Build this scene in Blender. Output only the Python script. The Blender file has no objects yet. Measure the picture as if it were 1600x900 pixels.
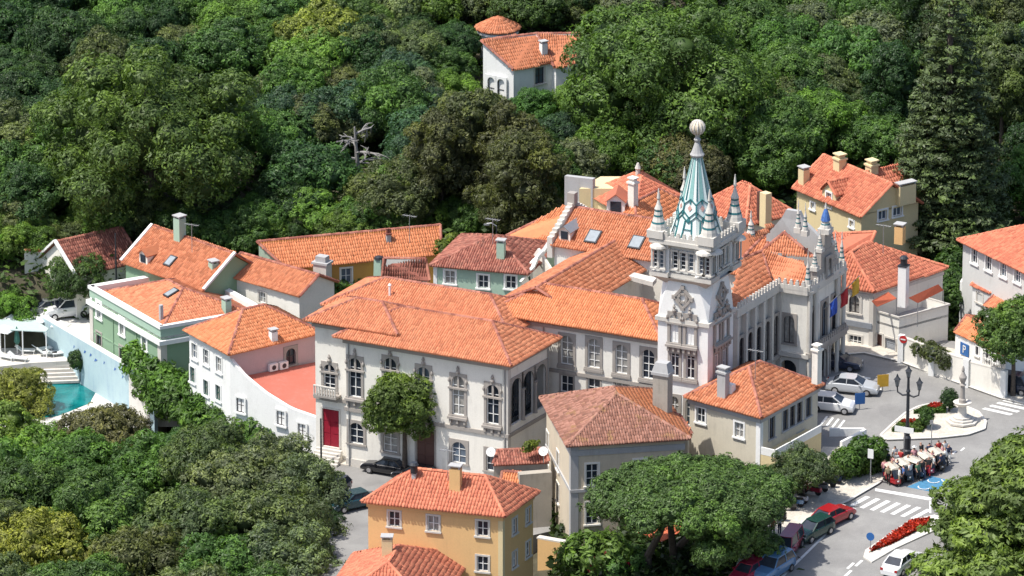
import bpy, bmesh, math, random
import numpy as np
from mathutils import Matrix, Vector

# ---------------------------------------------------------------- camera
random.seed(7)
rng = np.random.default_rng(7)
scene = bpy.context.scene
TH = math.radians(19.0); DIST = 600.0; PXM = 17.0          # look-down angle, distance, photo pixels per metre
FPX = PXM * DIST
CAM = np.array([0.0, -DIST * math.cos(TH), DIST * math.sin(TH)])
FW = np.array([0.0, math.cos(TH), -math.sin(TH)])
UP = np.array([0.0, math.sin(TH), math.cos(TH)])
cd = bpy.data.cameras.new("camera"); cam = bpy.data.objects.new("camera", cd)
scene.collection.objects.link(cam)
cam.location = CAM.tolist(); cam.rotation_euler = (math.pi / 2 - TH, 0, 0)
cd.sensor_width = 36.0; cd.lens = 36.0 * FPX / 1600.0
cd.clip_start = 10.0; cd.clip_end = 6000.0
scene.camera = cam

# ---------------------------------------------------------------- sky, sun, exposure
SUN_AZ = np.array([-0.93, -0.37]); SUN_AZ /= np.linalg.norm(SUN_AZ)
SUN_EL = math.radians(63)
w = bpy.data.worlds.new("World"); scene.world = w; w.use_nodes = True
nt = w.node_tree; bg = nt.nodes["Background"]
sky = nt.nodes.new("ShaderNodeTexSky"); sky.sky_type = 'NISHITA'; sky.sun_disc = False
sky.sun_elevation = SUN_EL; sky.sun_rotation = math.atan2(SUN_AZ[0], SUN_AZ[1])
sky.air_density = 1.0; sky.dust_density = 2.2; sky.ozone_density = 1.0
nt.links.new(sky.outputs[0], bg.inputs[0]); bg.inputs[1].default_value = 0.15
sl = bpy.data.lights.new("sun", 'SUN'); sl.energy = 4.6; sl.angle = math.radians(0.53); sl.color = (1.0, 0.955, 0.88)
so = bpy.data.objects.new("sun", sl); scene.collection.objects.link(so)
sd = Vector((SUN_AZ[0] * math.cos(SUN_EL), SUN_AZ[1] * math.cos(SUN_EL), math.sin(SUN_EL)))
so.rotation_euler = sd.to_track_quat('Z', 'Y').to_euler(); so.location = (-60, -40, 90)
vs = scene.view_settings; vs.view_transform = 'Standard'; vs.look = 'None'; vs.exposure = 0.3; vs.gamma = 1.0
vs.use_curve_mapping = False

# ---------------------------------------------------------------- survey helpers: photo pixel + height -> ground plan
def ray(u, v):
    return FW * FPX + np.array([u - 800.0, 0, 0]) + UP * (450.0 - v)
def P(u, v, z):
    d = ray(u, v); return CAM + d * ((z - CAM[2]) / d[2])
def Q(p):
    r = np.asarray(p, float) - CAM; k = r @ FW
    return 800 + FPX * r[0] / k, 450 - FPX * (r @ UP) / k
def ray_plane(u, v, p0, n):
    d = ray(u, v); return CAM + d * (((np.asarray(p0) - CAM) @ n) / (d @ n))
def zat(xy, v):
    lo, hi = -30.0, 80.0
    for _ in range(50):
        m = (lo + hi) / 2
        if Q((xy[0], xy[1], m))[1] > v: lo = m
        else: hi = m
    return lo
PLZ0, PLS, PLY = 5.4, 0.06, -42.0                           # the square slopes gently towards the camera
def plaza_z(y): return PLZ0 + PLS * (y - PLY)
_pn = np.array([0, -PLS, 1.0])
def PG(u, v, dz=0.0):
    return ray_plane(u, v, (0, PLY, PLZ0), _pn) + np.array([0, 0, dz])
def rot2(v, a):
    c, s = math.cos(a), math.sin(a); return np.array([c * v[0] - s * v[1], s * v[0] + c * v[1]])
def unit(v): v = np.asarray(v, float); return v / np.linalg.norm(v)
def lerp(a, b, t): return a + (b - a) * t

# ---------------------------------------------------------------- object helpers
COL = scene.collection
ORG = {}
def root(name, label, cat, loc=(0, 0, 0), group=None):
    o = bpy.data.objects.new(name, None); COL.objects.link(o); o.empty_display_size = 0.3
    o.location = tuple(map(float, loc)); o["label"] = label; o["category"] = cat
    if group: o["group"] = group
    ORG[o.name] = np.array(loc, float); return o
def tag(o, label, cat, group=None):
    o["label"] = label; o["category"] = cat
    if group: o["group"] = group
    return o
def mesh_from(name, verts, faces, mats=None, midx=None, smooth=False):
    me = bpy.data.meshes.new(name)
    me.from_pydata([tuple(map(float, v)) for v in verts], [], [tuple(map(int, f)) for f in faces])
    for m in (mats if isinstance(mats, (list, tuple)) else [mats] if mats else []): me.materials.append(m)
    if midx is not None: me.polygons.foreach_set("material_index", np.array(midx, dtype=np.int32))
    if smooth: me.polygons.foreach_set("use_smooth", np.ones(len(me.polygons), dtype=bool))
    me.update(); return me
def np_mesh(name, verts, quads, mat, tone=None, smooth=False):
    """fast path: all faces are quads"""
    me = bpy.data.meshes.new(name); nv, nf = len(verts), len(quads)
    me.vertices.add(nv); me.vertices.foreach_set("co", np.ascontiguousarray(verts, dtype=np.float32).ravel())
    me.loops.add(nf * 4); me.loops.foreach_set("vertex_index", np.ascontiguousarray(quads, dtype=np.int32).ravel())
    me.polygons.add(nf); me.polygons.foreach_set("loop_start", np.arange(0, nf * 4, 4, dtype=np.int32))
    me.polygons.foreach_set("loop_total", np.full(nf, 4, dtype=np.int32))
    if smooth: me.polygons.foreach_set("use_smooth", np.ones(nf, dtype=bool))
    me.materials.append(mat)
    if tone is not None:
        at = me.attributes.new("tone", 'FLOAT', 'POINT'); at.data.foreach_set("value", np.ascontiguousarray(tone, dtype=np.float32))
    me.update(calc_edges=True); me.validate(); return me
def link(name, me, parent=None, loc=None, rotz=0.0):
    o = bpy.data.objects.new(name, me); COL.objects.link(o)
    if parent is not None:
        o.parent = parent; ORG[o.name] = ORG.get(parent.name, np.zeros(3))
    else: ORG[o.name] = np.zeros(3)
    if loc is not None: o.location = tuple(map(float, loc))
    if rotz: o.rotation_euler = (0, 0, rotz)
    return o
class MB:
    """collects boxes, prisms, tubes in world coordinates and builds ONE mesh object"""
    def __init__(s): s.v = []; s.f = []; s.m = []; s.cur = 0
    def add(s, vs, fs):
        n = len(s.v); s.v.extend([np.asarray(q, float) for q in vs])
        for f in fs: s.f.append([n + i for i in f]); s.m.append(s.cur)
        return s
    def quad(s, *p): return s.add(p, [range(len(p))])
    def box(s, c, size, a=0.0, taper=1.0):
        """c = centre of the bottom face; a = turn about Z"""
        hx, hy, h = size[0] / 2, size[1] / 2, size[2]; vs = []
        for z, k in ((0, 1.0), (h, taper)):
            for x, y in ((-hx, -hy), (hx, -hy), (hx, hy), (-hx, hy)):
                r = rot2((x * k, y * k), a); vs.append((c[0] + r[0], c[1] + r[1], c[2] + z))
        return s.add(vs, [(3, 2, 1, 0), (4, 5, 6, 7), (0, 1, 5, 4), (1, 2, 6, 5), (2, 3, 7, 6), (3, 0, 4, 7)])
    def beam(s, p, q, w, h, upv=(0, 0, 1)):
        p, q = np.asarray(p, float), np.asarray(q, float); d = unit(q - p)
        t = np.cross(d, upv); t = unit(t) if np.linalg.norm(t) > 1e-6 else np.array([1.0, 0, 0]); n = np.cross(t, d)
        vs = [e + t * a + n * b for e in (p, q) for a, b in ((-w / 2, -h / 2), (w / 2, -h / 2), (w / 2, h / 2), (-w / 2, h / 2))]
        return s.add(vs, [(0, 1, 2, 3), (7, 6, 5, 4), (0, 4, 5, 1), (1, 5, 6, 2), (2, 6, 7, 3), (3, 7, 4, 0)])
    def prism(s, poly, z0, z1):
        """poly: list of (x,y) CCW; flat top"""
        n = len(poly); vs = [(p[0], p[1], z0) for p in poly] + [(p[0], p[1], z1) for p in poly]
        return s.add(vs, [tuple(range(n))[::-1], tuple(range(n, 2 * n))] + [(i, (i + 1) % n, n + (i + 1) % n, n + i) for i in range(n)])
    def sheet(s, pts, depth):
        """pts: 3D polygon (CCW from above) given thickness downwards"""
        n = len(pts); lo = [np.asarray(p) - np.array([0, 0, depth]) for p in pts]
        return s.add(list(pts) + lo, [tuple(range(n)), tuple(range(n, 2 * n))[::-1]] + [(i, n + i, n + (i + 1) % n, (i + 1) % n) for i in range(n)])
    def lathe(s, c, prof, n=12, a=0.0, cap=True):
        """prof: list of (r,z)"""
        vs = []
        for r, z in prof:
            for k in range(n):
                t = a + 2 * math.pi * k / n; vs.append((c[0] + r * math.cos(t), c[1] + r * math.sin(t), c[2] + z))
        fs = [(i * n + k, i * n + (k + 1) % n, (i + 1) * n + (k + 1) % n, (i + 1) * n + k) for i in range(len(prof) - 1) for k in range(n)]
        if cap: fs += [tuple(range(n))[::-1], tuple(range((len(prof) - 1) * n, len(prof) * n))]
        return s.add(vs, fs)
    def tube(s, pts, radii, n=8):
        pts = [np.asarray(p, float) for p in pts]; vs = []
        for i, p in enumerate(pts):
            d = unit(pts[min(i + 1, len(pts) - 1)] - pts[max(i - 1, 0)])
            t = np.cross(d, (0.13, 0.97, 0.2)); t = unit(t); b = np.cross(d, t)
            r = radii[i] if hasattr(radii, '__len__') else radii
            for k in range(n): q = 2 * math.pi * k / n; vs.append(p + r * (math.cos(q) * t + math.sin(q) * b))
        fs = [(i * n + k, i * n + (k + 1) % n, (i + 1) * n + (k + 1) % n, (i + 1) * n + k) for i in range(len(pts) - 1) for k in range(n)]
        fs += [tuple(range(n))[::-1], tuple(range((len(pts) - 1) * n, len(pts) * n))]
        return s.add(vs, fs)
    def build(s, name, mat, parent=None, smooth=False, label=None):
        o0 = ORG.get(parent.name, np.zeros(3)) if parent is not None else np.zeros(3)
        me = mesh_from(name, [q - o0 for q in s.v], s.f, mat, s.m, smooth)
        o = link(name, me, parent)
        if label: o["label"] = label
        return o
def structure(o): o["kind"] = "structure"; return o

# ---------------------------------------------------------------- materials
def new_mat(name):
    m = bpy.data.materials.new(name); m.use_nodes = True; t = m.node_tree
    return m, t, t.nodes["Principled BSDF"]
def N(t, typ, **kw):
    n = t.nodes.new(typ)
    for k, v in kw.items(): setattr(n, k, v)
    return n
def noise(t, scale, detail=4, rough=0.6, vec=None, stretch=None):
    n = N(t, "ShaderNodeTexNoise"); n.inputs["Scale"].default_value = scale; n.inputs["Detail"].default_value = detail; n.inputs["Roughness"].default_value = rough
    if vec is None: vec = N(t, "ShaderNodeNewGeometry").outputs["Position"]
    if stretch:
        mp = N(t, "ShaderNodeMapping"); mp.inputs["Scale"].default_value = stretch; t.links.new(vec, mp.inputs[0]); vec = mp.outputs[0]
    t.links.new(vec, n.inputs["Vector"]); return n.outputs["Fac"]
def ramp(t, fac, stops):
    r = N(t, "ShaderNodeValToRGB"); e = r.color_ramp.elements
    e[0].position, e[0].color = stops[0][0], (*stops[0][1], 1); e[1].position, e[1].color = stops[-1][0], (*stops[-1][1], 1)
    for p, c in stops[1:-1]: x = e.new(p); x.color = (*c, 1)
    t.links.new(fac, r.inputs[0]); return r.outputs[0]
def mixc(t, a, b, fac, mode='MIX'):
    m = N(t, "ShaderNodeMix", data_type='RGBA', blend_type=mode)
    for i, x in ((0, fac), (6, a), (7, b)):
        if hasattr(x, 'links'): t.links.new(x, m.inputs[i])
        elif i == 0: m.inputs[0].default_value = x
        else: m.inputs[i].default_value = (*x, 1)
    return m.outputs[2]
def bump(t, b, fac, strength, dist=0.02):
    n = N(t, "ShaderNodeBump"); n.inputs["Strength"].default_value = strength; n.inputs["Distance"].default_value = dist
    t.links.new(fac, n.inputs["Height"]); t.links.new(n.outputs[0], b.inputs["Normal"])
def sc(c, k): return tuple(min(1, x * k) for x in c)
def plain(name, col, rough=0.6, metal=0.0, var=0.12, scale=3.0, spec=0.5):
    m, t, b = new_mat(name)
    f = noise(t, scale, 5)
    t.links.new(ramp(t, f, [(0.3, sc(col, 1 - var)), (0.7, sc(col, 1 + var))]), b.inputs["Base Color"])
    b.inputs["Roughness"].default_value = rough; b.inputs["Metallic"].default_value = metal
    b.inputs["Specular IOR Level"].default_value = spec
    return m
def plaster(name, col, stain=(0.20, 0.18, 0.15), amount=0.35):
    m, t, b = new_mat(name)
    big = noise(t, 0.55, 6, 0.65); streak = noise(t, 1.0, 5, 0.7, stretch=(2.6, 2.6, 0.22)); fine = noise(t, 9.0, 4)
    base = ramp(t, fine, [(0.25, sc(col, 0.93)), (0.75, sc(col, 1.04))])
    f = ramp(t, streak, [(0.46, (0, 0, 0)), (0.70, (1, 1, 1))]); g = ramp(t, big, [(0.42, (0, 0, 0)), (0.72, (1, 1, 1))])
    mul = N(t, "ShaderNodeMath", operation='MULTIPLY'); t.links.new(f, mul.inputs[0]); t.links.new(g, mul.inputs[1])
    add = N(t, "ShaderNodeMath", operation='MULTIPLY_ADD'); t.links.new(g, add.inputs[0]); add.inputs[1].default_value = 0.22; t.links.new(mul.outputs[0], add.inputs[2])
    k = N(t, "ShaderNodeMath", operation='MULTIPLY'); t.links.new(add.outputs[0], k.inputs[0]); k.inputs[1].default_value = amount
    t.links.new(mixc(t, base, tuple(0.62 * a + 0.38 * c for a, c in zip(stain, col)), k.outputs[0]), b.inputs["Base Color"])
    b.inputs["Roughness"].default_value = 0.85; b.inputs["Specular IOR Level"].default_value = 0.25
    bump(t, b, fine, 0.25, 0.02); return m
def rooftile(name, c_lo, c_hi, dirt=(0.09, 0.06, 0.05), amount=0.4, lichen=None):
    """tone = one value per tile, stored on the mesh"""
    m, t, b = new_mat(name)
    at = N(t, "ShaderNodeAttribute", attribute_name="tone"); tone = at.outputs["Fac"]
    base = ramp(t, tone, [(0.0, sc(c_lo, 0.84)), (0.25, c_lo), (0.75, c_hi), (1.0, sc(c_hi, 1.1))])
    big = noise(t, 0.5, 7, 0.7); mid = noise(t, 2.6, 5, 0.7)
    g = ramp(t, big, [(0.40, (0, 0, 0)), (0.68, (1, 1, 1))]); h = ramp(t, mid, [(0.45, (0, 0, 0)), (0.70, (1, 1, 1))])
    mul = N(t, "ShaderNodeMath", operation='MULTIPLY'); t.links.new(g, mul.inputs[0]); t.links.new(h, mul.inputs[1])
    k = N(t, "ShaderNodeMath", operation='MULTIPLY_ADD'); t.links.new(mul.outputs[0], k.inputs[0]); k.inputs[1].default_value = amount
    q = N(t, "ShaderNodeMath", operation='MULTIPLY'); t.links.new(h, q.inputs[0]); q.inputs[1].default_value = amount * 0.35
    t.links.new(q.outputs[0], k.inputs[2])
    c = mixc(t, base, dirt, k.outputs[0])
    if lichen:
        l = ramp(t, noise(t, 0.9, 6, 0.75), [(0.56, (0, 0, 0)), (0.66, (1, 1, 1))])
        c = mixc(t, c, lichen, l)
    t.links.new(c, b.inputs["Base Color"]); b.inputs["Roughness"].default_value = 0.8; b.inputs["Specular IOR Level"].default_value = 0.3
    bump(t, b, noise(t, 14, 3), 0.3, 0.02); return m
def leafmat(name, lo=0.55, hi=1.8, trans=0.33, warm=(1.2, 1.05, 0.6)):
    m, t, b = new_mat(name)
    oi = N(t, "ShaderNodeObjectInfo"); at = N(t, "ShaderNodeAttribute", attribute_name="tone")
    fac = ramp(t, at.outputs["Fac"], [(0.0, (lo, lo, lo)), (0.55, (1, 1, 1)), (1.0, (hi * 0.9 * warm[0] / 1.05, hi * warm[1] / 1.05, hi * warm[2]))])  # warm bright end of the tone puts sunlit highlights into the leaf colour
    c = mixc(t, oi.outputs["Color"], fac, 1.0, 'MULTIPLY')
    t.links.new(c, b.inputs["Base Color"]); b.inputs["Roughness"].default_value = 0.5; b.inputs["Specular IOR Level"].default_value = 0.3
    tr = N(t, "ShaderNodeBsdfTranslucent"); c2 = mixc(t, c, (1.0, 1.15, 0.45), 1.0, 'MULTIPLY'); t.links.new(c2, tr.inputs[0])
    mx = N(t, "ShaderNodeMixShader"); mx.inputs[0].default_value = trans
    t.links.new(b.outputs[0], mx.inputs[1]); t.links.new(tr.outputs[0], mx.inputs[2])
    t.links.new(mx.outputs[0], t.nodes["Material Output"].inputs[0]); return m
M = {}
M['white'] = plaster('white_plaster', (0.80, 0.77, 0.70), amount=0.5)
M['white2'] = plaster('bright_white_plaster', (0.82, 0.82, 0.80), amount=0.4)
M['cream'] = plaster('cream_plaster', (0.62, 0.57, 0.46), amount=0.6)
M['ivory'] = plaster('ivory_plaster', (0.70, 0.58, 0.34), amount=0.35)
M['yellow'] = plaster('yellow_plaster', (0.74, 0.48, 0.22), stain=(0.35, 0.22, 0.12), amount=0.4)
M['green'] = plaster('green_plaster', (0.24, 0.36, 0.24), stain=(0.15, 0.2, 0.15), amount=0.3)
M['mint'] = plaster('mint_plaster', (0.36, 0.50, 0.40), amount=0.3)
M['pink'] = plaster('pink_plaster', (0.55, 0.42, 0.42), amount=0.3)
M['orange'] = plaster('orange_plaster', (0.62, 0.33, 0.09), amount=0.35)
M['greywall'] = plaster('weathered_grey_plaster', (0.40, 0.37, 0.32), stain=(0.08, 0.08, 0.07), amount=0.9)
M['beige'] = plaster('beige_plaster', (0.60, 0.52, 0.40), amount=0.6)
M['concrete'] = plaster('grey_cement', (0.42, 0.42, 0.42), amount=0.6)
M['stone'] = plaster('carved_limestone', (0.36, 0.33, 0.30), stain=(0.07, 0.07, 0.07), amount=0.7)
M['palestone'] = plaster('pale_limestone', (0.60, 0.57, 0.52), stain=(0.1, 0.1, 0.1), amount=0.6)
M['bluewall'] = plaster('pale_blue_painted_wall', (0.42, 0.55, 0.58), stain=(0.12, 0.22, 0.40), amount=0.9)
M['glass'] = plain('window_glass', (0.028, 0.036, 0.05), rough=0.08, var=0.4, scale=0.8)
M['glass_b'] = plain('painted_sky_glass', (0.10, 0.13, 0.17), rough=0.06, var=0.3, scale=0.7)  # lighter blue-grey: reflected sky put into the pane colour
M['glass_c'] = plain('curtained_glass', (0.30, 0.29, 0.27), rough=0.25, var=0.35, scale=2.5)
M['bluegrey'] = plaster('pale_blue_grey_plaster', (0.60, 0.60, 0.58), amount=0.5)
M['frame'] = plain('white_window_paint', (0.78, 0.78, 0.76), rough=0.5, var=0.04)
M['greenframe'] = plain('green_shutter_paint', (0.05, 0.13, 0.10), rough=0.5)
M['darkframe'] = plain('dark_window_paint', (0.06, 0.05, 0.05), rough=0.5)
M['reddoor'] = plain('crimson_door_paint', (0.28, 0.012, 0.03), rough=0.45)
M['brown'] = plain('brown_door_wood', (0.10, 0.045, 0.035), rough=0.6)
M['steel'] = plain('grey_steel_shutter', (0.25, 0.27, 0.30), rough=0.5)
M['iron'] = plain('black_cast_iron', (0.025, 0.028, 0.035), rough=0.45)
M['metal'] = plain('zinc_flashing', (0.32, 0.33, 0.34), rough=0.4, metal=0.4)
M['t_new'] = rooftile('new_orange_tiles', (0.57, 0.205, 0.105), (0.65, 0.265, 0.14), dirt=(0.22, 0.10, 0.06), amount=0.5)
M['t_bright'] = rooftile('bright_orange_tiles', (0.63, 0.225, 0.10), (0.70, 0.275, 0.13), dirt=(0.28, 0.12, 0.07), amount=0.4)
M['t_red'] = rooftile('red_clay_tiles', (0.54, 0.17, 0.10), (0.62, 0.225, 0.13), dirt=(0.22, 0.09, 0.06), amount=0.45)
M['t_mid'] = rooftile('weathered_orange_tiles', (0.50, 0.175, 0.085), (0.60, 0.24, 0.125), amount=0.45)
M['t_old'] = rooftile('old_brown_tiles', (0.27, 0.09, 0.065), (0.42, 0.17, 0.12), amount=0.75)
M['t_lichen'] = rooftile('mossy_brown_tiles', (0.26, 0.12, 0.085), (0.38, 0.19, 0.14), amount=0.6, lichen=(0.30, 0.17, 0.08))
M['t_edge'] = rooftile('orange_lichen_tiles', (0.50, 0.20, 0.04), (0.62, 0.28, 0.06), amount=0.3)
M['leaf'] = leafmat('broad_leaves')
M['needle'] = leafmat('pine_needles', lo=0.5, hi=1.6, trans=0.12, warm=(1.1, 1.05, 0.6))
M['bark'] = plain('rough_bark', (0.09, 0.07, 0.055), rough=0.9, var=0.4, scale=5)
M['greybark'] = plain('pale_dead_wood', (0.24, 0.23, 0.22), rough=0.9, var=0.2)
def asphalt():
    m, t, b = new_mat('grey_asphalt')
    big = noise(t, 0.25, 6, 0.65); fine = noise(t, 22, 3)
    c = ramp(t, big, [(0.3, (0.205, 0.20, 0.195)), (0.7, (0.295, 0.29, 0.28))])
    vo = N(t, 'ShaderNodeTexVoronoi'); vo.inputs['Scale'].default_value = 0.32; t.links.new(N(t, 'ShaderNodeNewGeometry').outputs['Position'], vo.inputs['Vector'])
    c = mixc(t, c, ramp(t, vo.outputs['Color'], [(0.2, (0.90, 0.90, 0.90)), (0.8, (1.04, 1.04, 1.03))]), 0.6, 'MULTIPLY')
    c = mixc(t, c, (0.07, 0.07, 0.075), ramp(t, noise(t, 1.6, 6, 0.75), [(0.62, (0, 0, 0)), (0.76, (0.5, 0.5, 0.5))]))
    t.links.new(mixc(t, c, ramp(t, fine, [(0.3, (0.75, 0.75, 0.75)), (0.7, (1.15, 1.15, 1.15))]), 1.0, 'MULTIPLY'), b.inputs["Base Color"])
    b.inputs["Roughness"].default_value = 0.85; bump(t, b, fine, 0.3, 0.01); return m
M['asphalt'] = asphalt()
def paving():
    m, t, b = new_mat('cream_cobble_paving')
    vo = N(t, "ShaderNodeTexVoronoi"); vo.inputs["Scale"].default_value = 6.5; t.links.new(N(t, "ShaderNodeNewGeometry").outputs["Position"], vo.inputs["Vector"])
    c = mixc(t, ramp(t, noise(t, 0.4, 6), [(0.3, (0.46, 0.42, 0.36)), (0.7, (0.60, 0.56, 0.49))]), ramp(t, vo.outputs["Color"], [(0.1, (0.85, 0.85, 0.85)), (0.9, (1.1, 1.1, 1.1))]), 1.0, 'MULTIPLY')
    t.links.new(c, b.inputs["Base Color"]); b.inputs["Roughness"].default_value = 0.85
    bump(t, b, vo.outputs["Distance"], 0.3, 0.02); return m
M['paving'] = paving()
M['kerb'] = plaster('pale_kerb_stone', (0.62, 0.60, 0.56), amount=0.4)
M['paint'] = plain('worn_white_road_paint', (0.72, 0.72, 0.70), rough=0.7, var=0.16, scale=4)
M['bluepaint'] = plain('blue_bay_paint', (0.06, 0.20, 0.34), rough=0.7, var=0.2, scale=3)
M['soil'] = plain('leaf_litter_soil', (0.055, 0.05, 0.03), rough=0.95, var=0.5, scale=0.6)
M['grass'] = plain('lawn_green', (0.09, 0.15, 0.035), rough=0.9, var=0.35, scale=4)
M['flower'] = plain('red_flowers', (0.42, 0.03, 0.02), rough=0.7, var=0.5, scale=9)
M['awning'] = plain('orange_awning_canvas', (0.62, 0.15, 0.07), rough=0.8, var=0.1)
M['redroof'] = plaster('red_flat_roof_coating', (0.46, 0.14, 0.10), stain=(0.42, 0.26, 0.22), amount=0.8)
M['tyre'] = plain('tyre_rubber', (0.02, 0.02, 0.021), rough=0.8)
M['rim'] = plain('alloy_rim', (0.5, 0.5, 0.52), rough=0.3, metal=0.8)
# ---------------------------------------------------------------- terrain and streets (the setting)
YL = ([-260, -120, -90, -62, -47, -30, -15, 20, 60, 150, 420, 900], [-40, -14, -8.5, -4.0, -1.0, 0.4, 3.0, 10.0, 19, 44, 95, 120])
YR = ([-260, -120, -80, -42, -25, -12, 20, 60, 150, 420, 900], [-40, -6, 1.2, 3.6, 4.2, 4.8, 10.5, 19, 44, 95, 120])
def terrain(x, y):
    a = np.interp(y, *YL); b = np.interp(y, *YR)
    k = np.clip((np.asarray(x) + 12.0) / 30.0, 0, 1); k = k * k * (3 - 2 * k)
    lw = np.clip((-26.0 - np.asarray(x)) / 4.0, 0, 1) * np.clip((-9.0 - np.asarray(y)) / 6.0, 0, 1) * np.clip((np.asarray(y) + 60.0) / 14.0, 0, 1)
    return a * (1 - k) + b * k - 0.3 - 6.5 * lw
def make_ground():
    xs = np.concatenate([np.linspace(-700, -80, 16)[:-1], np.arange(-80, 81, 2.0), np.linspace(80, 700, 16)[1:]])
    ys = np.concatenate([np.linspace(-260, -110, 12)[:-1], np.arange(-110, 71, 2.0), np.linspace(70, 900, 24)[1:]])
    X, Y = np.meshgrid(xs, ys); Z = terrain(X, Y) + 0.25 * np.sin(X * 0.31) * np.cos(Y * 0.27)
    v = np.stack([X, Y, Z], -1).reshape(-1, 3); nx = len(xs)
    i, j = np.meshgrid(np.arange(nx - 1), np.arange(len(ys) - 1)); a = (j * nx + i).ravel()
    return structure(link('ground', np_mesh('ground', v, np.stack([a, a + 1, a + nx + 1, a + nx], -1), M['soil'], smooth=True)))
make_ground()

def sheet_obj(name, pts, depth, mat, parent=None, lift=0.0):
    o = MB().sheet([np.asarray(p) + np.array([0, 0, lift]) for p in pts], depth).build(name, mat, parent)
    return o
def ccw(pts):
    a = sum(p[0] * q[1] - q[0] * p[1] for p, q in zip(pts, pts[1:] + pts[:1])); return pts if a > 0 else pts[::-1]
def pg_poly(px, dz=0.0): return ccw([PG(u, v, dz) for u, v in px])
def pz_poly(px, z): return ccw([P(u, v, z) for u, v in px])

plaza_road = structure(sheet_obj('road', pg_poly([(1140, 1000), (1222, 790), (1262, 760), (1255, 690), (1262, 590), (1290, 548), (1340, 520), (1800, 560), (1800, 1000)]), 3.5, M['asphalt']))
PAV = 0.13
pv = structure(sheet_obj('pavement', pg_poly([(1378, 752), (1372, 757), (1326, 784), (1264, 811), (1226, 842), (1206, 870), (1192, 1000), (1120, 1000), (1165, 830), (1208, 785), (1255, 745), (1286, 700), (1350, 702), (1392, 728)], PAV), 0.4, M['paving']))
pv2 = structure(sheet_obj('pavement', pg_poly([(1300, 557), (1350, 553), (1405, 566), (1470, 590), (1565, 624), (1600, 632), (1700, 650), (1700, 610), (1560, 560), (1400, 530), (1310, 530)], PAV), 0.4, M['paving']))
isl = structure(sheet_obj('traffic_island', pg_poly([(1376, 682), (1394, 665), (1415, 647), (1435, 637), (1463, 631), (1500, 633), (1528, 645), (1540, 660), (1538, 672), (1512, 681), (1468, 686), (1384, 689)], PAV), 0.4, M['paving']))
def kerb_line(px, parent, w=0.22, h=0.05, dz=PAV):
    pts = [PG(u, v, dz + h / 2 - 0.01) for u, v in px]
    for a, b in zip(pts[:-1], pts[1:]):
        n = max(1, int(np.linalg.norm(b - a) / 1.0))
        for k in range(n):
            p, q = lerp(a, b, k / n), lerp(a, b, (k + 1) / n - 0.02 / max(1, n)); MB().beam(p, q, w, h).build('kerb_stone', M['kerb'], parent)
kerb_line([(1384, 689), (1376, 682), (1394, 665), (1415, 647), (1435, 637), (1463, 631), (1500, 633), (1528, 645)], isl)
kerb_line([(1528, 645), (1540, 660), (1538, 672), (1512, 681), (1468, 686), (1384, 689)], isl)
kerb_line([(1378, 752), (1372, 757), (1326, 784), (1264, 811), (1226, 842), (1206, 870), (1192, 930)], pv)
kerb_line([(1300, 557), (1350, 553), (1405, 566), (1470, 590), (1565, 624), (1600, 632)], pv2)
def paint(name, px, mat='paint', dz=0.006, parent=plaza_road): return sheet_obj(name, pg_poly(px, dz), 0.004, M[mat], parent)
for k in range(7):                                              # zebra crossing
    u, v = 1353 + 15.9 * k, 775 + 3.35 * k
    paint('crossing_stripe', [(u - 26, v + 14.5), (u - 19.5, v + 16), (u + 7, v + 1.8), (u, v)])
paint('stop_line', [(1368, 763), (1367, 767), (1454, 782), (1456, 778)])
paint('edge_line', [(1452, 783), (1455, 784), (1455, 802), (1452, 801)])
for (u, v) in ((1534, 639), (1545, 634.5), (1556, 630), (1566, 626), (1575, 622.5)):
    paint('crossing_stripe', [(u, v), (u + 44, v + 10), (u + 49, v + 7.8), (u + 5.5, v - 2)])
paint('parking_bay', [(1417, 761), (1455, 744), (1494, 753), (1463, 770)], 'bluepaint')
bay = [o for o in COL.objects if o.name.startswith('parking_bay')][-1]
def bay_symbol(u, v, s):
    c = PG(u, v, 0.018); mb = MB()
    for k in range(10):
        a, b = 2 * math.pi * k / 12 + 0.6, 2 * math.pi * (k + 1) / 12 + 0.6
        mb.beam(c + s * np.array([math.cos(a), math.sin(a) * 1.1, 0]), c + s * np.array([math.cos(b), math.sin(b) * 1.1, 0]), 0.2 * s, 0.004)
    mb.beam(c + np.array([0.1, 0.5, 0]) * s, c + np.array([0.2, 2.0, 0]) * s, 0.26 * s, 0.004); mb.beam(c + np.array([0.2, 0.9, 0]) * s, c + np.array([1.3, 0.8, 0]) * s, 0.24 * s, 0.004)
    mb.beam(c + np.array([1.2, 0.8, 0]) * s, c + np.array([1.6, -0.6, 0]) * s, 0.24 * s, 0.004); mb.box(c + np.array([0.2, 2.35, -0.002]) * s, (0.5 * s, 0.5 * s, 0.004))
    mb.build('wheelchair_symbol', M['paint'], bay)
bay_symbol(1459, 751, 0.5); bay_symbol(1444, 761, 0.5)
for k in range(4):
    paint('bay_line', [(1291 + 9 * k, 652 - 2 + k * 2), (1294 + 9 * k, 653 - 2 + k * 2), (1284 + 9 * k, 664 + k * 2), (1281 + 9 * k, 663 + k * 2)])
for (a, b) in (((1292, 621), (1340, 626)), ((1345, 603), (1377, 607)), ((1325, 585), (1360, 590))):
    paint('bay_line', [a, (a[0] + 1, a[1] + 2.5), (b[0], b[1] + 2.5), b])
for (u, v) in ((1322, 888), (1335, 884), (1318, 900), (1353, 873)): paint('lane_dash', [(u, v), (u + 4, v + 1), (u + 14, v - 8), (u + 10, v - 9)])
for (u, v) in ((1470, 712), (1487, 709), (1500, 704), (1518, 735)): paint('lane_dash', [(u, v), (u + 2.5, v + .6), (u + 8, v - 4), (u + 5.5, v - 4.6)])
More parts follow.
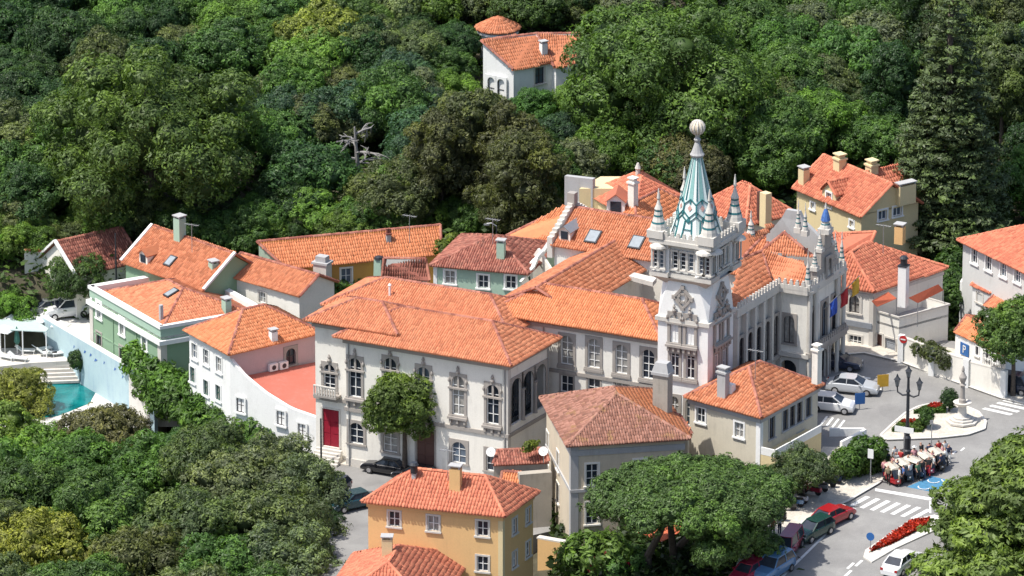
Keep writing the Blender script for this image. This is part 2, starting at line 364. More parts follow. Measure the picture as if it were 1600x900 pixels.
paint('edge_line', [(1212, 908), (1216, 910), (1298, 829), (1295, 828)])
# median with the long flower bed
med = structure(sheet_obj('median_island', pg_poly([(1349, 872), (1352, 861), (1420, 815), (1460, 806), (1478, 812), (1470, 826), (1400, 858), (1362, 880)], 0.12), 0.35, M['kerb']))
# annex street (level), its pavement and the lane by the green house
street = structure(sheet_obj('street', pz_poly([(462, 680), (640, 715), (860, 775), (860, 830), (640, 880), (600, 980), (440, 980), (470, 760)], 0.0), 5.0, M['asphalt']))
sp = structure(sheet_obj('pavement', pz_poly([(486, 690), (530, 708), (650, 728), (820, 768), (815, 774), (640, 742), (560, 728), (505, 722)], 0.12), 0.5, M['paving']))
lane = structure(sheet_obj('lane', pz_poly([(50, 488), (95, 462), (150, 470), (330, 560), (300, 600), (232, 600)], 1.0), 4.0, M['kerb']))
court = structure(sheet_obj('courtyard', pz_poly([(560, 440), (690, 470), (880, 430), (860, 395), (600, 400), (470, 440)], 4.0), 4.0, M['paving']))

# ---------------------------------------------------------------- roofs made of tiles
def tile_mesh(name, slopes, mat, org, pw=0.30, pl=0.42):
    pw = 0.22 if pw < 0.4 else 0.27; pl = 0.40 if pw < 0.3 else 0.44
    V, F, T = [], [], []; base = 0
    for poly in slopes:
        p = np.array(poly, float); c = p.mean(0)
        n = np.zeros(3)
        for i in range(len(p)): n += np.cross(p[i] - c, p[(i + 1) % len(p)] - c)
        n = unit(n); n = n if n[2] > 0 else -n
        s = n * n[2] - np.array([0, 0, 1.0]); s = unit(s); t = np.cross(s, n)
        a, b = (p - c) @ t, (p - c) @ s
        ca = np.arange(a.min() + pw / 2, a.max(), pw); cb = np.arange(b.max() - pl / 2 + 0.05, b.min(), -pl)
        if len(ca) == 0 or len(cb) == 0: continue
        A, B = np.meshgrid(ca, cb); A = A.ravel(); B = B.ravel()
        ins = np.ones(len(A), bool); area = 0
        for i in range(len(p)): area += a[i] * b[(i + 1) % len(p)] - a[(i + 1) % len(p)] * b[i]
        sg = 1 if area > 0 else -1
        for i in range(len(p)):
            j = (i + 1) % len(p); cr = (a[j] - a[i]) * (B - b[i]) - (b[j] - b[i]) * (A - a[i])
            ins &= sg * cr / (math.hypot(a[j] - a[i], b[j] - b[i]) + 1e-9) > -0.03
        A, B = A[ins], B[ins]; k = len(A)
        if k == 0: continue
        col_off = (np.floor(A / pw) * 12.9898 % 1.0) * 0.05
        A = A + rng.normal(0, 0.012, k); B = B + rng.normal(0, 0.015, k) + col_off; H = 0.02 + rng.normal(0, 0.006, k)
        w0, w1, h = pw * 0.32, pw * 0.40, 0.045 if pw < 0.3 else 0.06
        vs = []
        for (bb, w, hh) in ((-pl / 2 - 0.05, w0, h - 0.012), (pl / 2 + 0.03, w1, h + 0.028)):
            for (aa, zz) in ((-w, -0.02), (-w * 0.55, hh), (w * 0.55, hh), (w, -0.02)):
                vs.append(c + np.outer(A + aa, t) + np.outer(B + bb, s) + np.outer(H + zz, n))
        vs = np.stack(vs, 1)                                     # k,8,3
        idx = base + np.arange(k)[:, None] * 8
        for q in ((0, 4, 5, 1), (1, 5, 6, 2), (2, 6, 7, 3), (4, 7, 6, 5)): F.append(idx + np.array(q))
        V.append(vs.reshape(-1, 3)); T.append(np.repeat(rng.random(k), 8)); base += 8 * k
    return np_mesh(name, np.concatenate(V) - org, np.concatenate(F), mat, np.concatenate(T))
def cap_mesh(name, edges, mat, org, r=0.15):
    V, F, T = [], [], []; nb = 0
    for a, b in edges:
        a, b = np.asarray(a, float), np.asarray(b, float); L = np.linalg.norm(b - a)
        if L < 0.3: continue
        d = (b - a) / L; t = unit(np.cross(d, (0, 0, 1))); n = np.cross(t, d); m = max(1, int(L / 0.42))
        for k in range(m):
            p, q = a + d * L * k / m, a + d * L * (k + 1) / m; tn = rng.random(); lift = rng.normal(0, 0.008)
            for e, rr in ((p, r * 0.9), (q, r * 1.08)):
                for g in range(5):
                    x = math.pi * g / 4; V.append(e + t * rr * math.cos(x) + n * (rr * math.sin(x) + lift - 0.02)); T.append(tn)
            for g in range(4): F.append((nb + g, nb + g + 1, nb + 6 + g, nb + 5 + g))
            nb += 10
    return np_mesh(name, np.array(V) - org, np.array(F), mat, np.array(T))
class House:
    """walls with real openings, tiled roof, windows; corners are eave corners"""
    def __init__(s, name, label, cat, pts, z0, zE, oh=0.4, group=None, wallmat='white', rt=None):
        s.E = [np.asarray(p, float) for p in pts]                # eave corners CCW: left-front, front, right-back, back-left
        s.z0, s.zE = z0, zE
        s.r = rt if rt is not None else root(name, label, cat, (s.E[1][0], s.E[1][1], z0), group)
        e1, e2 = unit((s.E[1] - s.E[0])[:2]), unit((s.E[2] - s.E[1])[:2])
        o = oh
        off = [e1 + e2, -e1 + e2, -e1 - e2, e1 - e2]
        s.W = [np.array([p[0] + k[0] * o, p[1] + k[1] * o]) for p, k in zip(s.E, off)]
        s.wm = wallmat; s.holes = [[] for _ in range(4)]; s.slopes = []; s.edges = []; s.gables = []; s.oh = oh
        s.tops = [zE] * 4
    def wall_frame(s, i):
        p, q = s.W[i], s.W[(i + 1) % 4]; d = unit(q - p); return p, d, np.linalg.norm(q - p)
    def hit(s, i, u, v):
        p, d, L = s.wall_frame(i); n = np.array([d[1], -d[0], 0.0])
        x = ray_plane(u, v, (p[0], p[1], 0), n); return float((x[:2] - p) @ d), float(x[2])
    def win(s, i, u, v, w, h, style='casement', **kw):
        """window centred on photo pixel (u,v) of wall i"""
        a, z = s.hit(i, u, v); return s.win_at(i, a, z - h / 2, w, h, style, **kw)
    def win_at(s, i, a, zs, w, h, style='casement', **kw):
        p, d, L = s.wall_frame(i)
        if a - w / 2 < 0.05 or a + w / 2 > L - 0.05: a = min(max(a, w / 2 + 0.1), L - w / 2 - 0.1)
        s.holes[i].append((a - w / 2, a + w / 2, zs, zs + h))
        return window(s.r, (p[0] + d[0] * a, p[1] + d[1] * a, zs), math.atan2(d[1], d[0]), w, h, style, **kw)
    def walls(s, name='wall', depth=0.24, which=(0, 1, 2, 3)):
        mb = MB()
        for i in which:
            p, d, L = s.wall_frame(i); inn = np.array([-d[1], d[0], 0.0]); D = np.array([d[0], d[1], 0.0]); p3 = np.array([p[0], p[1], 0.0]); Z = np.array([0, 0, 1.0])
            ss = sorted({0.0, L, *[h[0] for h in s.holes[i]], *[h[1] for h in s.holes[i]]}); zz = sorted({s.z0, s.tops[i], *[h[2] for h in s.holes[i]], *[h[3] for h in s.holes[i]]})
            for a, b in zip(ss[:-1], ss[1:]):
                for c, e in zip(zz[:-1], zz[1:]):
                    m, k = (a + b) / 2, (c + e) / 2
                    if any(h[0] < m < h[1] and h[2] < k < h[3] for h in s.holes[i]): continue
                    mb.quad(p3 + D * a + Z * c, p3 + D * b + Z * c, p3 + D * b + Z * e, p3 + D * a + Z * e)
            for a, b, c, e in s.holes[i]:
                q = [p3 + D * a + Z * c, p3 + D * b + Z * c, p3 + D * b + Z * e, p3 + D * a + Z * e]
                for k in range(4): x, y = q[k], q[(k + 1) % 4]; mb.quad(x, x + inn * depth, y + inn * depth, y)
        for g in s.gables: mb.quad(*g)
        return mb.build(name, M[s.wm], s.r)
    def hip(s, pitch=24, ridge=None, mat='t_new', h=None, pw=0.30, axis=None):
        A, B, C, D = s.E; l1, l2 = np.linalg.norm(B - A), np.linalg.norm(C - B)
        if axis is None: axis = 0 if l1 >= l2 else 1
        if axis == 1: A, B, C, D = B, C, D, A; l1, l2 = l2, l1
        half = l2 / 2; h = h if h is not None else half * math.tan(math.radians(pitch)); Z = np.array([0, 0, h])
        k = min(half, l1 / 2 - 0.01); e = unit(B - A); R1 = (A + D) / 2 + e * k + Z; R2 = (B + C) / 2 - e * k + Z
        s.slopes = [[A, B, R2, R1], [B, C, R2], [C, D, R1, R2], [D, A, R1]]
        s.edges = [(A, R1), (B, R2), (C, R2), (D, R1), (R1, R2)]; s.roof(mat, pw); return s
    def gable(s, axis=0, pitch=28, mat='t_new', h=None, pw=0.30, offset=0.5):
        """ridge parallel to wall `axis`"""
        A, B, C, D = s.E
        if axis == 1: A, B, C, D = B, C, D, A
        half = np.linalg.norm(C - B) / 2; h = h if h is not None else half * math.tan(math.radians(pitch)); Z = np.array([0, 0, h])
        R1, R2 = lerp(A, D, offset) + Z, lerp(B, C, offset) + Z
        s.slopes = [[A, B, R2, R1], [C, D, R1, R2]]; s.edges = [(R1, R2), (A, R1), (D, R1), (B, R2), (C, R2)]
        W = s.W if axis == 0 else s.W[1:] + s.W[:1]
        zz = s.zE - 0.02
        k = h * (1 - s.oh / max(half, 0.1)); g1 = lambda p, q: (np.array([*p, zz]), np.array([*q, zz]), np.array([*lerp(p, q, 0.5), zz + k]))
        s.gables = [g1(W[1], W[2]), g1(W[3], W[0])]; s.roof(mat, pw, 'gable'); return s
    def custom(s, slopes, edges, mat='t_new', pw=0.30): s.slopes = slopes; s.edges = edges; s.roof(mat, pw); return s
    def roof(s, mat, pw, soffit=True, over=None):
        o0 = ORG[s.r.name]; mb = MB()
        dn = np.array([0, 0, 0.02])
        for p in s.slopes: mb.quad(*[q - dn for q in p])
        per = s.E
        if soffit == 'gable':
            mb.v, mb.f, mb.m = [], [], []
            for p in s.slopes: mb.sheet(ccw([q - dn for q in p]), .13)
        elif soffit:
            for i in range(4):
                a, b = per[i], per[(i + 1) % 4]; z = np.array([0, 0, 0.16]); mb.quad(a - z, b - z, b - dn, a - dn)
            mb.quad(*[q - np.array([0, 0, 0.16]) for q in per[::-1]])
        s.roof_o = mb.build('roof', M[mat], s.r)
        at = s.roof_o.data.attributes.new("tone", 'FLOAT', 'POINT'); at.data.foreach_set("value", np.full(len(s.roof_o.data.vertices), 0.3, dtype=np.float32))
        over = over or getattr(s, 'over', {})
        for mm in {mat, *over.values()}:
            sl_ = [p for i, p in enumerate(s.slopes) if over.get(i, mat) == mm]
            t = link('roof_tiles', tile_mesh('roof_tiles', sl_, M[mm], o0, pw), s.roof_o); t["kind"] = "stuff"
        if s.edges:
            c = link('ridge_tiles', cap_mesh('ridge_tiles', s.edges, M['t_old' if mat in ('t_new', 't_bright', 't_mid') else mat], o0), s.roof_o); c["kind"] = "stuff"
        return s
    def on_roof(s, u, v):
        best = None
        for p in s.slopes:
            n = np.cross(p[1] - p[0], p[2] - p[0])
            if abs(n[2]) < 1e-6: continue
            x = ray_plane(u, v, p[0], n); ins = True; sgn = np.sign(n[2])
            for i in range(len(p)):
                a, b = p[i], p[(i + 1) % len(p)]
                if ((b[0] - a[0]) * (x[1] - a[1]) - (b[1] - a[1]) * (x[0] - a[0])) * sgn < -1e-6: ins = False; break
            if ins and (best is None or x[1] < best[1]): best = x
        return best if best is not None else P(u, v, s.zE + 1.0)
    def band(s, name, z, h, proud, mat='stone', which=(0, 1, 2, 3), drop=0):
        mb = MB()
        for i in which:
            p, d, L = s.wall_frame(i); n = np.array([d[1], -d[0]]); D = d * proud
            a, b = p - D, p + d * L + D; q = [a, b, b + n * proud, a + n * proud]
            q = [p, p + d * L, b + n * proud, a + n * proud]
            mb.prism([tuple(k) for k in q][::-1] if False else [tuple(q[3]), tuple(q[2]), tuple(q[1]), tuple(q[0])], z, z + h)
        return mb.build(name, M[mat], s.r)
    def quoin(s, i, w=0.5, proud=0.05, mat='palestone', z0=None, z1=None):
        """corner pilaster at wall corner i"""
        p, d, L = s.wall_frame(i); q, e, L2 = s.wall_frame((i - 1) % 4); n = np.array([d[1], -d[0]]); m = np.array([e[1], -e[0]])
        z0 = s.z0 if z0 is None else z0; z1 = s.zE - 0.17 if z1 is None else z1
        o = p + n * proud + m * proud
        mb = MB(); mb.prism([tuple(o), tuple(p + d * w + n * proud), tuple(p + d * w), tuple(p), tuple(p - e * w), tuple(p - e * w + m * proud)], z0, z1)
        return mb.build('corner_pilaster', M[mat], s.r)
    def chimney(s, u, v, w=0.6, d=0.5, h=1.6, mat='white', a=None, cap='slab', lab=None):
        """u,v = photo pixel of the foot on the roof"""
        x = s.on_roof(u, v); return chimney(s.r, x, w, d, h, mat, a if a is not None else math.atan2(*(s.E[1] - s.E[0])[:2][::-1]), cap)
def chimney(r, x, w, d, h, mat='white', a=0.0, cap='slab'):
    mb = MB(); mb.box(x - np.array([0, 0, 0.5]), (w, d, h + 0.5), a)
    c = mb.build('chimney', M[mat], r); top = x + np.array([0, 0, h]); mb = MB()
    if cap == 'slab':
        for sx in (-1, 1):
            for sy in (-1, 1): o = rot2((sx * (w / 2 - 0.08), sy * (d / 2 - 0.08)), a); mb.box(top + np.array([o[0], o[1], 0]), (0.12, 0.12, 0.2), a)
        mb.box(top + np.array([0, 0, 0.2]), (w + 0.16, d + 0.16, 0.09), a)
        mb.build('chimney_cap', M['concrete'], c)
    elif cap == 'step':
        mb.box(top, (w + 0.2, d + 0.2, 0.16), a); mb.box(top + np.array([0, 0, 0.16]), (w * 0.8, d * 0.8, 0.3), a); mb.box(top + np.array([0, 0, 0.46]), (w + 0.1, d + 0.1, 0.1), a)
        mb.build('chimney_cap', M[mat], c)
    elif cap == 'pots':
        mb.box(top, (w + 0.14, d + 0.14, 0.12), a)
        for k in (-1, 1): o = rot2((k * w * 0.25, 0), a); mb.lathe(top + np.array([o[0], o[1], 0.12]), [(0.13, 0), (0.11, 0.4), (0.14, 0.42)], 8)
        mb.build('chimney_cap', M['t_old'], c)
    elif cap == 'drum':
        mb.box(top, (w + 0.1, d + 0.1, 0.1), a); mb.lathe(top + np.array([0, 0, 0.1]), [(0.3, 0), (0.3, 0.55), (0.4, 0.6), (0.25, 0.8)], 10); mb.build('chimney_cowl', M['iron'], c)
    return c
def px_rect(A, B, C, z):
    a, b, c = P(*A, z), P(*B, z), P(*C, z); return [a, b, c, a + c - b]

# ---------------------------------------------------------------- windows and doors (local: x along wall, y into wall, z up)
WCACHE = {}
def bx(mb, x0, x1, y0, y1, z0, z1): return mb.box(((x0 + x1) / 2, (y0 + y1) / 2, z0), (x1 - x0, y1 - y0, z1 - z0))
def ring(mb, inner, outer, y0, y1):
    n = len(inner); vs = [(p[0], y, p[1]) for y in (y0, y1) for p in list(inner) + list(outer)]
    fs = []
    for k in range(n - 1):
        fs += [(k, n + k, n + k + 1, k + 1), (k, k + 1, 2 * n + k + 1, 2 * n + k), (n + k + 1, n + k, 3 * n + k, 3 * n + k + 1)]
    return mb.add(vs, fs)
def win_meshes(w, h, style, fm, sm, nv, nh):
    key = (round(w, 2), round(h, 2), style, fm, sm, nv, nh)
    if key in WCACHE: return WCACHE[key]
    fr = MB(); gl = MB(); su = MB(); f = 0.07 if w < 1.4 else 0.09
    arch = style in ('arch', 'ornate', 'arcade', 'gothic')
    if style == 'door' or style == 'garage':
        bx(fr, -w / 2, w / 2, 0.12, 0.18, 0, h)
        k = 2 if style == 'door' else 1
        for i in range(k):
            for j in range(3 if style == 'door' else 5):
                x0 = -w / 2 + i * w / k + 0.1; z0 = 0.1 + j * (h - 0.1) / (3 if style == 'door' else 5); bx(fr, x0, x0 + w / k - 0.2, 0.09, 0.12, z0, z0 + (h - 0.1) / (3 if style == 'door' else 5) - 0.1)
        gl = None
    elif style == 'arcade':                                     # open arch: no frame, a dark sheet stands in for the shade behind
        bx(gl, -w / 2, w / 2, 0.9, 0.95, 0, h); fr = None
    else:
        for x0, x1, z0, z1 in ((-w / 2, -w / 2 + f, 0, h), (w / 2 - f, w / 2, 0, h), (-w / 2 + f, w / 2 - f, 0, f), (-w / 2 + f, w / 2 - f, h - f, h)): bx(fr, x0, x1, 0.10, 0.16, z0, z1)
        for i in range(1, nv + 1): x = -w / 2 + w * i / (nv + 1); bx(fr, x - 0.035, x + 0.035, 0.09, 0.15, f, h - f)
        for j in range(1, nh + 1): z = h * j / (nh + 1); bx(fr, -w / 2 + f, w / 2 - f, 0.11, 0.145, z - 0.025, z + 0.025)
        bx(gl, -w / 2 + 0.02, w / 2 - 0.02, 0.17, 0.19, 0.02, h - 0.02)
    s = 0.16 if style in ('casement', 'door', 'garage', 'plainframe') else 0.24
    if arch:
        r = w / 2; zc = h - r; pts = [(-r, 0)] + [(-r * math.cos(math.pi * k / 12), zc + (r * math.sin(math.pi * k / 12)) * (1.25 if style == 'gothic' else 1.0) * (0.8 if style == 'gothic' else 1)) for k in range(13)] + [(r, 0)]
        out = [(-r - s, 0)] + [(max(-r - s, min(r + s, (r + s) * 1.45 * -math.cos(math.pi * k / 12))), min(h + s, zc + (r + s) * 1.45 * math.sin(math.pi * k / 12))) for k in range(13)] + [(r + s, 0)]
        ring(su, pts, out, -0.07, 0.05)
    else:
        for x0, x1, z0, z1 in ((-w / 2 - s, -w / 2, 0, h), (w / 2, w / 2 + s, 0, h), (-w / 2 - s, w / 2 + s, h, h + s)): bx(su, x0, x1, -0.05, 0.04, z0, z1)
    if style not in ('door', 'garage', 'arcade'): bx(su, -w / 2 - s - 0.06, w / 2 + s + 0.06, -0.14, 0.06, -0.14, 0)
    if style == 'ornate':                                       # carved hood, transom, balcony sill with brackets
        bx(su, -w / 2 - s - 0.1, w / 2 + s + 0.1, -0.16, 0.02, h * 0.66, h * 0.66 + 0.16); bx(su, -0.09, 0.09, -0.03, 0.08, h * 0.66, h - 0.05)
        bx(su, -w / 2, w / 2, -0.02, 0.12, h * 0.66 - 0.05, h * 0.66 + 0.12)
        for k in (-1, 1): su.lathe((k * (w / 2 + s), -0.12, h * 0.86), [(0.05, -0.1), (0.12, 0), (0.12, 0.12), (0.04, 0.28)], 6)
        su.lathe((0, -0.1, h + s), [(0.16, 0), (0.2, 0.15), (0.09, 0.32), (0.15, 0.45), (0.03, 0.7)], 6)
        bx(su, -w / 2 - 0.34, w / 2 + 0.34, -0.32, 0.0, -0.34, -0.14)
        for k in (-1, 0, 1): bx(su, k * (w / 2 + 0.1) - 0.1, k * (w / 2 + 0.1) + 0.1, -0.24, 0.0, -0.72, -0.34)
        bx(su, -w / 2 - 0.2, w / 2 + 0.2, -0.06, 0.0, -0.95, -0.34)
    if style == 'arch' and h > 2.4:
        bx(su, -w / 2 - 0.32, w / 2 + 0.32, -0.18, 0, -0.36, -0.14)
    b = lambda x, n, m: mesh_from(n, x.v, x.f, M[m], None) if x is not None and x.v else None
    WCACHE[key] = (b(fr, 'window_frame', fm), b(gl, 'pane', 'glass'), b(su, 'surround', sm)); return WCACHE[key]
WR = random.Random(3)
def window(parent, loc, rotz, w, h, style='casement', frame='frame', stone='palestone', nv=1, nh=1, name=None):
    fr, gl, su = win_meshes(w, h, style, frame, stone, nv, nh)
    if gl is not None and fr is not None:
        k = WR.choice(['glass', 'glass', 'glass_b', 'glass_c'])
        if k != 'glass':
            key = (gl.name, k)
            if key not in WCACHE: c = gl.copy(); c.materials.clear(); c.materials.append(M[k]); WCACHE[key] = c
            gl = WCACHE[key]
    L = np.asarray(loc, float) - ORG[parent.name]
    nm = name or ('door' if style == 'door' else 'garage_door' if style == 'garage' else 'archway' if style == 'arcade' else 'window')
    main = fr if fr is not None else su
    o = link(nm, main, parent, L, rotz)
    if gl is not None: link('pane' if fr is not None else 'shade_sheet', gl, o)
    if fr is not None and su is not None: link('surround', su, o)
    return o
# ---------------------------------------------------------------- buildings
FA = math.radians(-26.2); GA = math.radians(61.0)
f2 = np.array([math.cos(FA), math.sin(FA)]); g2 = np.array([math.cos(GA), math.sin(GA)])
f3 = np.array([*f2, 0.0]); g3 = np.array([*g2, 0.0]); Z3 = np.array([0, 0, 1.0])
def rect_from(a, l1, l2, e1=f3, e2=g3): a = np.asarray(a, float); return [a, a + e1 * l1, a + e1 * l1 + e2 * l2, a + e2 * l2]
def shed(name, label, cs, z0, mat='t_new', wall='white', oh=0.25, pw=0.30, rt=None):
    """one slope: front-left, front-right low, back-right, back-left high"""
    h = House(name, label, 'house', cs, z0, float(cs[0][2]), oh, wallmat=wall, rt=rt)
    W = [np.array([*h.W[i], cs[i][2] - 0.05]) for i in range(4)]
    for i in (1, 2, 3):
        a, b = W[i], W[(i + 1) % 4]; h.gables.append((np.array([a[0], a[1], z0]), np.array([b[0], b[1], z0]), b, a))
    h.slopes = [cs]; h.edges = [(cs[3], cs[2]), (cs[0], cs[3]), (cs[1], cs[2])]; h.roof(mat, pw); return h

# --- the long white annex on the street
annex = root('annex_building', 'long white two-storey building with ornate stone windows and orange hipped roof on the street', 'building', P(519, 712, 0))
A = House('', '', '', px_rect((519, 525), (799, 571.5), (878, 527), 11.8), -0.3, 11.8, 0.8, rt=annex).hip(h=2.05, mat='t_new')
for (u, v) in ((555, 590), (610, 590), (662, 604), (716, 618), (770, 632)): A.win(0, u, v, 1.15, 3.5, 'ornate', nv=1, nh=3, stone='stone')
A.win(0, 557, 677, 1.35, 1.9, 'arch', nv=1, nh=2, stone='stone'); A.win(0, 610, 690, 1.35, 1.9, 'arch', nv=1, nh=2, stone='stone')
A.win(0, 717, 707, 1.35, 1.9, 'arch', nv=1, nh=2, stone='stone'); A.win(0, 771, 720, 1.35, 1.9, 'arch', nv=1, nh=2, stone='stone')
A.win(0, 665, 702, 1.7, 3.4, 'door', frame='brown', stone='stone')
for t in (0.20, 0.5, 0.80):                                     # loggia on the shaded side
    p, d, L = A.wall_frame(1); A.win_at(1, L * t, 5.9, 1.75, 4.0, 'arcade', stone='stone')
A.walls(depth=0.8 if False else 0.24)
A.band('string_course', 5.0, 0.32, 0.14, 'stone'); A.band('cornice', 11.1, 0.3, 0.2, 'stone'); A.band('plinth', -0.2, 0.9, 0.06, 'palestone', which=(0, 1))
A.quoin(1, 0.45)
p, d, L = A.wall_frame(1)
for t in (0.35, 0.65): q = p + d * L * t; MB().lathe((q[0] + d[1] * .12, q[1] - d[0] * .12, 5.9), [(.2, 0), (.15, .2), (.13, 2.6), (.22, 2.85)], 10).build('column', M['stone'], annex)
B0 = P(474, 499, 12.5)
B = House('', '', '', rect_from(B0, 9.0, 6.6), -0.3, 12.5, 0.7, rt=annex).hip(h=1.45, mat='t_new')
B.win(0, 515, 590, 1.1, 2.4, 'ornate', nv=1, nh=3, stone='stone')
B.win(0, 517, 669, 1.6, 3.4, 'door', frame='reddoor', stone='palestone')
B.walls(); B.band('string_course', 5.3, 0.32, 0.14, 'stone', which=(0, 3)); B.band('cornice', 11.8, 0.3, 0.2, 'stone', which=(0, 3))
p, d, L = B.wall_frame(0); a_, z_ = B.hit(0, 515, 590)
q = p + d * a_; MB().box((q[0] + d[1] * .5, q[1] - d[0] * .5, z_ - 1.55), (2.2, 1.0, 0.18), FA).build('balcony_slab', M['stone'], annex)
mb = MB()
for k in range(9):
    s_ = -1.0 + k * 0.25; c_ = np.array([q[0] + d[0] * s_ + d[1] * .95, q[1] + d[1] * s_ - d[0] * .95, z_ - 1.37]); mb.box(c_, (.1, .1, .8), FA)
mb.beam(np.array([*(q - d * 1.05 + np.array([d[1], -d[0]]) * .95), z_ - .53]), np.array([*(q + d * 1.05 + np.array([d[1], -d[0]]) * .95), z_ - .53]), .16, .1)
mb.build('balcony_balustrade', M['palestone'], annex)
# steps to the red door
for k in range(5):
    a_, _ = B.hit(0, 517, 669); c_ = p + d * a_ + np.array([d[1], -d[0]]) * (0.35 + 0.3 * k); MB().box((c_[0], c_[1], 0.0), (2.4 + .1 * k, 0.3, 1.0 - 0.2 * k), FA).build('step', M['palestone'], annex)
Cr = P(602, 434, 14.2); c0 = Cr - f3 * 4.0 - g3 * 4.0; c0[2] = 12.4
Cb = House('', '', '', rect_from(c0, 18.0, 8.0), 2, 12.4, 0.3, rt=annex).hip(h=1.85, mat='t_new'); Cb.walls()
MB().lathe(Cb.on_roof(609, 462), [(.1, -.3), (.1, .9), (.16, .95), (.05, 1.1)], 8).build('vent_pipe', M['frame'], annex)

# --- town hall wings
hall = root('town_hall', 'white town hall wings with orange tiled roofs around a small court beside the spired tower', 'town hall', P(1262, 600, 5.4))
Dw = House('', '', '', rect_from(P(757, 487, 13.0), 16.6, 7.6), -0.5, 13.0, 0.7, rt=hall).hip(h=1.95, mat='t_bright')
for (u, v) in ((886, 547), (928, 552), (971, 561), (1013, 569)): Dw.win(0, u, v, 1.15, 2.6, 'arch', nv=1, nh=3, stone='stone')
for (u, v) in ((886, 600), (928, 605), (971, 612), (1013, 620)): Dw.win(0, u, v, 1.15, 1.5, 'casement', nv=1, nh=1, stone='stone')
Dw.walls(); Dw.band('string_course', zat(Dw.W[0], 0) if False else 8.35, 0.3, 0.12, 'stone', which=(0,)); Dw.band('cornice', 12.3, 0.3, 0.2, 'stone', which=(0,))
er = P(846, 444, 14.95)
e0 = er - f3 * 3.6 - g3 * 1.0; e0[2] = 13.2
Ew = House('', '', '', rect_from(e0, 7.2, 17.5), 3, 13.2, 0.35, rt=hall).gable(axis=1, h=1.75, mat='t_mid'); Ew.walls()
# small court: dark arcade, metal flashing edge
cw = House('', '', '', rect_from(e0 + f3 * 6.9 + g3 * 8.0 - Z3 * 0.3, 4.5, 0.6), 6, 12.9, 0.0, rt=hall); 
fl = P(859, 382, 14.2)
Fw = House('', '', '', rect_from(fl, 19.0, 8.2), 4, 14.2, 0.3, rt=hall).gable(axis=0, h=2.3, mat='t_mid')
Fw.walls()
MB().sheet([P(934, 454, 13.3), P(984, 425, 13.3), P(992, 428, 13.3), P(944, 457, 13.3)], 0.15).build('court_flashing', M['metal'], hall)
MB().sheet([P(984, 424, 13.4), P(1026, 434, 13.4), P(1020, 441, 13.4), P(982, 431, 13.4)], 0.4).build('court_coping', M['palestone'], hall)
ca = House('', '', '', rect_from(P(955, 462, 10.2) + g3 * 6.0, 6.2, 0.5), 4, 13.0, 0.0, wallmat='beige', rt=hall)
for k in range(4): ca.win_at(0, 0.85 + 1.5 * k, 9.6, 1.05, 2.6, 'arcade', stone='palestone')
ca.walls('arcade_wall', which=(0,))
# stepped gable on the back wing
ga, gb = Fw.E[0], Fw.E[3]; ridge_z = 14.2 + 2.3; mb = MB(); nst = 9
for k in range(nst * 2):
    t0, t1 = k / (nst * 2), (k + 1) / (nst * 2); tm = (t0 + t1) / 2; zt = 14.2 + 2.3 * (1 - abs(2 * tm - 1)) + 0.55
    a, b = lerp(ga, gb, t0 - .004), lerp(ga, gb, t1 + .004); o = -f3 * 0.25; mb = MB()
    mb.prism([tuple((a + o)[:2]), tuple((a - o)[:2]), tuple((b - o)[:2]), tuple((b + o)[:2])], 13.0, zt); mb.build('gable_step', M['palestone'], hall)
MB().box(lerp(ga, gb, .5) + Z3 * 2.4, (0.7, 0.7, 1.2), FA).build('gable_pier', M['stone'], hall)
def skylight(h, u, v, w=0.8, l=1.1, name='skylight'):
    x = h.on_roof(u, v); p = h.slopes[0]; n = unit(np.cross(p[1] - p[0], p[2] - p[0])); n = n if n[2] > 0 else -n; s = unit(n * n[2] - Z3); t = np.cross(s, n)
    mb = MB(); mb.beam(x - s * l / 2 + n * .09, x + s * l / 2 + n * .09, w, .2, n); o = mb.build(name, M['iron'], h.r)
    mb = MB(); mb.beam(x - s * (l / 2 - .12) + n * .2, x + s * (l / 2 - .12) + n * .2, w - .24, .03, n); mb.build('pane', M['skyglass'], o)
M['skyglass'] = plain('skylight_glass', (0.30, 0.33, 0.35), rough=0.12, var=0.1)
skylight(Fw, 927, 371, 1.2, 1.5); skylight(Fw, 995, 380, 1.2, 1.5)
def dormer(h, u, v, w, hh, dep, a, mat='t_mid', wall='white', flat=False):
    """small roof dormer; u,v = foot of its front, a = facing angle of its front wall direction"""
    x = h.on_roof(u, v); d = np.array([math.cos(a), math.sin(a), 0]); n = np.array([-d[1], d[0], 0]); mb = MB()
    q = [x - d * w / 2, x + d * w / 2]; top = [p + Z3 * hh for p in q]; bk = [p + n * dep for p in top]; ap = x + Z3 * (hh + w * .38); apb = ap + n * dep
    lo = [p - Z3 * .3 for p in q]
    mb.quad(lo[0], lo[1], top[1], ap, top[0]); mb.quad(lo[1], lo[1] + n * dep, bk[1], top[1]); mb.quad(lo[0] + n * dep, lo[0], top[0], bk[0])
    o = mb.build('dormer', M[wall], h.r); mb = MB(); e = d * .15; fo = -n * .2
    for sgn, tp, bb in ((-1, top[0], bk[0]), (1, top[1], bk[1])):
        mb.sheet([tp + e * sgn + fo - Z3 * .05, ap + fo + Z3 * .08, apb + Z3 * .08, bb + e * sgn - Z3 * .05] if sgn > 0 else [bb + e * sgn - Z3 * .05, apb + Z3 * .08, ap + fo + Z3 * .08, tp + e * sgn + fo - Z3 * .05], .08)
    mb.build('dormer_roof', M[mat], o)
    mb = MB(); c = x - n * .03; mb.beam(c - d * 0 + Z3 * .15, c + Z3 * (hh - .05), w * .6, .05, n); mb.build('dormer_pane', M['glass'], o)
dormer(Fw, 882, 376, 1.1, 0.9, 2.6, FA, 'metal')
